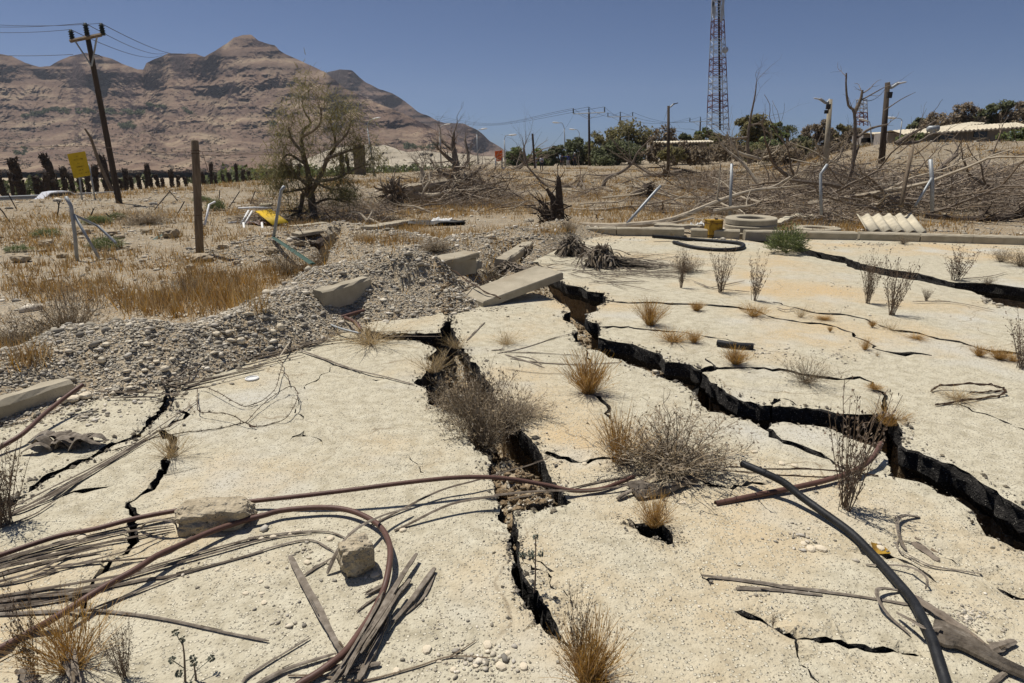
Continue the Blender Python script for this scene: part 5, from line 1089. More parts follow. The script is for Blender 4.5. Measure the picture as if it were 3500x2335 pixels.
def corrugated(name, corners, waves, amp, mat_, label, th=.012, group=None):
    a, b, c_, d = [Vector(p) for p in corners]; n = waves*8; mb = MB(); vs = []; up = (b-a).cross(d-a).normalized(); up = up if up.z > 0 else -up
    for i in range(n+1):
        u = i/n; o_ = up*amp*math.cos(u*waves*6.28318)
        for q in (0, 1):
            e = a.lerp(b, u) if q == 0 else d.lerp(c_, u); vs += [e+o_, e+o_-up*th]
    mb.add(vs, [f for i in range(n) for f in ((i*4, i*4+4, i*4+6, i*4+2), (i*4+1, i*4+3, i*4+7, i*4+5), (i*4, i*4+1, i*4+5, i*4+4), (i*4+2, i*4+6, i*4+7, i*4+3))]+[(0, 2, 3, 1), (n*4, n*4+1, n*4+3, n*4+2)])
    return tag(mb.build(name, mat_, smooth=True), label, 'roof sheet', group)
for i in range(3):
    z_ = .04*i; Y0, Y1 = 12.9, 14.1
    A = W(2968-6*i, 790, Y0); B = W(3172-4*i, 790, Y0); Cc = W(3118-4*i, 742, Y1); D_ = W(2938-6*i, 742, Y1); zb = tz(A.x, A.y)
    A.z = zb+.10+z_; B.z = zb+.06+z_; Cc.z = zb+.32+z_; D_.z = zb+.30+z_
    corrugated('corrugated_sheet', [A, B, Cc, D_], 5, .035, 'asbestos', ['bottom', 'middle', 'top'][i]+' sheet of the corrugated roofing stack at right', group='stacked corrugated sheets')
A = TG(2735,758); corrugated('corrugated_sheet', [A+Vector((0, 0, .1)), A+Vector((.42, 0, .1)), A+Vector((.45, .4, .14)), A+Vector((.05, .4, .14))], 4, .025, 'asbestos', 'small wavy sheet piece between the ring and the stacked slabs')
for x0, y0, x1, y1, lb in [(2648,770,2695,757,'white board end right of the stacked slabs'),(2690,752,2735,746,'white broken board behind the concrete ring')]:
    mb = MB(); beam(mb, TG(x0, y0+6)+Vector((0, 0, .05)), TG(x1, y1+6)+Vector((0, 0, .12)), .2, .05, .01); tag(mb.build('board', 'asbestos'), lb, 'board')
p = W(2436, 797, 12.9); p.z = tz(p.x, p.y)+.02; t = thing('rusty_can', 'square yellow rusty can behind the kerb', 'can', p)
mb = MB(); mb.box(p+Vector((0, 0, .17)), (.29, .26, .34), Matrix.Rotation(.12, 3, 'Z'), .006); child('body', mb, 'yellow_rust', t)
mb = MB(); mb.box(p+Vector((0, 0, .345)), (.30, .27, .012), Matrix.Rotation(.12, 3, 'Z')); child('lid', mb, 'yellow_rust', t)
mb = MB(); mb.tube([p+Vector((.05, 0, .35)), p+Vector((.05, 0, .38))], .03, 10); child('cap', mb, 'metal_dark', t)
for z_ in (.05, .29): mb = MB(); mb.box(p+Vector((0, 0, z_)), (.296, .266, .012), Matrix.Rotation(.12, 3, 'Z')); child('rim', mb, 'wire_rust', t)
lump(2482,797,40,36,22, 'tan stone between the can and the stacked slabs', 5, 0, 'stone', 'pebble', True, 3, .2, .2, 'stone')
def rag(px, py, w_, d_, label, mat_, seed, hh=.12):
    p = TG(px, py); n = 12; vs = []
    uu, vv = np.meshgrid(np.arange(n+1)/n-.5, np.arange(n+1)/n-.5, indexing='ij'); kk = 1+.25*vn(uu*5+seed, vv*5, seed); zz = np.maximum(0, hh*(fbm(uu*4+seed, vv*4, seed, 3)+.35))
    vs = [p+Vector((a*w_*k, b*d_*k, z+.02)) for a, b, k, z in zip(uu.ravel(), vv.ravel(), kk.ravel(), zz.ravel())]
    mb = MB(); mb.add(vs, [(i*(n+1)+j, (i+1)*(n+1)+j, (i+1)*(n+1)+j+1, i*(n+1)+j+1) for i in range(n) for j in range(n)]); o = mb.build(mat_ == 'white_cloth' and 'rag' or 'torn_sheet', mat_, smooth=True)
    md = o.modifiers.new('thick', 'SOLIDIFY'); md.thickness = .008; return tag(o, label, 'rag' if mat_ == 'white_cloth' else 'sheet')
rag(2393,788,.35,.3,'crumpled white bag left of the rusty can','white_cloth',3,.18); rag(1510,765,.45,.3,'crumpled white cloth on the torn black sheet','white_cloth',4,.14)
rag(1470,770,1.5,.5,'torn black sheet lying in the field','pipe_black',6,.10); rag(1380,762,.5,.25,'white plastic scrap at the left end of the black sheet','white_cloth',8,.08)
# ============================================================= fallen palm heads on the yard
def palmhead(px, py, wpx, hpx, label, fr=40, dirx=1, long=1.0):
    p = YG(px, py); m = pxm(p); Rw = wpx/m/2; H = hpx/m; t = thing('palm_stump', label, 'palm stump', p)
    core = MB()                               # matted mop of old leaf bases drooping from the crown
    for k in range(190):
        a = U(0, 6.283); r = Rw*(U(.2, 1.0) if k % 3 else U(.8, 1.7)); top = p+Vector((rng.gauss(0, .22)*Rw, rng.gauss(0, .2)*Rw, H*U(.35, 1.0))); e = p+Vector((r*math.cos(a), r*math.sin(a)*.8, max(0, rng.gauss(.05, .2))*H)); mid = top.lerp(e, U(.3, .7))+Vector((rng.gauss(0, .15)*Rw, rng.gauss(0, .15)*Rw, H*U(-.05, .3)))
        core.tube(smooth_path([top, mid, e], 3), [U(.006, .016), U(.006, .02)], 4, flat=U(.3, .6))
    child('matted_fronds', core, 'wood_grey', t)['kind'] = 'stuff'
    core = MB()
    for k in range(16):
        a = U(0, 6.283); b = p+Vector((U(-.3, .3)*Rw, U(-.2, .2)*Rw, H*.7)); core.tube([b, b+Vector((math.cos(a)*.25*Rw, math.sin(a)*.2*Rw, H*U(.25, .45)))], [.03, .014], 5, flat=.4)
    child('leaf_bases', core, 'wood_grey', t)
    for k in range(fr//10):
        f = MB()
        for q in range(10):
            a = U(-.55, .45)+(0 if dirx > 0 else math.pi); b = p+Vector((U(-.2, .3), U(-.1, .1), H*U(.1, .5))); L = Rw*U(1.0, 2.3)*long; e = b+Vector((math.cos(a), math.sin(a)*.6, 0))*L; e.z = p.z+U(.01, .05); f.tube(smooth_path([b, b.lerp(e, .5)+Vector((0, 0, H*U(-.05, .1))), e], 4), [.014, .004], 4, flat=.4)
        child('fronds', f, 'wood_grey', t)
palmhead(1950,872,110,62,'left dried palm head lying on the slab below the kerb corner', 30); palmhead(2055,912,130,72,'bigger dried palm head with fronds splayed to the right on the slab', 60, 1, 1.5)
palmhead(1790,878,70,36,'small dried palm head behind the tilted plate', 20); palmhead(1740,925,90,30,'flattened palm debris in the gap behind the tilted plate', 30)
Lb = 'grey palm debris stick scattered round the fallen palm heads'; Lg = 'sticks round the palm heads'
for k in range(64):
    x, y = 2080+rng.gauss(0, 130), 915+rng.gauss(0, 24)
    if y < 850: continue
    stalk([(x, y), (x+U(30, 70), y+U(-10, 14)), (x+U(90, 190), y+U(-16, 24))], .02, Lb, Lg, .02, n=3)
for P, lb in [([(1830,935),(2100,930),(2300,925)],'long dark stick below the bigger palm head'),([(2370,960),(2440,985),(2560,998)],'thin stick running right from the tumbleweed'),([(3120,1030),(3250,1032),(3400,1060)],'stick along the foot of the dark step'),([(3270,955),(3380,945),(3440,930)],'stick beyond the dark step at right'),([(2655,1050),(2680,1058),(2716,1056)],'short stick on the upper long crack')]: stalk(P, .022, lb, None, .02)
# ============================================================= posts
def post(P, r, mat_, label, cat='post', name='metal_post', n=8, sq=False, group=None):
    mb = MB(); mb.tube([W(*p) for p in P], r, 4 if sq else n, up=(1, 0, 0)); return tag(mb.build(name, mat_, smooth=not sq), label, cat, group)
Yp = TG(683, 872).y
t = thing('wooden_post', 'thick grey wooden post standing in the left field', 'post', TG(683, 872))
mb = MB(); mb.tube([W(684,880,Yp), W(678,740,Yp), W(672,600,Yp), W(666,484,Yp), W(666,478,Yp)], [.066,.064,.062,.058,.045], 14, rough=.03); child('shaft', mb, 'post_wood', t, True)
for y_ in (515, 525, 735): mb = MB(); q = W(667 if y_ < 600 else 677, y_, Yp); mb.tube([q+Vector((.066*math.cos(a), .066*math.sin(a), U(-.004, .004))) for a in np.linspace(0, 6.283, 14)], .004, 4); child('wire_wrap', mb, 'wire_rust', t)
mb = MB(); q = W(676,520,Yp); mb.tube(smooth_path([q+Vector((.07, 0, 0)), q+Vector((.10, 0, -.15)), q+Vector((.13, 0, -.32))], 5), .004, 4); child('loose_wire', mb, 'wire_rust', t)
for y_, lb in ((517,'upper strand of fence wire running right from the wooden post'),(532,'lower strand of fence wire running right from the wooden post')):
    mb = MB(); mb.tube(smooth_path([W(672,y_,Yp), W(900,y_+6-10*(y_ > 520),16), W(1150,y_-10,24)], 6), .004, 4); tag(mb.build('fence_wire', 'wire_rust'), lb, 'wire')
mb = MB(); mb.tube(smooth_path([W(0,505,14), W(300,500,13), W(480,518,12), W(665,520,Yp)], 6), .004, 4); tag(mb.build('fence_wire', 'wire_rust'), 'fence wire running left from the wooden post', 'wire')
Yf = TG(264, 892).y; t = thing('corner_fence_post', 'galvanised corner fence post with two slanting braces in the left field', 'fence post', TG(264, 892))
for P in ([(264,895,Yf),(256,800,Yf),(247,735,Yf),(243,705,Yf),(225,672,Yf)],): mb = MB(); mb.tube([W(*p) for p in P], .028, 8); child('upright', mb, 'galvanised', t, True)
for P in ([(342,888,Yf*1.0),(253,735,Yf)], [(253,735,Yf),(333,772,Yf*1.05),(396,830,Yf*.98)]): mb = MB(); mb.tube([W(*p) for p in P], .022, 8); child('brace', mb, 'galvanised', t, True)
Y1 = TG(950, 830).y; t = thing('bent_post', 'bent pale metal post with green painted lower strip beside the gravel', 'post', TG(950, 830))
mb = MB(); mb.tube([W(935,815,Y1), W(945,750,Y1), W(955,690,Y1), W(962,650,Y1), W(972,637,Y1)], .028, 8); child('upright', mb, 'galvanised', t, True)
mb = MB(); A, B = W(935,812,Y1), W(1068,902,Y1*.72); mb.tube([A, B], .042, 4, flat=.35); child('strip', mb, 'green_metal', t)
for P, r, lb in [([(2140,768,14.5),(2200,700,14.8),(2240,655,15),(2258,636,15.1)],.035,'slanting pale blue metal post behind the kerb'),([(2494,745,14.5),(2498,650,14.6),(2501,560,14.7)],.035,'upright metal post left of the stacked slabs behind'),([(2807,735,14.2),(2805,650,14.3),(2805,595,14.4),(2828,562,14.4)],.034,'metal post with bent top behind the concrete ring'),([(3186,722,14.2),(3186,620,14.3),(3180,545,14.4)],.042,'right metal post of the leaning pair at far right'),([(3128,705,14.2),(3155,660,14.3),(3186,608,14.3)],.03,'slanting brace against the right metal post'),([(3080,705,14),(3098,600,14.4),(3118,505,14.6)],.045,'slanting wooden stake left of the metal pair at right')]:
    post(P, r, 'galvanised' if 'stake' not in lb else 'post_wood', lb)
# leaning stubs of the old fence along the road bank
for i, (x, y, dx, dy) in enumerate([(40,752,-20,40),(60,708,-26,34),(190,745,26,-46),(205,700,-22,36),(300,735,20,-38),(395,745,16,-34),(430,690,-26,34),(515,710,40,-36),(600,720,44,-40),(615,680,-30,34),(745,690,20,-34),(775,700,44,-46),(850,690,18,-36),(700,720,-10,-50)]):
    A = TG(x, y+8); A.z = max(A.z, tz(A.x, A.y)); m = pxm(A); B = A+Vector((dx/m, 0, abs(dy)/m+.1)); q_ = U(.5, 1.3); B = A+(B-A)*q_+Vector((U(-.2, .2), U(-.3, .3), 0)); E = B+Vector((U(-.2, .2), U(-.2, .2), U(-.1, .15))); mb = MB(); mb.tube([A-Vector((0, 0, .1)), B, E][:3 if i % 3 == 0 else 2], .016, 5)
    tag(mb.build('fence_stub', 'metal_dark'), 'dark leaning stub of the broken fence on the road bank', 'fence stub', 'broken fence stubs on the road bank')
# ============================================================= junk pile left of the tree
for P, lb in [([(780,762,16),(830,758,16),(900,762,16)],'white tube lying across the junk pile front'),([(845,840,14.5),(838,800,14.7),(832,762,15)],'leg of the white tube frame, left one'),([(905,840,14.5),(900,800,14.7),(895,762,15)],'leg of the white tube frame, right one'),([(820,775,15.5),(850,720,16)],'white tube leaning in the junk pile'),([(830,778,15.4),(862,722,16)],'second white tube leaning beside the first in the junk pile'),([(815,712,16.5),(870,710,16.5),(930,712,16.5)],'white tube on top of the junk pile'),([(700,770,14.5),(715,700,15),(735,690,15.2)],'grey tube behind the wooden post')]: post(P, .026, 'white_paint', lb, 'tube', 'metal_tube')
A, B, Cc, D_ = W(872,722,16), W(925,716,16.5), W(985,760,15.5), W(930,768,15); corrugated('yellow_sheet', [A, B, Cc, D_], 9, .012, 'yellow_paint', 'yellow ribbed metal sheet tilted on the junk pile')
A, B, Cc, D_ = W(885,706,16.6), W(925,704,16.6), W(935,696,17.4), W(895,697,17.4); corrugated('white_sheet', [A, B, Cc, D_], 5, .03, 'asbestos', 'pale corrugated sheet on top of the junk pile')
rag(905,775,.6,.4,'red brown rag under the junk pile','pipe_brown',12,.15)
mb = MB(); mb.tube([W(498,835,12.6), W(550,805,13), W(597,785,13.3)], .05, 4, flat=.4); tag(mb.build('green_strip', 'green_metal'), 'dull green metal strip lying by a boulder in the left field', 'strip')
# ============================================================= dead wood
def limb(mb, p, d, L, r, depth, kids=3, ang=.75, wob=.2, sides=5, taper=.5, up=0.0, mi=0, floor=None, ends=None):
    n = 4; pts = [Vector(p)]; d = Vector(d).normalized(); ds = []
    for i in range(n):
        d = (d+Vector((U(-wob, wob), U(-wob, wob), U(-wob, wob)+up))).normalized(); q = pts[-1]+d*L/n
        if floor is not None and q.z < floor: q.z = floor+U(0, .03)
        pts.append(q); ds.append(d.copy())
    mb.tube(pts, [r*(1-(1-taper)*i/n) for i in range(n+1)], max(3, sides), cap=depth == 0, mi=mi)
    if depth == 0:
        if ends is not None: ends.append((pts[-1], d))
        return
    for k in range(kids):
        i = rng.randint(1, n) if k else n; b = pts[i]; a = U(.4, 1)*ang if k else U(.1, .5)*ang
        ax = ds[i-1].orthogonal().normalized(); ax.rotate(Quaternion(ds[i-1], U(0, 6.283))); nd = ds[i-1].copy(); nd.rotate(Quaternion(ax, a))
        limb(mb, b, nd, L*U(.5, .8), r*(taper if k == 0 else taper*U(.55, .9)), depth-1, kids, ang, wob*1.1, sides-1, taper, up, mi, floor, ends)
def protos(name, makers, mat_): return [mk().build(name, mat_, origin=(0, 0, 0)) for mk in makers]
def fallen(seed, L=1.6, r=.05, depth=3, kids=3):
    def f():
        mb = MB(); limb(mb, (0, 0, r), (1, U(-.2, .2), U(.05, .3)), L, r, depth, kids, .8, .2, 6, .55, floor=.0); return mb
    return f
FB = protos('dead_branch', [fallen(k, 1.5+.2*k, .045+.006*k, 3, 3) for k in range(6)], 'bark_dead')
FP = protos('dead_branch', [fallen(k, 1.8, .05, 3, 2) for k in range(3)], 'bark_pale')
BT = protos('fallen_tree', [fallen(k, 3.0, .11, 2, 2) for k in range(3)], 'bark_pale')+protos('fallen_tree', [fallen(k, 2.6, .12, 3, 2) for k in range(3)], 'bark_dead')
def heap(n=150, rad=1.1, h=1.0, r=.010):
    def f():
        mb = MB()
        for k in range(n):
            a = U(0, 6.283); q = rad*math.sqrt(rng.random()); z = h*max(0, 1-(q/rad)**2)*rng.random(); p = Vector((q*math.cos(a), q*math.sin(a), z)); d = Vector((rng.gauss(0, 1), rng.gauss(0, 1), rng.gauss(0, .38)))
            L = U(.4, 1.1); P = stem_pts(p, d, L, 3, wob=.25); rr = r*U(.5, 1.8); mb.tube(P, [rr, rr*.4], 3, cap=False)
            for e in range(2):
                b = P[rng.randint(1, 3)]; mb.tube(stem_pts(b, Vector((U(-1, 1), U(-1, 1), U(-.4, .9))), L*U(.2, .5), 2, wob=.3), [rr*.6, rr*.25], 3, cap=False)
        return mb
    return f
HP = protos('brushwood', [heap(), heap(170, 1.2, .7), heap(130, 1.0, 1.0, .011), heap(200, 1.4, .6, .008)], 'brush')
used = set()
def put(src, p, rz, sc, label, cat, group, tilt=(0, 0)):
    o = src if src.name not in used else src.copy()
    if src.name in used: C.objects.link(o)
    used.add(src.name); o.location = p; o.rotation_euler = (tilt[0], tilt[1], rz); o.scale = (sc, sc, sc) if not isinstance(sc, tuple) else sc
    return tag(o, label, cat, group)
r2 = random.Random(21)
BX = [(x, y) for x, y in [(r2.uniform(2380, 3560), r2.uniform(585, 760)) for _ in range(150)] if y < 770-(x > 2950)*20 and y > 600-(x-2400)*.02 and not (x < 2600 and y > 735)]
for i, (x, y) in enumerate(BX[:58]):
    p = TG(x, y); k = i % 4; put(HP[k], p, r2.uniform(0, 6.28), (r2.uniform(.7, 1.15)*(p.y/17)**.35,)*2+(r2.uniform(.4, 1.1),), 'grey brown heap of dead twigs on the right bank', 'brushwood', 'heaps of dead twigs on the right')
for i in range(110):
    x, y = (r2.uniform(2350, 3560), r2.uniform(560, 765)) if i % 3 else (r2.uniform(2900, 3560), r2.uniform(560, 700)); p = TG(x, y)
    put((FB+FP)[i % 9], p+Vector((0, 0, r2.uniform(0, .5))), r2.uniform(0, 6.28), r2.uniform(.32, .75), 'bare dead branch lying in the brushwood on the right bank', 'dead branch', 'dead branches on the right bank', (r2.uniform(-.2, .2), r2.uniform(-.25, .1)))
for i in range(80):
    x = r2.uniform(1300, 2450); y = r2.uniform(588, 735); p = TG(x, y)
    if i < 10: x, y = r2.uniform(1280, 1500), r2.uniform(690, 750); p = TG(x, y)
    put((FB+FP)[i % 9], p, r2.uniform(0, 6.28), r2.uniform(.28, .6)*(p.y/22)**.5, 'bare dead branch lying in the dry field', 'dead branch', 'dead branches in the field', (r2.uniform(-.2, .2), r2.uniform(-.3, .1)))
for i in range(22):
    x = r2.uniform(1350, 2450); y = r2.uniform(600, 740); p = TG(x, y); put(HP[i % 4], p, r2.uniform(0, 6.28), (r2.uniform(.4, .8),)*2+(r2.uniform(.25, .5),), 'low grey heap of twigs in the dry field', 'brushwood', 'low twig heaps in the field')
for i in range(12):
    x = r2.uniform(850, 1330); y = r2.uniform(700, 765); p = TG(x, y); put(HP[i % 4], p, r2.uniform(0, 6.28), (r2.uniform(.5, .9),)*2+(r2.uniform(.3, .6),), 'low heap of dark twigs round the foot of the leafy tree', 'brushwood', 'twig heaps under the leafy tree')
def traced(name, limbs, mat_, label, cat='dead tree', twig=None, base=None, ground=True):
    b0 = limbs[0][0]; k_ = TG(b0[0], b0[1]).y/b0[2] if (ground and b0[1] > 575) else 1.0; k_ = min(max(k_, .6), 1.7)
    limbs = [[(p[0], p[1], p[2]*k_, p[3]*k_) for p in lm] for lm in limbs]
    base = base or W(*limbs[0][0][:3]); t = thing(name, label, cat, base)
    for i, lm in enumerate(limbs):
        mb = MB(); pts = smooth_path([W(p[0], p[1], p[2]) for p in lm], 3); r0, r1 = lm[0][3], lm[-1][3]; mb.tube(pts, [r0+(r1-r0)*k/(len(pts)-1) for k in range(len(pts))], 8, rough=.10)
        o_ = child('trunk' if i == 0 else 'limb', mb, mat_, t)
        if twig:
            mb = MB()
            for k in range(twig[0]):
                j = rng.randint(len(pts)//3, len(pts)-1); dd = (pts[j]-pts[j-1]).normalized()+Vector((U(-1, 1), U(-1, 1), U(-.4, 1)))*.9
                limb(mb, pts[j], dd, twig[1]*U(.5, 1.2), max(r1*.6, .006), twig[2], 3, .8, .25, 4, .5)
            child('twigs', mb, mat_, o_)['kind'] = 'stuff'
    return t
for i, (x, y) in enumerate([(2430,650),(2560,700),(2700,640),(2820,690),(2950,610),(3060,720),(3160,580),(3260,690),(3380,620),(3460,700),(2640,590),(2880,570),(3330,560),(3480,590),(2760,725)]):
    p = TG(x, y); put(BT[i % 6], p+Vector((0, 0, .12)), r2.uniform(-.5, .5)+(math.pi if i % 2 else 0), r2.uniform(.55, .9), 'thick bare fallen trunk lying among the brushwood on the right', 'fallen tree', 'thick fallen trunks on the right', (r2.uniform(-.2, .2), r2.uniform(-.16, .02)))
for i, (x, y) in enumerate([(1700,612),(1880,600),(2060,690),(2240,612),(1460,640),(2380,600)]):
    p = TG(x, y); put(BT[i % 6], p+Vector((0, 0, .08)), r2.uniform(-.6, .6)+(math.pi if i % 2 else 0), r2.uniform(.45, .8)*(p.y/25)**.4, 'bare fallen trunk lying in the dry field', 'fallen tree', 'fallen trunks in the field', (0, r2.uniform(-.12, .02)))
# pale fallen trunk in the middle
traced('fallen_tree', [[(1985,772,15.2,.085),(2140,772,14.6,.10),(2300,750,14.6,.095),(2450,690,14.8,.075),(2560,655,15,.055),(2640,640,15.3,.04),(2700,605,15.5,.022)],[(2200,764,14.6,.06),(2290,765,14.4,.045),(2370,745,14.3,.02)],[(2440,722,14.6,.05),(2500,712,14.4,.045),(2580,703,14.4,.03)],[(2450,690,14.8,.03),(2456,640,14.8,.02),(2462,560,14.9,.01)],[(2610,648,15.2,.03),(2690,640,15.2,.02),(2760,632,15.2,.01)]], 'bark_pale', 'long pale fallen tree trunk lying behind the kerb', twig=(3, .5, 1))
traced('fallen_tree', [[(1930,715,18,.05),(2040,718,17.5,.06),(2160,706,17.5,.05),(2260,690,17.8,.04),(2350,672,18,.02)],[(2160,706,17.5,.03),(2260,700,17.2,.02),(2380,650,17.5,.01)]], 'bark_pale', 'thinner grey fallen trunk behind the long pale one', twig=(4, .5, 1))
traced('broken_stump', [[(1900,775,15,.16),(1898,720,15,.12),(1890,680,15,.09),(1868,645,15,.03)],[(1912,770,15,.14),(1912,700,15,.09),(1909,620,15,.05),(1908,600,15,.02)],[(1885,770,15,.10),(1865,740,15,.09),(1845,720,15,.04)],[(1890,760,15,.08),(1860,700,15.2,.05),(1838,685,15.2,.02)]], 'bark_dark', 'dark splintered tree stump at the left end of the pale trunk', 'stump', twig=(5, .3, 1))
mb = MB()
for k in range(60):
    p = W(1890, 770, 15)+Vector((rng.gauss(0, .2), rng.gauss(0, .15), U(0, .5))); mb.tube(stem_pts(p, (U(-1, 1), U(-1, 1), U(-.6, .4)), U(.15, .4), 3, wob=.3), [.02, .006], 4)
tag(mb.build('root_tangle', 'bark_dark'), 'tangle of torn roots at the foot of the dark splintered stump', 'roots')
traced('dead_tree', [[(1562,685,26,.20),(1562,600,26,.17),(1555,540,26,.13),(1548,490,26,.09),(1552,452,26,.04)],[(1556,560,26,.10),(1520,530,26,.07),(1490,500,25.5,.03)],[(1560,590,26,.10),(1600,550,26.5,.06),(1590,480,26.8,.03),(1595,455,27,.01)],[(1556,610,26,.09),(1500,585,25.5,.05),(1470,545,25,.02)],[(1563,620,26,.1),(1625,590,26,.05),(1650,555,26.5,.02)],[(1555,520,26,.07),(1510,480,26.2,.03),(1504,440,26.5,.012),(1492,415,26.6,.005)],[(1563,640,26,.1),(1620,650,25,.05),(1700,640,24.5,.02)],[(1563,630,26,.09),(1480,650,25,.05),(1400,690,24,.02)]], 'bark_dead', 'big bare dead tree standing in the field centre left', twig=(8, .5, 2))
for i, (x, y, s_) in enumerate([(1560,690,1.6),(1500,695,1.3),(1620,685,1.5),(1660,680,1.2),(1590,670,1.5),(1470,690,1.0)]): put(HP[i % 4], TG(x, y), i*1.1, s_, 'thick brush heaped round the big bare dead tree', 'brushwood', 'brush round the big dead tree')
t = traced('uprooted_tree', [[(1350,700,21,.26),(1370,655,21,.24),(1440,640,21.5,.17),(1520,625,22,.12),(1580,620,22.5,.07)],[(1440,645,21.5,.12),(1445,600,21.5,.09),(1440,575,21.5,.04)],[(1400,665,21.2,.13),(1480,670,21,.09),(1540,650,21,.04)],[(1440,700,20,.05),(1450,650,20,.05),(1470,620,20,.03)]], 'bark_pale', 'uprooted tree with its dark root ball facing the yard', twig=(4, .7, 2))
mb = MB(); c0 = W(1345, 665, 20.8)
for k in range(130):
    d = Vector((rng.gauss(0, 1), rng.gauss(0, .6), rng.gauss(0, 1))).normalized(); mb.tube(stem_pts(c0+d*U(0, .3), d+Vector((U(-1, 1), U(-1, 1), U(-1, 1)))*.7, U(.2, .6), 5, wob=.55), [U(.02, .07), .008], 5)
child('root_ball', mb, 'bark_dead', t)
traced('fallen_tree', [[(1078,845,10,.075),(1110,818,10.7,.07),(1140,795,11.6,.06),(1180,770,13,.05),(1200,762,13.5,.04)],[(1085,838,10.1,.05),(1068,838,10,.04),(1060,825,10,.02)]], 'bark_dark', 'dark log with torn end lying over the gap in the gravel mound', twig=(2, .5, 1))
traced('fallen_tree', [[(1240,775,15,.05),(1262,745,15.2,.045),(1272,725,15.3,.03),(1275,715,15.3,.01)],[(1262,748,15.2,.04),(1300,765,15,.03),(1330,765,15,.015)],[(1255,755,15.1,.035),(1230,730,15.3,.02),(1200,725,15.5,.01)]], 'bark_pale', 'small forked pale branch right of the leafy tree', twig=(4, .3, 1))
traced('fallen_tree', [[(2060,640,30,.10),(2075,610,30,.12),(2120,590,30,.11),(2160,560,30,.09),(2180,520,30,.06),(2220,480,30,.03),(2245,462,30,.01)],[(2160,560,30,.05),(2135,545,30,.02)],[(2110,595,30,.07),(2060,600,30.5,.05),(2005,596,31,.02)]], 'bark_dead', 'leaning dead trunk reaching up to the right in mid field', twig=(4, 1.0, 1))
traced('fallen_tree', [[(1895,642,27,.06),(1860,630,27,.06),(1830,600,27,.05),(1795,560,27,.04),(1775,530,27,.02)],[(1870,635,27,.05),(1960,645,27,.04),(1985,610,27,.015)],[(1805,572,27,.03),(1790,500,27,.02),(1785,470,27,.006)],[(1900,642,27,.05),(1960,640,27,.06),(1985,680,26,.07)]], 'bark_dead', 'sprawling dead limb before the two pale shirted people', twig=(6, .8, 2))
traced('fallen_log', [[(1748,583,62,.25),(1775,572,62,.22),(1795,555,62,.16)],[(1795,555,62,.12),(1790,510,62,.07),(1805,470,62,.02)]], 'bark_dead', 'distant leaning log right of the orange sign', twig=(5, 2.0, 2))
t = traced('tree_stump', [[(2160,680,19,.16),(2200,655,19.3,.22),(2215,650,19.4,.22)]], 'bark_dark', 'cut palm stump lying with its frayed end to the right in the field', 'stump')
mb = MB(); c0 = W(2213, 650, 19.3)
for k in range(46): mb.tube(stem_pts(c0+Vector((U(-.15, .1), U(-.15, .15), U(-.2, .2))), (U(.2, 1), U(-.6, .3), U(-.2, .9)), U(.15, .3), 2), [.025, .01], 4, flat=.5)
child('frayed_end', mb, 'bark_dark', t)
traced('fallen_log', [[(2200,606,36,.20),(2260,600,36,.22),(2330,590,36,.18)]], 'bark_dead', 'dark log lying in mid field under the lamp pole', twig=(4, 1.2, 2))
for i, (x, y, L_) in enumerate([(1650,660,200),(1750,640,160),(2010,660,180),(2120,630,160),(2290,630,140),(1980,700,200),(2330,700,180),(1700,720,140),(1480,730,160),(1400,720,150)]):
    Yb = TG(x, y).y; sg = 1 if i % 2 else -1; traced('dead_limb', [[(x, y, Yb, .045), (x+sg*L_*.4, y-U(5, 25), Yb*1.02, .036), (x+sg*L_*.75, y-U(10, 60), Yb*1.03, .02), (x+sg*L_, y-U(20, 90), Yb*1.03, .007)]], 'bark_pale' if i % 3 else 'bark_dead', 'sprawling dead limb with bare twigs lying in the dry field', 'dead branch', twig=(6, .5, 2))['group'] = 'sprawling limbs in the field'
# right side
traced('dead_tree', [[(2890,700,19,.07),(2900,620,19,.09),(2915,560,19,.09),(2922,480,19,.085),(2920,385,19,.07),(2900,360,19,.05),(2892,300,19,.04),(2893,250,19,.02)],[(2920,385,19,.06),(2940,345,19,.05),(2948,308,19,.03)],[(2948,340,19,.02),(3020,300,19,.012)],[(2930,470,19,.05),(2975,440,19,.045),(3035,425,19,.02)],[(2915,560,19,.04),(2935,500,19,.03)]], 'bark_dead', 'tall forked dead tree left of the brown lamp pole', twig=(2, .4, 1))
traced('dead_limb', [[(3060,490,22,.07),(3120,455,22,.06),(3170,430,22,.04),(3200,410,22,.015)]], 'bark_dead', 'bare limb slanting up before the long pale roof', 'dead branch', twig=(2, .5, 1))
traced('dead_limb', [[(3070,492,22,.06),(3140,485,22,.05),(3190,457,22,.04),(3260,465,22,.015)]], 'bark_dead', 'lower bare limb curving before the long pale roof', 'dead branch', twig=(2, .5, 1))
traced('dead_limb', [[(3020,380,21,.02),(3080,340,21,.015),(3130,315,21,.006)]], 'bark_dead', 'thin bare twig against the sky right of the brown pole', 'dead branch')
traced('fallen_tree', [[(3070,625,16,.16),(3150,635,15.6,.16),(3260,650,15.4,.15),(3330,662,15.4,.13),(3420,645,15.6,.10),(3480,640,15.8,.07)],[(3290,655,15.4,.09),(3340,690,15,.06),(3370,710,14.8,.03)],[(3300,650,15.4,.05),(3310,620,15.6,.03)]], 'bark_dead', 'lower thick fallen trunk on the right bank', twig=(4, .5, 1))
traced('fallen_tree', [[(3060,630,17,.12),(3160,625,17,.14),(3250,605,17,.13),(3340,592,17,.11),(3420,598,17,.05)],[(3180,620,17,.08),(3230,560,17.2,.07),(3270,530,17.4,.05)]], 'bark_dead', 'upper thick fallen trunk on the right bank', twig=(5, .6, 1))
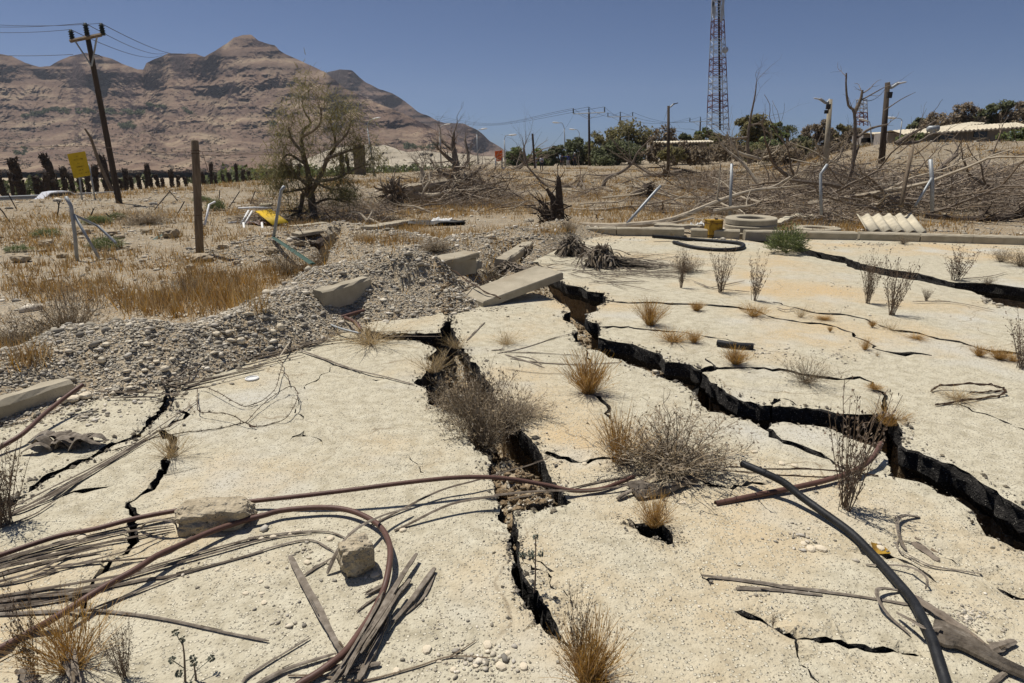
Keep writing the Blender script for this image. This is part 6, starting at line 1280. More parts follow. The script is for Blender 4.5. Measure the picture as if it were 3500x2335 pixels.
traced('fallen_tree', [[(3160,745,14.2,.12),(3260,755,13.9,.14),(3360,755,13.7,.13),(3450,740,13.8,.11),(3560,715,14,.08)]], 'bark_dark', 'dark thick trunk lying behind the kerb at the right edge', twig=(4, .5, 2))
traced('dead_limb', [[(2600,640,15.5,.05),(2540,560,15.8,.035),(2470,500,16,.02),(2455,465,16,.008)],[(2540,560,15.8,.02),(2500,480,16,.01)]], 'bark_pale', 'pale upright limb above the brushwood right of centre', 'dead branch', twig=(6, .5, 1))
traced('dead_tree', [[(2560,560,40,.12),(2555,490,40,.12),(2562,420,40,.09),(2580,330,40,.05),(2586,280,40,.02)],[(2556,470,40,.08),(2500,475,40,.05),(2470,470,40,.03)],[(2562,430,40,.07),(2600,425,40,.05),(2640,470,40,.02)]], 'bark_dead', 'bare tree rising left of the bushy crown at right centre', twig=(6, 1.4, 2))
traced('dead_limb', [[(2490,475,38,.08),(2520,520,38,.10),(2600,545,38,.10)],[(2490,478,38,.05),(2485,450,38,.02)]], 'bark_pale', 'pale bent limb before the tall lattice tower foot', 'dead branch', twig=(3, 1, 1))
for i, (x, y) in enumerate([(2690,745),(2600,700),(2860,700),(2960,690),(2740,690),(2680,720),(2820,740),(2900,745)]):
    traced('dead_limb', [[(x, y, 14.8, .035), (x+r2.uniform(60, 120), y-r2.uniform(-5, 15), 14.9, .028), (x+r2.uniform(160, 260), y-r2.uniform(0, 40), 15, .008)]], 'bark_pale' if i % 2 else 'bark_dead', 'bare pole like branch lying behind the ring and the slab stack', 'dead branch', twig=(4, .5, 1))['group'] = 'pole like branches behind the kerb'
for i, (x, y, h) in enumerate([(2765,690,60),(2840,640,70),(2700,650,90),(2640,610,80),(2960,640,60),(2420,640,80),(2350,660,60),(2500,600,70),(2560,640,120),(2450,620,110),(2620,660,130),(2720,600,120),(2880,600,100),(2400,600,90),(3000,600,110),(3100,580,90),(3300,600,100),(3420,590,90),(2660,700,120),(2780,660,110),(3240,600,70),(3360,560,60),(2790,600,80)]):
    Yb = TG(x, y).y; traced('dead_limb', [[(x, y, Yb, .03), (x+U(-15, 15), y-h*.5, Yb, .022), (x+U(-40, 40), y-h, Yb, .008)]], 'bark_dead', 'bare branch sticking up out of the brushwood on the right bank', 'dead branch', twig=(5, .45, 1))['group'] = 'upright branches in the brush'
# old slatted pallet in the brush
t = thing('broken_pallet', 'broken slatted wooden panel leaning in the brush at right', 'panel', W(3050, 690, 14.8))
for k in range(9):
    mb = MB(); A, B = W(2985+k*6, 640+k*9, 14.9), W(3065+k*4, 620+k*11, 15.0); mb.tube([A, B], .018, 4, flat=.5); child('slat', mb, 'wood_grey', t)
# ============================================================= the leafy tree
t = thing('tamarisk_tree', 'feathery olive green tree standing left of centre before the mountain', 'tree', W(1072, 748, 17.0)); YT = 17.0
SK = [[(1075,755,.11),(1068,700,.10),(1060,640,.085),(1050,580,.075),(1035,520,.065),(1030,470,.055),(1042,440,.045),(1062,420,.035),(1040,380,.02),(1030,340,.008)],[(1062,660,.07),(1100,590,.06),(1120,540,.055),(1145,500,.05),(1140,450,.04),(1128,410,.03),(1150,370,.012)],[(1060,640,.06),(1000,590,.04),(960,560,.02)],[(1120,540,.05),(1180,520,.035),(1230,500,.015)],[(1085,620,.05),(1150,610,.035),(1210,580,.02),(1260,560,.01)],[(1035,520,.05),(1000,480,.03),(985,440,.012)],[(1145,500,.04),(1190,450,.025),(1200,400,.01)],[(1030,470,.04),(1090,430,.025),(1100,360,.01)],[(1070,690,.06),(1040,660,.05),(1030,700,.05),(1022,745,.05)],[(1062,640,.04),(1020,650,.03),(960,660,.012)],[(1072,700,.04),(1120,680,.03),(1180,690,.012)],[(1050,600,.05),(1110,640,.03),(1170,650,.012)],[(1042,560,.04),(980,530,.025),(940,600,.01)]]
tips = []; tk = MB()
for lm in SK:
    off = U(-.5, .5); pts = smooth_path([W(p[0], p[1], YT+off*i*.35) for i, p in enumerate(lm)], 4); r0, r1 = lm[0][2], lm[-1][2]
    tk.tube(pts, [r0+(r1-r0)*k/(len(pts)-1) for k in range(len(pts))], 8, rough=.08)
    for k in range(11):
        j = rng.randint(len(pts)//4, len(pts)-1); dd = (pts[j]-pts[j-1]).normalized()*.6+Vector((U(-1, 1), U(-1, 1), U(-.3, .9))); limb(tk, pts[j], dd, U(.25, .5), max(.008, r1*.7), 1, 3, .8, .25, 4, .5, ends=tips)
child('trunk', tk, 'bark_dead', t)
cr = MB()
for q, d in tips:
    for k in range(24):
        p = q+Vector((rng.gauss(0, .13), rng.gauss(0, .13), rng.gauss(0, .13))); dd = d*.5+Vector((U(-1, 1), U(-1, 1), U(-.8, .7))); P = stem_pts(p, dd, U(.10, .26), 2, droop=.12); ribbon(cr, P, .018, .007)
child('crown', cr, 'leaf_olive', t)
print('tips', len(tips), len(cr.f))
# ============================================================= road, guard rail, car
RZ = -2.45
RP = [G(p[0], p[1], -1.5) for p in [(-700,700),(-300,685),(0,671),(220,662),(420,652),(620,642),(800,632),(900,627),(1100,617),(1300,606),(1440,598)]]
def offs(P, d):
    out = []
    for i, p in enumerate(P):
        t = (P[min(i+1, len(P)-1)]-P[max(i-1, 0)]); t.z = 0; t.normalize(); out.append(p+Vector((t.y, -t.x, 0))*d)
    return out
RPs = smooth_path(RP, 8)
def strip(name, P, a, b, z, mat_, kind=None):
    A, B = offs(P, a), offs(P, b); vs = []
    for q, r in zip(A, B): vs += [(q.x, q.y, z), (r.x, r.y, z)]
    mb = MB(); mb.add(vs, [(2*i, 2*i+1, 2*i+3, 2*i+2) for i in range(len(A)-1)]); return tag(mb.build(name, mat_, origin=(0, 0, 0)), kind=kind)
strip('road', RPs, -.2, 7.8, RZ+.03, 'asphalt_road', 'structure')
strip('road_line', RPs, .5, .65, RZ+.034, 'white_paint', 'structure')
t = thing('guard_rail', 'long galvanised guard rail along the far side of the road at left', 'guard rail', (0, 0, 0))
mb = MB(); vs = []
prof = [(0, .95), (.05, .91), (.05, .82), (0, .77), (.05, .72), (.05, .63), (0, .58)]
for q, r in zip(RPs, offs(RPs, 1.0)):
    n_ = (r-q).normalized(); vs += [Vector((q.x, q.y, RZ+h))+n_*o_ for o_, h in prof]
mb.add(vs, [(i*7+j, i*7+j+1, (i+1)*7+j+1, (i+1)*7+j) for i in range(len(RPs)-1) for j in range(6)]); child('beam', mb, 'galvanised', t)
acc = 0
for a, b in zip(RPs, RPs[1:]):
    acc += (b-a).length
    if acc > 3.6: acc = 0; mb = MB(); mb.box((b.x, b.y, RZ+.44), (.14, .14, .9)); child('post', mb, 'galvanised', t)
def car(c, rz):
    t = thing('parked_car', 'white car on the sunken road, only its roof showing above the bank', 'car', c); t.rotation_euler[2] = rz; Lc, Wc = 4.3, 1.75
    prof = [(-2.15, .35), (-2.1, .75), (-1.35, .86), (-.75, 1.38), (-.2, 1.46), (.7, 1.44), (1.35, 1.0), (2.05, .92), (2.15, .55), (2.15, .35)]; mb = MB(); vs = []
    for y, k in ((-1, .82), (-1, 1), (1, 1), (1, .82)):
        for x, z in prof: vs.append(Vector(c)+Vector((x, y*Wc/2*(k if z > .9 else 1), z)))
    n = len(prof); mb.add(vs, [(q*n+i, q*n+i+1, (q+1)*n+i+1, (q+1)*n+i) for q in range(3) for i in range(n-1)]+[tuple(range(n-1, -1, -1)), tuple(3*n+i for i in range(n))]); child('body', mb, 'car_white', t)
    for sx in (-1, 1):
        mb = MB(); mb.add([Vector(c)+Vector((x, sx*Wc/2*.93, z)) for x, z in ((-1.2, .92), (-.7, 1.32), (.65, 1.36), (1.15, 1.0))], [(0, 1, 2, 3) if sx > 0 else (3, 2, 1, 0)]); child('window', mb, 'glass_dark', t)
        for x in (-1.3, 1.35):
            mb = MB(); mb.tube([Vector(c)+Vector((x, sx*Wc/2-.1*sx, .32)), Vector(c)+Vector((x, sx*Wc/2+.03*sx, .32))], .32, 16); wh = child('wheel', mb, 'rubber', t); mb = MB(); mb.tube([Vector(c)+Vector((x, sx*Wc/2+.031*sx, .32)), Vector(c)+Vector((x, sx*Wc/2+.04*sx, .32))], .18, 12); child('hubcap', mb, 'galvanised', wh)
q = offs(RPs, 6.6); pc = min(q, key=lambda v: abs((v.x/(v.y*CP))*FPX+1750-165)); d_ = q[min(q.index(pc)+1, len(q)-1)]-pc
car((pc.x, pc.y, RZ+.03), 0); bpy.data.objects['parked_car'].rotation_euler[2] = math.atan2(d_.y, d_.x)
# ============================================================= dead date palm trunks behind the rail
def deadpalm():
    mb = MB(); n = 12; pts = [Vector((.03*math.sin(i), .03*math.cos(i*1.3), i/n)) for i in range(n+1)]; mb.tube(pts, [.11*U(.85, 1.15)*(1.15 if i > 8 else 1) for i in range(n)]+[.05], 8, rough=.18)
    for k in range(150):
        z = U(.15, 1.0); a = U(0, 6.283); b = Vector((.10*math.cos(a), .10*math.sin(a), z)); d = Vector((math.cos(a), math.sin(a), U(.3, 1.6) if z < .85 else U(-.6, 1.5))); mb.tube([b, b+d.normalized()*U(.04, .10)], [.022, .008], 3)
    return mb
RPpx = [((v.x/(v.y*CP-(v.z-CAMZ)*SP))*FPX+1750, v.y) for v in RPs]
DP = protos('dead_palm', [deadpalm]*3, 'bark_dark')
PAL = [(15,670,105,24),(75,672,112,30),(45,660,60,12),(130,672,60,20),(200,672,125,26),(165,668,66,18),(225,668,84,18),(255,665,60,16),(285,668,50,16),(330,668,90,20),(305,660,56,16),(380,664,116,22),(365,655,60,16),(395,655,48,14),(433,658,70,16),(455,655,46,14),(480,652,48,14),(503,652,80,14),(520,650,66,14),(545,650,46,14),(590,648,58,14),(610,645,40,12),(640,645,36,12),(700,640,46,14),(724,640,72,12),(740,636,36,10),(790,632,36,12),(812,632,62,10),(830,628,44,12),(855,625,36,10),(990,618,36,10),(1022,615,46,10),(1170,590,60,14),(1197,590,50,12),(1230,592,36,10),(185,670,48,14),(150,668,44,14),(420,660,40,12),(560,650,36,12),(665,642,34,10),(765,635,34,10),(880,625,30,10),(915,622,32,10)]
for i, (x, yb, h, w_) in enumerate(PAL):
    Y = float(np.interp(x, [q[0] for q in RPpx], [q[1] for q in RPpx]))+5+(i % 5)*2; p = W(x, yb, Y); m = FPX/(Y*CP); p.z = min(p.z, RZ+.4); H = (W(x, yb-h*1.18, Y).z-p.z)
    put(DP[i % 3], p, i*1.7, (w_/m/.26, w_/m/.26, H), 'headless dead date palm trunk in the row behind the guard rail', 'dead palm', 'dead palm trunks behind the guard rail', (U(-.05, .05), U(-.14, .0)))
mb = MB(); r3 = random.Random(9)
for k in range(430):
    x = r3.uniform(-60, 1750); Y = float(np.interp(x, [q[0] for q in RPpx], [q[1] for q in RPpx]))+18+r3.uniform(0, 30); p = W(x, 600, Y); p.z = RZ
    if x < 760 and r3.random() < .80: continue
    h = r3.uniform(1.2, 2.6)*(1.15 if x > 760 else .55); leafball(mb, p+Vector((0, 0, h*.4)), r3.uniform(1.0, 2.2), h*.7, 30, .36, r3.choice((0, 0, 1)), r3)
tag(mb.build('orchard', ['leaf_dark', 'leaf_green'], origin=(0, 0, 0)), 'dark green strip of plantation behind the dead palms', 'orchard', kind='stuff')
# ============================================================= signs
def sign(name, cs, mat_, posts, Y, label, rows, print_, cat='sign'):
    a, b, c_, d = [W(p[0], p[1], Y) for p in cs]; base = W(posts[0][0][0], posts[0][0][1], Y); t = thing(name, label, cat, base); n_ = Vector((0, .02, 0)); mb = MB()
    mb.add([a, b, c_, d]+[p+n_ for p in (a, b, c_, d)], [(3, 2, 1, 0), (4, 5, 6, 7), (0, 1, 5, 4), (1, 2, 6, 5), (2, 3, 7, 6), (3, 0, 4, 7)]); bd = child('board', mb, mat_, t)
    for P in posts: mb = MB(); mb.tube([W(P[0][0], P[0][1], Y+.06), W(P[1][0], P[1][1], Y+.06)], .03*Y/24, 8); child('post', mb, 'galvanised', t, True)
    mb = MB(); rr = random.Random(len(label)); f = Vector((0, -.006, 0))
    for v, u0, u1, hh in rows:
        u = u0
        while u < u1:
            w_ = rr.uniform(.018, .035)
            def P(uu, vv): return a.lerp(b, uu).lerp(d.lerp(c_, uu), vv)+f
            k = rr.randint(0, 3)
            mb.add([P(u, v), P(u+w_, v), P(u+w_, v+hh*.3), P(u, v+hh*.3)], [(3, 2, 1, 0)]); s_ = u if k % 2 else u+w_*.65
            mb.add([P(s_, v), P(s_+w_*.35, v), P(s_+w_*.35, v+hh), P(s_, v+hh)], [(3, 2, 1, 0)])
            u += w_+rr.choice((.012, .012, .05))
    child('lettering', mb, print_, bd); return t
sign('yellow_sign', [(229,527),(290,517),(309,599),(253,610)], 'yellow_paint', [((283,700),(266,560)),((327,690),(303,560))], 24.5, 'yellow warning sign board on two posts beside the leaning pole',
     [(.14,.46,.58,.04),(.26,.28,.80,.06),(.42,.44,.58,.045),(.56,.34,.78,.06),(.70,.42,.66,.05),(.84,.30,.55,.05),(.84,.75,.95,.05)], 'sign_print')
sign('orange_sign', [(1691,517),(1717,514),(1718,551),(1693,552)], 'orange_paint', [((1694,585),(1694,540)),((1716,583),(1716,540))], 72, 'bright orange warning sign in the centre distance',
     [(.10,.2,.85,.07),(.26,.12,.9,.08),(.42,.15,.8,.08),(.58,.1,.9,.08),(.74,.15,.88,.08),(.88,.3,.7,.06)], 'sign_print_red')
mb = MB(); c = W(1722, 577, 72); mb.box(c, (.22, .05, .35)); mb.tube([c+Vector((0, .04, -.8)), c+Vector((0, .04, .1))], .03, 6); tag(mb.build('small_sign', 'white_paint'), 'little white marker plate right under the orange sign', 'sign')
# ============================================================= poles, lamps and wires
def utility(px, ytop, ybase, Y, arm, label, lean=0, r=.13, ins=.42):
    b = W(px, ybase, Y); b.z = min(b.z, tz(b.x, b.y)); tp = W(px+lean, ytop, Y); t = thing('utility_pole', label, 'utility pole', b)
    mb = MB(); mb.tube([b.lerp(tp, k/6) for k in range(7)], [r, r*.72], 12); child('shaft', mb, 'pole_wood', t, True)
    ax = (tp-b).normalized(); sd = Vector((1, 0, 0)); sd = (sd-ax*sd.dot(ax)).normalized(); c0 = tp-ax*.12
    if arm[1]: sd = (sd+ax*arm[1]).normalized()
    mb = MB(); mb.tube([c0-sd*arm[0]-Vector((0, r, 0)), c0+sd*arm[0]-Vector((0, r, 0))], .06, 4); child('cross_arm', mb, 'post_wood' if r < .12 else 'galvanised', t)
    for s_ in (-1, 1): mb = MB(); mb.tube([c0+sd*arm[0]*.72*s_-Vector((0, r, 0)), c0-ax*.85-Vector((0, r*.8, 0))], .028, 5); child('brace', mb, 'galvanised', t)
    tips = []
    for s_ in (-1, 0, 1):
        q = c0+sd*arm[0]*.97*s_ if s_ else tp-ax*.02; mb = MB(); mb.tube([q, q+ax*ins], [.07, .05], 10)
        for k in range(4): mb.tube([q+ax*ins*(.15+.2*k), q+ax*ins*(.22+.2*k)], .085*(ins/.36)**.5, 10)
        child('insulator', mb, 'insulator', t, True); tips.append(q+ax*ins)
    return tips
def cable(pts, label, r=.007, sag=.0, group=None):
    P = smooth_path(pts, 12) if len(pts) > 2 else [pts[0].lerp(pts[1], k/24)-Vector((0, 0, sag*4*(k/24)*(1-k/24))) for k in range(25)]
    mb = MB(); mb.tube(P, r, 4); return tag(mb.build('power_line', 'metal_dark'), label, 'power line', group)
T1 = utility(418, 118, 748, 22.5, (.54, .16), 'tall dark utility pole leaning left before the mountain', -120, .105, .36)
for k, (a, yl, yr, nm) in enumerate(zip(T1, (82, 68, 54), ((555, 188), (575, 178), (650, 180)), ('left', 'middle', 'right'))):
    cable([a, W(-400, yl-18, 26)], f'power line going left from the {nm} insulator of the leaning pole', sag=.25); cable([a, W(yr[0], yr[1], 75)], f'power line going right from the {nm} insulator of the leaning pole', .013, .5)
cable([W(-300, 168, 40), W(250, 186, 42)], 'single lower line behind the leaning pole at left', .015, .2); mb = MB(); q = W(322, 186, 22.4); mb.tube(smooth_path([q, q+Vector((.15, 0, -.03)), q+Vector((.25, 0, -.10))], 4), .012, 5); tag(mb.build('cable_end', 'metal_dark'), 'short loose cable end on the leaning pole shaft', 'cable')
T2 = utility(2016, 384, 535, 95, (2.3, 0), 'distant utility pole with three insulators left of centre trees', -3, .19, .75); T3 = utility(2120, 397, 470, 120, (2.3, 0), 'second distant utility pole half hidden by trees', 0, .19, .75); T4 = utility(2394, 414, 480, 140, (2.3, 0), 'distant pole top beside the lattice tower', 0, .2, .9)
for k in range(3):
    cable([T2[k], T3[k]], 'faint power line between the two distant poles', .02, 1.0, 'distant power lines'); cable([W(1490, 398+6*k, 170), W(1680, 423+3*k, 150), T2[k]], 'faint power line sagging left from the first distant pole', .022, 0, 'distant power lines left'); cable([T3[k], T4[k]], 'faint power line between the distant pole and the tower pole', .02, 1.5, 'distant power lines right')
cable([W(1850,520,100), T2[0]-Vector((0, 0, 1))], 'thin stay line below the distant power lines', .012, .8)
mb = MB(); mb.tube([W(1828,575,66), W(1820,457,66)], .10, 8); tag(mb.build('bare_pole', 'pole_wood'), 'bare dark pole behind the two pale shirted people', 'pole')
mb = MB(); mb.tube([W(380,650,45), W(340,560,45), W(310,470,45), W(290,440,45)], [.12,.11,.09,.06], 8); tag(mb.build('bare_pole', 'post_wood'), 'thin leaning pole right of the yellow sign', 'pole')
def lamp(P, head, Y, label, r=.07, mat_='galvanised', hl=.7, cat='street lamp'):
    pts = [W(p[0], p[1], Y) for p in P]; b = pts[0]; b.z = min(b.z, tz(b.x, b.y)+.2); t = thing('street_lamp', label, cat, b); mb = MB(); mb.tube(pts[:2], [r, r*.7], 8); child('pole', mb, mat_, t, True)
    mb = MB(); mb.tube(smooth_path(pts[1:], 5), r*.45, 6); ar = child('arm', mb, 'galvanised', t, True)
    h = pts[-1]; mb = MB(); d = (pts[-1]-pts[-2]); d.z *= .3; d.normalize(); mb.tube([h, h+d*hl*.3, h+d*hl*.8, h+d*hl], [r*.8, hl*.16, hl*.15, hl*.05], 8, flat=.6); child('lamp_head', mb, head, ar, True)
lamp([(1282,612),(1256,440),(1258,418),(1272,408)], 'white_paint', 60, 'street lamp right of the leafy tree', .09, hl=.8); lamp([(1508,560),(1503,452),(1505,434),(1518,427)], 'white_paint', 80, 'street lamp above the big dead tree', .09, hl=.8); lamp([(1634,560),(1630,460),(1632,446),(1642,442)], 'white_paint', 95, 'street lamp against the end of the ridge', .1, hl=1.0)
lamp([(1727,578),(1724,478),(1728,464),(1738,462)], 'white_paint', 85, 'curved street lamp right of the orange sign', .1, hl=1.1); lamp([(1933,520),(1929,440),(1922,422),(1912,420)], 'white_paint', 110, 'street lamp with arm to the left over the people', .11, hl=1.2); lamp([(1981,500),(1980,455),(1974,445),(1966,443)], 'white_paint', 130, 'smaller street lamp left of the first distant pole', .11, hl=1.2)
lamp([(2288,545),(2285,362),(2290,366),(2302,356)], 'metal_dark', 48, 'dark wooden lamp pole left of the lattice tower', .13, 'pole_wood', .35)
lamp([(2826,545),(2838,340),(2825,352),(2806,340)], 'lamp_head', 28, 'pale concrete lamp pole with globe lamp at right', .13, 'concrete', .32); q = W(2831, 365, 27.85); mb = MB(); mb.box(q, (.16, .1, .2)); mb.box(q+Vector((-.05, 0, -.2)), (.14, .1, .14)); tag(mb.build('junction_box', 'metal_dark'), 'dark boxes clamped to the pale lamp pole', 'box')
lamp([(3008,625),(3034,282),(3044,300),(3068,286)], 'lamp_head', 30, 'brown wooden lamp pole at right before the roofs', .15, 'pole_wood', .4); cable([W(2948,342,19), W(3028,300,30)], 'thin wire from the forked dead tree to the brown pole', .01, .2); q = W(3040, 325, 29.8); mb = MB(); mb.box(q, (.2, .12, .25)); tag(mb.build('junction_box', 'metal_dark'), 'dark box on the brown lamp pole', 'box')
lamp([(2982,520),(2975,430),(2972,418),(2968,414)], 'white_paint', 45, 'low white street lamp left behind the brown pole', .06, hl=.7); lamp([(3080,450),(3083,412),(3078,406),(3066,404)], 'white_paint', 48, 'low white street lamp right of the brown pole', .05, hl=.8)
cable([W(2285,365,48), W(2270,410,60)], 'stay wire on the dark wooden lamp pole', .01, 0); cable([W(2288,420,48), W(2330,450,52)], 'drop wire right of the dark wooden lamp pole', .012, .2)
# ============================================================= lattice towers
def tower(px, ybase, ytop, Y, wb, wt, label, secs, r=.07, name='lattice_tower'):
    b = W(px, ybase, Y); tp = W(px, ytop, Y); t = thing(name, label, 'tower', b); H = tp.z-b.z
    def corner(k, z): w_ = (wb+(wt-wb)*z)/2; sx, sy = ((-1, -1), (1, -1), (1, 1), (-1, 1))[k]; return Vector((b.x+(tp.x-b.x)*z+sx*w_, b.y+sy*w_, b.z+H*z))
    n = secs
    for i in range(n):
        mb = MB(); z0, z1 = i/n, (i+1)/n; red = (i//3) % 2 == (n//3) % 2
        for k in range(4):
            mb.tube([corner(k, z0), corner(k, z1)], r, 5); mb.tube([corner(k, z1), corner((k+1) % 4, z1)], r*.6, 4); a, c = (k, (k+1) % 4) if i % 2 else ((k+1) % 4, k); mb.tube([corner(a, z0), corner(c, z1)], r*.55, 4)
        child('lattice_section', mb, 'tower_red' if red else 'tower_white', t)
    return t, b, H
t, b, H = tower(2453, 445, -130, 100, 2.6, 0.85, 'tall red and white lattice mast rising out of the picture', 27)
mb = MB(); mb.tube([b+Vector((.25, -.3, 0)), W(2453, -130, 99.8)+Vector((.1, 0, 0))], .15, 6); child('cable_run', mb, 'metal_dark', t)
for dx, z0 in ((-.95, 30), (-.7, 45), (.75, 18), (-.95, 5), (.55, 55)): q = W(2453, z0, 99.4); mb = MB(); mb.box((q.x+dx*.85, 99.0, q.z), (.30, .2, 1.5)); child('antenna_panel', mb, 'tower_white', t)
q = W(2478, 171, 98.5); mb = MB(); mb.tube([q+Vector((0, .25, 0)), q, q+Vector((.0, -.25, 0))], [.2, .45, .42], 14); child('dish', mb, 'tower_white', t, True)
tower(2945, 430, 340, 160, 2.0, 1.6, 'small distant red lattice tower behind the forked dead tree', 6, .12)
# ============================================================= trees on the horizon
def tree(px, ybase, ytop, wpx, Y, mat_, label, lobes=11, n=110, leaf=None, name='tree', seed=0, dry=0):
    rr = random.Random(int(px)*7+seed); b = W(px, ybase, Y); tp = W(px, ytop, Y); H = tp.z-b.z; Wd = wpx*(Y*CP)/FPX/2; t = thing(name, label, 'tree', b); tk = MB(); tk.tube([b, b+Vector((.1, 0, H*.3)), b+Vector((-.1, 0, H*.6))], [H*.045, H*.03, H*.015], 7)
    cr = MB(); leaf = leaf or max(.07, Y*.0019)
    for k in range(int(lobes*2.6)):
        u = rr.uniform(-1, 1); h = rr.uniform(.10, .90)*(1-.35*u*u); c = b+Vector((u*Wd*.84, rr.uniform(-1, 1)*Wd*.6, H*h)); R_ = min(Wd*rr.uniform(.20, .36), H*.3); tk.tube([b+Vector((0, 0, H*.25)), b.lerp(c, .6)+Vector((0, 0, H*.08)), c], [H*.012, H*.004], 4)
        leafball(cr, c, R_, min(R_*.8, H*.22), n, leaf, 0, rr)
        if dry:
            for q in range(dry): d = Vector((rr.gauss(0, 1), rr.gauss(0, 1), abs(rr.gauss(0, 1)))).normalized(); tk.tube([c, c+d*R_*1.3], [H*.006, H*.002], 3)
    child('trunk', tk, 'bark_dead', t); child('crown', cr, mat_, t); return t
tree(1764,582,498,80,100,'leaf_sage','pale green willow like tree right of the orange sign'); tree(1842,576,503,96,104,'leaf_green','green tree behind the two pale shirted people'); tree(1908,566,492,80,104,'leaf_dark','dark tree behind the person in blue')
tree(1985,566,458,120,104,'leaf_dark','dark bushy tree left of the first distant pole', 13); tree(2062,566,445,150,102,'leaf_olive','olive tree between the two distant poles', 14); tree(2150,566,416,200,100,'leaf_olive','largest olive crown below the second distant pole', 18, 130); tree(2110,568,478,180,92,'leaf_dark','dark low tree in front of the olive crowns', 14)
tree(2262,550,415,110,96,'leaf_dry','half bare brown tree left of the dark lamp pole', 12, 45, dry=7); tree(2330,530,452,70,98,'leaf_dark','small dark tree right of the dark lamp pole'); tree(2404,520,430,70,110,'leaf_green','yellow green tree left of the tower foot'); tree(2370,520,460,90,100,'leaf_olive','low olive tree before the pale long roof')
tree(2465,530,452,90,95,'leaf_olive','olive scrub round the foot of the lattice mast'); tree(2565,540,366,130,70,'leaf_olive','big olive tree right of the lattice mast', 17, 130); tree(2640,545,395,90,72,'leaf_green','green tree close right of the big olive tree', 13); tree(2610,545,470,120,60,'leaf_sage','lighter green bush under the big olive tree', 10)
tree(2780,520,405,110,75,'leaf_dry','brown green tree left of the pale lamp pole', 14, 100, dry=3); tree(2855,520,415,90,78,'leaf_olive','dull olive tree behind the pale lamp pole', 12, dry=2); tree(2910,520,430,90,72,'leaf_dry','dry tree behind the forked dead tree', 11, 80, dry=4); tree(2735,530,460,80,66,'leaf_dark','dark scrub right of the small date palm', 9)
tree(3145,470,392,80,95,'leaf_dark','dark round tree left of the brown hedge tree at far right', 10); tree(3250,455,352,150,90,'leaf_dry','broad brown tree behind the long pale roof', 16, 120, dry=3); tree(3395,450,338,120,92,'leaf_dark','dark tree behind the roof near the right edge', 14, 120); tree(3490,450,330,120,90,'leaf_dry','brown tree cut by the right picture edge', 13, 110, dry=3); tree(3345,450,380,80,96,'leaf_olive','olive tree between the two larger far right trees', 9)
tree(3485,500,428,120,46,'leaf_green','bright green bush at the right edge by the long roof', 9, 120); tree(3110,490,452,90,50,'leaf_green','low green bush left of the long roof', 7, 80); tree(2480,545,480,130,52,'leaf_dry','brown scrub before the tower foot', 10, 70, dry=6); tree(2350,560,500,180,58,'leaf_dry','long brown scrub under the pale long roof', 14, 60, dry=6); tree(2690,560,500,160,44,'leaf_dry','brown scrub behind the brushwood at right centre', 14, 60, dry=7); tree(2900,545,490,120,40,'leaf_dry','brown scrub left of the forked dead tree foot', 10, 50, dry=7)
for i, x in enumerate(range(2240, 2980, 52)):
    tree(x+U(-14, 14), 552, U(478, 500), U(90, 130), 46+U(0, 8), ('leaf_dry', 'leaf_olive', 'leaf_dry')[i % 3], 'brown scrub in the thicket belt behind the brushwood', 9, 46, dry=7)['group'] = 'scrub belt behind the brushwood'
# small date palm
b = W(2692, 510, 80); t = thing('date_palm', 'small date palm with dark drooping crown right of the green tree', 'palm', b); tpp = W(2690, 437, 80); mb = MB(); mb.tube([b, tpp], [.25, .2], 8); child('trunk', mb, 'bark_dead', t); mb = MB()
for k in range(34):
    a = U(0, 6.283); d = Vector((math.cos(a), math.sin(a), U(-.2, 1.1))); P = stem_pts(tpp, d, U(1.3, 1.9), 5, droop=.28, wob=.05)
    for q in range(1, 6):
        for s_ in range(6): ribbon(mb, [P[q], P[q]+Vector((U(-.3, .3), U(-.3, .3), U(-.35, .1)))], .07, .03)
    mb.tube(P, [.04, .01], 3)
child('crown', mb, 'leaf_dark', t)
# ============================================================= low buildings
def shed(px0, px1, ytop0, ytop1, drop, wall, Y, label, mat_='roof_pale', waves=30):
    A, B = W(px0, ytop0, Y), W(px1, ytop1, Y); t = thing('low_shed', label, 'shed', W(px0, ytop0+drop+wall, Y)); dz = Vector((0, -1.6*Y/55, -drop*Y/FPX)); mb = MB(); n = waves*4; vs = []
    for i in range(n+1):
        u = i/n; o_ = Vector((0, 0, .05*math.cos(u*waves*6.283))); e = A.lerp(B, u)+o_; vs += [e, e+dz, e+dz*.0+Vector((0, 2.5, -.3)), e+dz+Vector((0, 0, -.12))]
    mb.add(vs, [f for i in range(n) for f in ((i*4+1, i*4+5, i*4+4, i*4), (i*4, i*4+4, i*4+6, i*4+2), (i*4+3, i*4+7, i*4+5, i*4+1))]); child('roof', mb, mat_, t)
    h = wall*Y/FPX; mb = MB(); C0, C1 = A+Vector((0, .4, -.15)), B+Vector((0, .4, -.15)); w0 = [C0, C1, C1-Vector((0, 0, h+1.2)), C0-Vector((0, 0, h+1.2))]; mb.add(w0+[p+Vector((0, 2, 0)) for p in w0], [(0, 3, 2, 1), (4, 5, 6, 7), (0, 4, 7, 3), (1, 2, 6, 5)]); child('wall', mb, 'wall_plaster', t)
    for k in range(3):
        c = C0.lerp(C1, .2+.28*k)+Vector((0, -.06, -h*.5-.1)); mb = MB(); mb.box(c, (1.1, .08, h*.5)); f = child('window', mb, 'glass_dark', t); mb = MB(); mb.box(c+Vector((0, -.05, -h*.27)), (1.3, .1, .08)); child('sill', mb, 'asbestos', f)
    return t
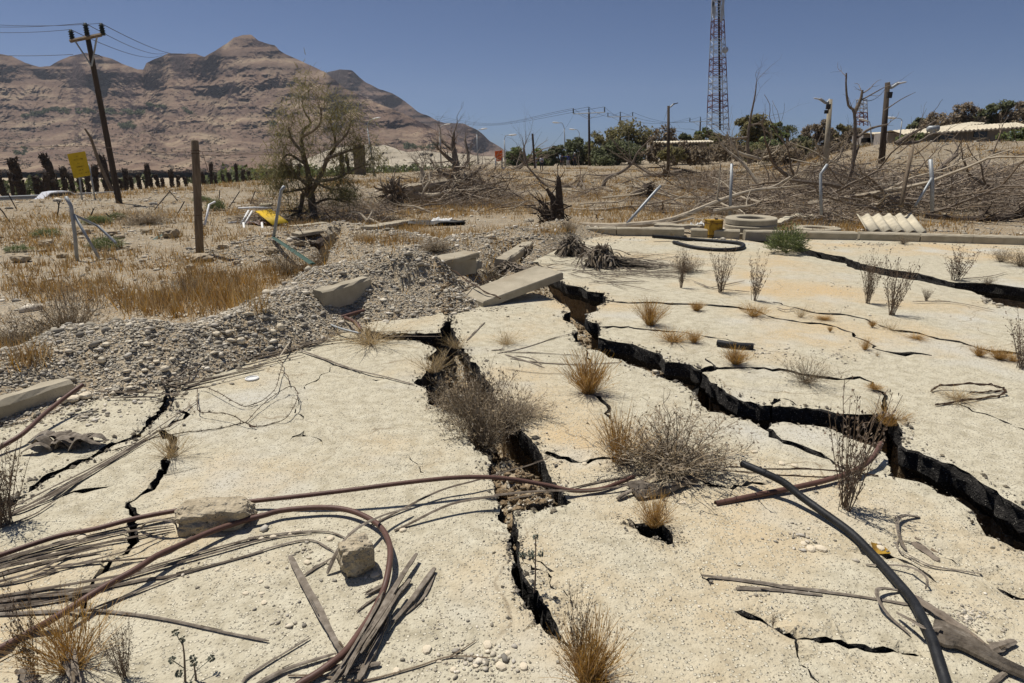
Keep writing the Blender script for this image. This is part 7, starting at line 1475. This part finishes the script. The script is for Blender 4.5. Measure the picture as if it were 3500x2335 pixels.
shed(3045,3470,447,420,13,40,55,'long low shed with pale sunlit roof at far right'); shed(2960,3030,455,452,8,30,62,'small shed with white roof behind the brown pole', waves=8); shed(2225,2420,484,480,5,16,82,'long low building with pale roof edge left of the tower', waves=20); shed(3165,3320,440,418,6,30,70,'darker roof behind the long pale one at far right', 'asbestos', 14)
q = W(3190, 437, 53); mb = MB(); mb.tube([q-Vector((.4, 0, .1)), q+Vector((.4, 0, -.05))], .24, 14); mb.tube([q+Vector((0, 0, -.45)), q+Vector((0, 0, -.2))], .2, 6); tag(mb.build('water_heater', 'galvanised', smooth=True), 'grey water tank drum on the long pale roof', 'tank')
# tall dark panel behind the leafy tree
c = W(1228, 560, 64); t = thing('hoarding', 'tall dull green hoarding behind the leafy tree', 'hoarding', W(1228, 610, 64)); mb = MB(); mb.box(W(1229, 548, 64), (1.1, .3, 2.9)); child('panel', mb, 'leaf_dry', t)
for x in (1213, 1246): mb = MB(); mb.tube([W(x, 612, 64.3), W(x, 505, 64.3)], .06, 5); child('post', mb, 'metal_dark', t)
# ============================================================= people
def person(px, pyf, pyh, label, shirt, trousers, pose, Y=None, cap=None):
    b = TG(px, pyf); Y = b.y; H = max(1.5, min(1.9, (pyf-pyh)*(Y*CP)/FPX)); s_ = H/1.75
    J = {'pel': (0, 0, .95), 'che': (0, 0, 1.28), 'nec': (0, 0, 1.46), 'hed': (0, -.02, 1.58), 'top': (0, -.01, 1.70), 'ls': (-.18, 0, 1.40), 'rs': (.18, 0, 1.40), 'le': (-.24, .02, 1.12), 're': (.24, .02, 1.12), 'lw': (-.22, -.10, .88), 'rw': (.22, -.10, .88), 'lh': (-.10, 0, .9), 'rh': (.10, 0, .9), 'lk': (-.11, -.02, .5), 'rk': (.12, -.02, .5), 'la': (-.12, .02, .08), 'ra': (.13, .02, .08), 'lt': (-.13, -.14, .03), 'rt': (.14, -.14, .03), 'lf': (-.22, -.17, .80), 'rf': (.22, -.17, .80)}
    J.update(pose); Rd = {'pel': .15, 'che': .16, 'nec': .06, 'hed': .10, 'top': .08, 'ls': .07, 'rs': .07, 'le': .05, 're': .05, 'lw': .036, 'rw': .036, 'lh': .10, 'rh': .10, 'lk': .07, 'rk': .07, 'la': .045, 'ra': .045, 'lt': .035, 'rt': .035, 'lf': .03, 'rf': .03}
    E = [('pel', 'che'), ('che', 'nec'), ('nec', 'hed'), ('hed', 'top'), ('che', 'ls'), ('che', 'rs'), ('ls', 'le'), ('rs', 're'), ('le', 'lw'), ('re', 'rw'), ('lw', 'lf'), ('rw', 'rf'), ('pel', 'lh'), ('pel', 'rh'), ('lh', 'lk'), ('rh', 'rk'), ('lk', 'la'), ('rk', 'ra'), ('la', 'lt'), ('ra', 'rt')]
    ks = list(J); me = bpy.data.meshes.new('body'); me.from_pydata([tuple(s_*q for q in J[k]) for k in ks], [(ks.index(a), ks.index(c)) for a, c in E], []); ob = bpy.data.objects.new('body', me); C.objects.link(ob)
    sm = ob.modifiers.new('skin', 'SKIN'); ob.modifiers.new('sub', 'SUBSURF').levels = 1
    for k, v in zip(ks, me.skin_vertices[0].data): v.radius = (Rd[k]*s_, Rd[k]*s_); v.use_root = (k == 'pel')
    dg = bpy.context.evaluated_depsgraph_get(); m2 = bpy.data.meshes.new_from_object(ob.evaluated_get(dg)); bpy.data.objects.remove(ob)
    for m in (shirt, trousers, 'skin', 'rubber'): m2.materials.append(MAT[m])
    for f in m2.polygons:
        c = f.center/s_; f.use_smooth = True; d_h = min((c-Vector(J['lf'])).length, (c-Vector(J['rf'])).length); f.material_index = 2 if (c.z > 1.47 or d_h < .16) else (3 if c.z < .10 else (1 if c.z < .96 and abs(c.x) < .21 else 0))
    t = thing('person', label, 'person', b); o = bpy.data.objects.new('body', m2); C.objects.link(o); o.parent = t; WPOS[o.name] = np.array(tuple(b))
    hb = MB(); hc = b+Vector((J['hed'][0], J['hed'][1]+.015, 1.64))*1.0; hc = b+Vector((J['hed'][0]*s_, (J['hed'][1]+.02)*s_, 1.66*s_)); hb.tube([hc+Vector((0, 0, -.06)), hc, hc+Vector((0, 0, .06)), hc+Vector((0, 0, .085))], [.10, .115, .08, .02], 10); child('cap' if cap else 'hair', hb, cap or 'hair', t, True)
person(1829,578,531,'person in a pale shirt with hands down, left of the pair in the field','shirt_white','trousers_pale',{})
person(1851,584,539,'person in a pale blue shirt and dark trousers, right of the pair in the field','shirt_white','trousers_dark',{'lw': (-.12, -.2, 1.1), 'lf': (-.02, -.24, 1.14), 'rw': (.12, -.2, 1.08), 'rf': (.03, -.25, 1.1)})
person(1941,576,527,'person in a blue shirt pointing left with an outstretched arm','shirt_blue','trousers_pale',{'le': (-.42, -.02, 1.38), 'lw': (-.66, -.04, 1.40), 'lf': (-.80, -.04, 1.41)})
person(1920,574,529,'person in dark clothes partly behind the one in blue','trousers_dark','trousers_dark',{})
person(1963,570,521,'person in dark clothes with a pale cap, right of the one in blue','trousers_dark','trousers_dark',{'rw': (.1, -.2, 1.1), 'rf': (.0, -.24, 1.15)}, cap='white_cloth')
# ============================================================= tell look-alikes apart by the landmark each one lies nearest to
LMK = {'far': [(270,560,'the yellow sign'),(400,640,'the leaning utility pole'),(676,640,'the wooden post'),(1070,600,'the leafy tree')],
 'field': [(1070,700,'the leafy tree'),(1350,670,'the torn root ball'),(1560,640,'the big bare dead tree'),(1705,580,'the orange sign'),(1900,700,'the splintered stump'),(2200,690,'the slanting metal post'),(2286,540,'the dark lamp pole')],
 'bank': [(2453,520,'the lattice mast'),(2566,740,'the ring stack'),(2495,640,'the upright metal post'),(2806,650,'the bent top metal post'),(2830,500,'the pale lamp pole'),(2905,600,'the forked dead tree'),(3015,560,'the brown lamp pole'),(3050,760,'the corrugated sheets'),(3180,640,'the metal post pair'),(3360,740,'the dark trunk by the kerb'),(3300,450,'the long pale roof'),(3400,600,'the upper fallen trunk')],
 'left': [(255,800,'the corner fence post'),(676,860,'the wooden post'),(400,740,'the leaning utility pole'),(940,780,'the bent green footed post'),(500,740,'the grey shrub by the pole')],
 'gravel': [(100,1370,'the left kerb stone'),(640,1280,'the barbed wire end'),(1170,1030,'the tilted kerb block'),(280,1120,'the crest of the bank at left')],
 'near': [(740,1770,'the pebbly concrete block'),(1220,1900,'the small concrete lump'),(1250,2150,'the splayed stalk pile'),(2240,1820,'the jagged hole'),(2950,1850,'the black pipe'),(2010,2280,'the bottom tuft'),(1580,2300,'the bottom edge twig'),(230,1880,'the left stalk bundle'),(2290,1560,'the big grey shrub'),(2640,1560,'the top of the black pipe')],
 'right': [(3045,1040,'the pair of tall weeds'),(2570,1000,'the slender upright weed'),(3480,1200,'the weed at the right edge'),(3275,1350,'the wire hoop'),(2758,1290,'the low brown tuft'),(3035,1430,'the crack lip tuft')]}
ORD = ['', 'second ', 'third ', 'fourth ', 'fifth ', 'sixth ', 'seventh ', 'eighth ', 'ninth ', 'tenth ', 'eleventh ', 'twelfth ', 'thirteenth ', 'fourteenth ', 'fifteenth ', 'sixteenth ', 'seventeenth ', 'eighteenth ', 'nineteenth ', 'twentieth ']
GRP = {'dead palm trunks behind the guard rail': ('headless dead palm trunk in the row', 'far'), 'dead branches in the field': ('bare dead branch in the field', 'field'), 'low twig heaps in the field': ('low grey twig heap in the field', 'field'), 'sprawling limbs in the field': ('sprawling twiggy dead limb', 'field'), 'fallen trunks in the field': ('bare fallen trunk in the field', 'field'),
 'twig heaps under the leafy tree': ('low dark twig heap', 'field'), 'brush round the big dead tree': ('thick brush heap', 'field'), 'dead branches on the right bank': ('bare dead branch on the right bank', 'bank'), 'heaps of dead twigs on the right': ('grey brown twig heap', 'bank'), 'thick fallen trunks on the right': ('thick bare fallen trunk', 'bank'), 'pole like branches behind the kerb': ('bare pole like branch', 'bank'), 'upright branches in the brush': ('bare branch sticking up', 'bank'),
 'scrub belt behind the brushwood': ('brown scrub in the thicket belt', 'bank'), 'green shrubs in the left field': ('low grey green desert shrub', 'left'), 'big stones in the left field': ('tan weathered boulder', 'left'), 'broken fence stubs on the road bank': ('dark leaning fence stub', 'left'), 'stones standing out on the gravel bank': ('rounded cream stone on the gravel', 'gravel'), 'pale pebbles on the near pavement': ('pale rounded pebble on the pavement', 'near'), 'tufts in the long right cracks': ('small straw tuft in a thin crack', 'right')}
buck = {}
for o in C.objects:
    if o.parent is None and o.get('group') in GRP:
        v = o.location; d = v.y*CP-(v.z-CAMZ)*SP; px, py = 1750+v.x/d*FPX, 1167.5-(v.y*SP+(v.z-CAMZ)*CP)/d*FPX
        sh_, st_ = GRP[o['group']]; L_ = min(LMK[st_], key=lambda q: math.hypot(px-q[0], (py-q[1])*1.6)); buck.setdefault((o['group'], L_[2]), []).append((math.hypot(px-L_[0], (py-L_[1])*1.6), o.name))
for (g_, lm_), l_ in buck.items():
    for k, (_, n_) in enumerate(sorted(l_)):
        if k < len(ORD): bpy.data.objects[n_]['label'] = f"{GRP[g_][0]}, {ORD[k]}closest to {lm_}"

# ============================================================= the dusty air
hm = bpy.data.materials.new('haze'); hm.use_nodes = True; hn = hm.node_tree
hn.nodes.remove(hn.nodes['Principled BSDF']); pv = hn.nodes.new('ShaderNodeVolumePrincipled')
pv.inputs['Color'].default_value = (.74, .82, .95, 1); pv.inputs['Density'].default_value = 0.00008; pv.inputs['Anisotropy'].default_value = .2
hn.links.new(pv.outputs[0], hn.nodes['Material Output'].inputs['Volume'])
mb = MB(); mb.box((0, 0, 230), (9400, 9400, 480)); hz = mb.build('haze', hm, origin=(0, 0, -10)); tag(hz, 'thin pale dusty haze lying over the whole valley', 'haze', kind='stuff')
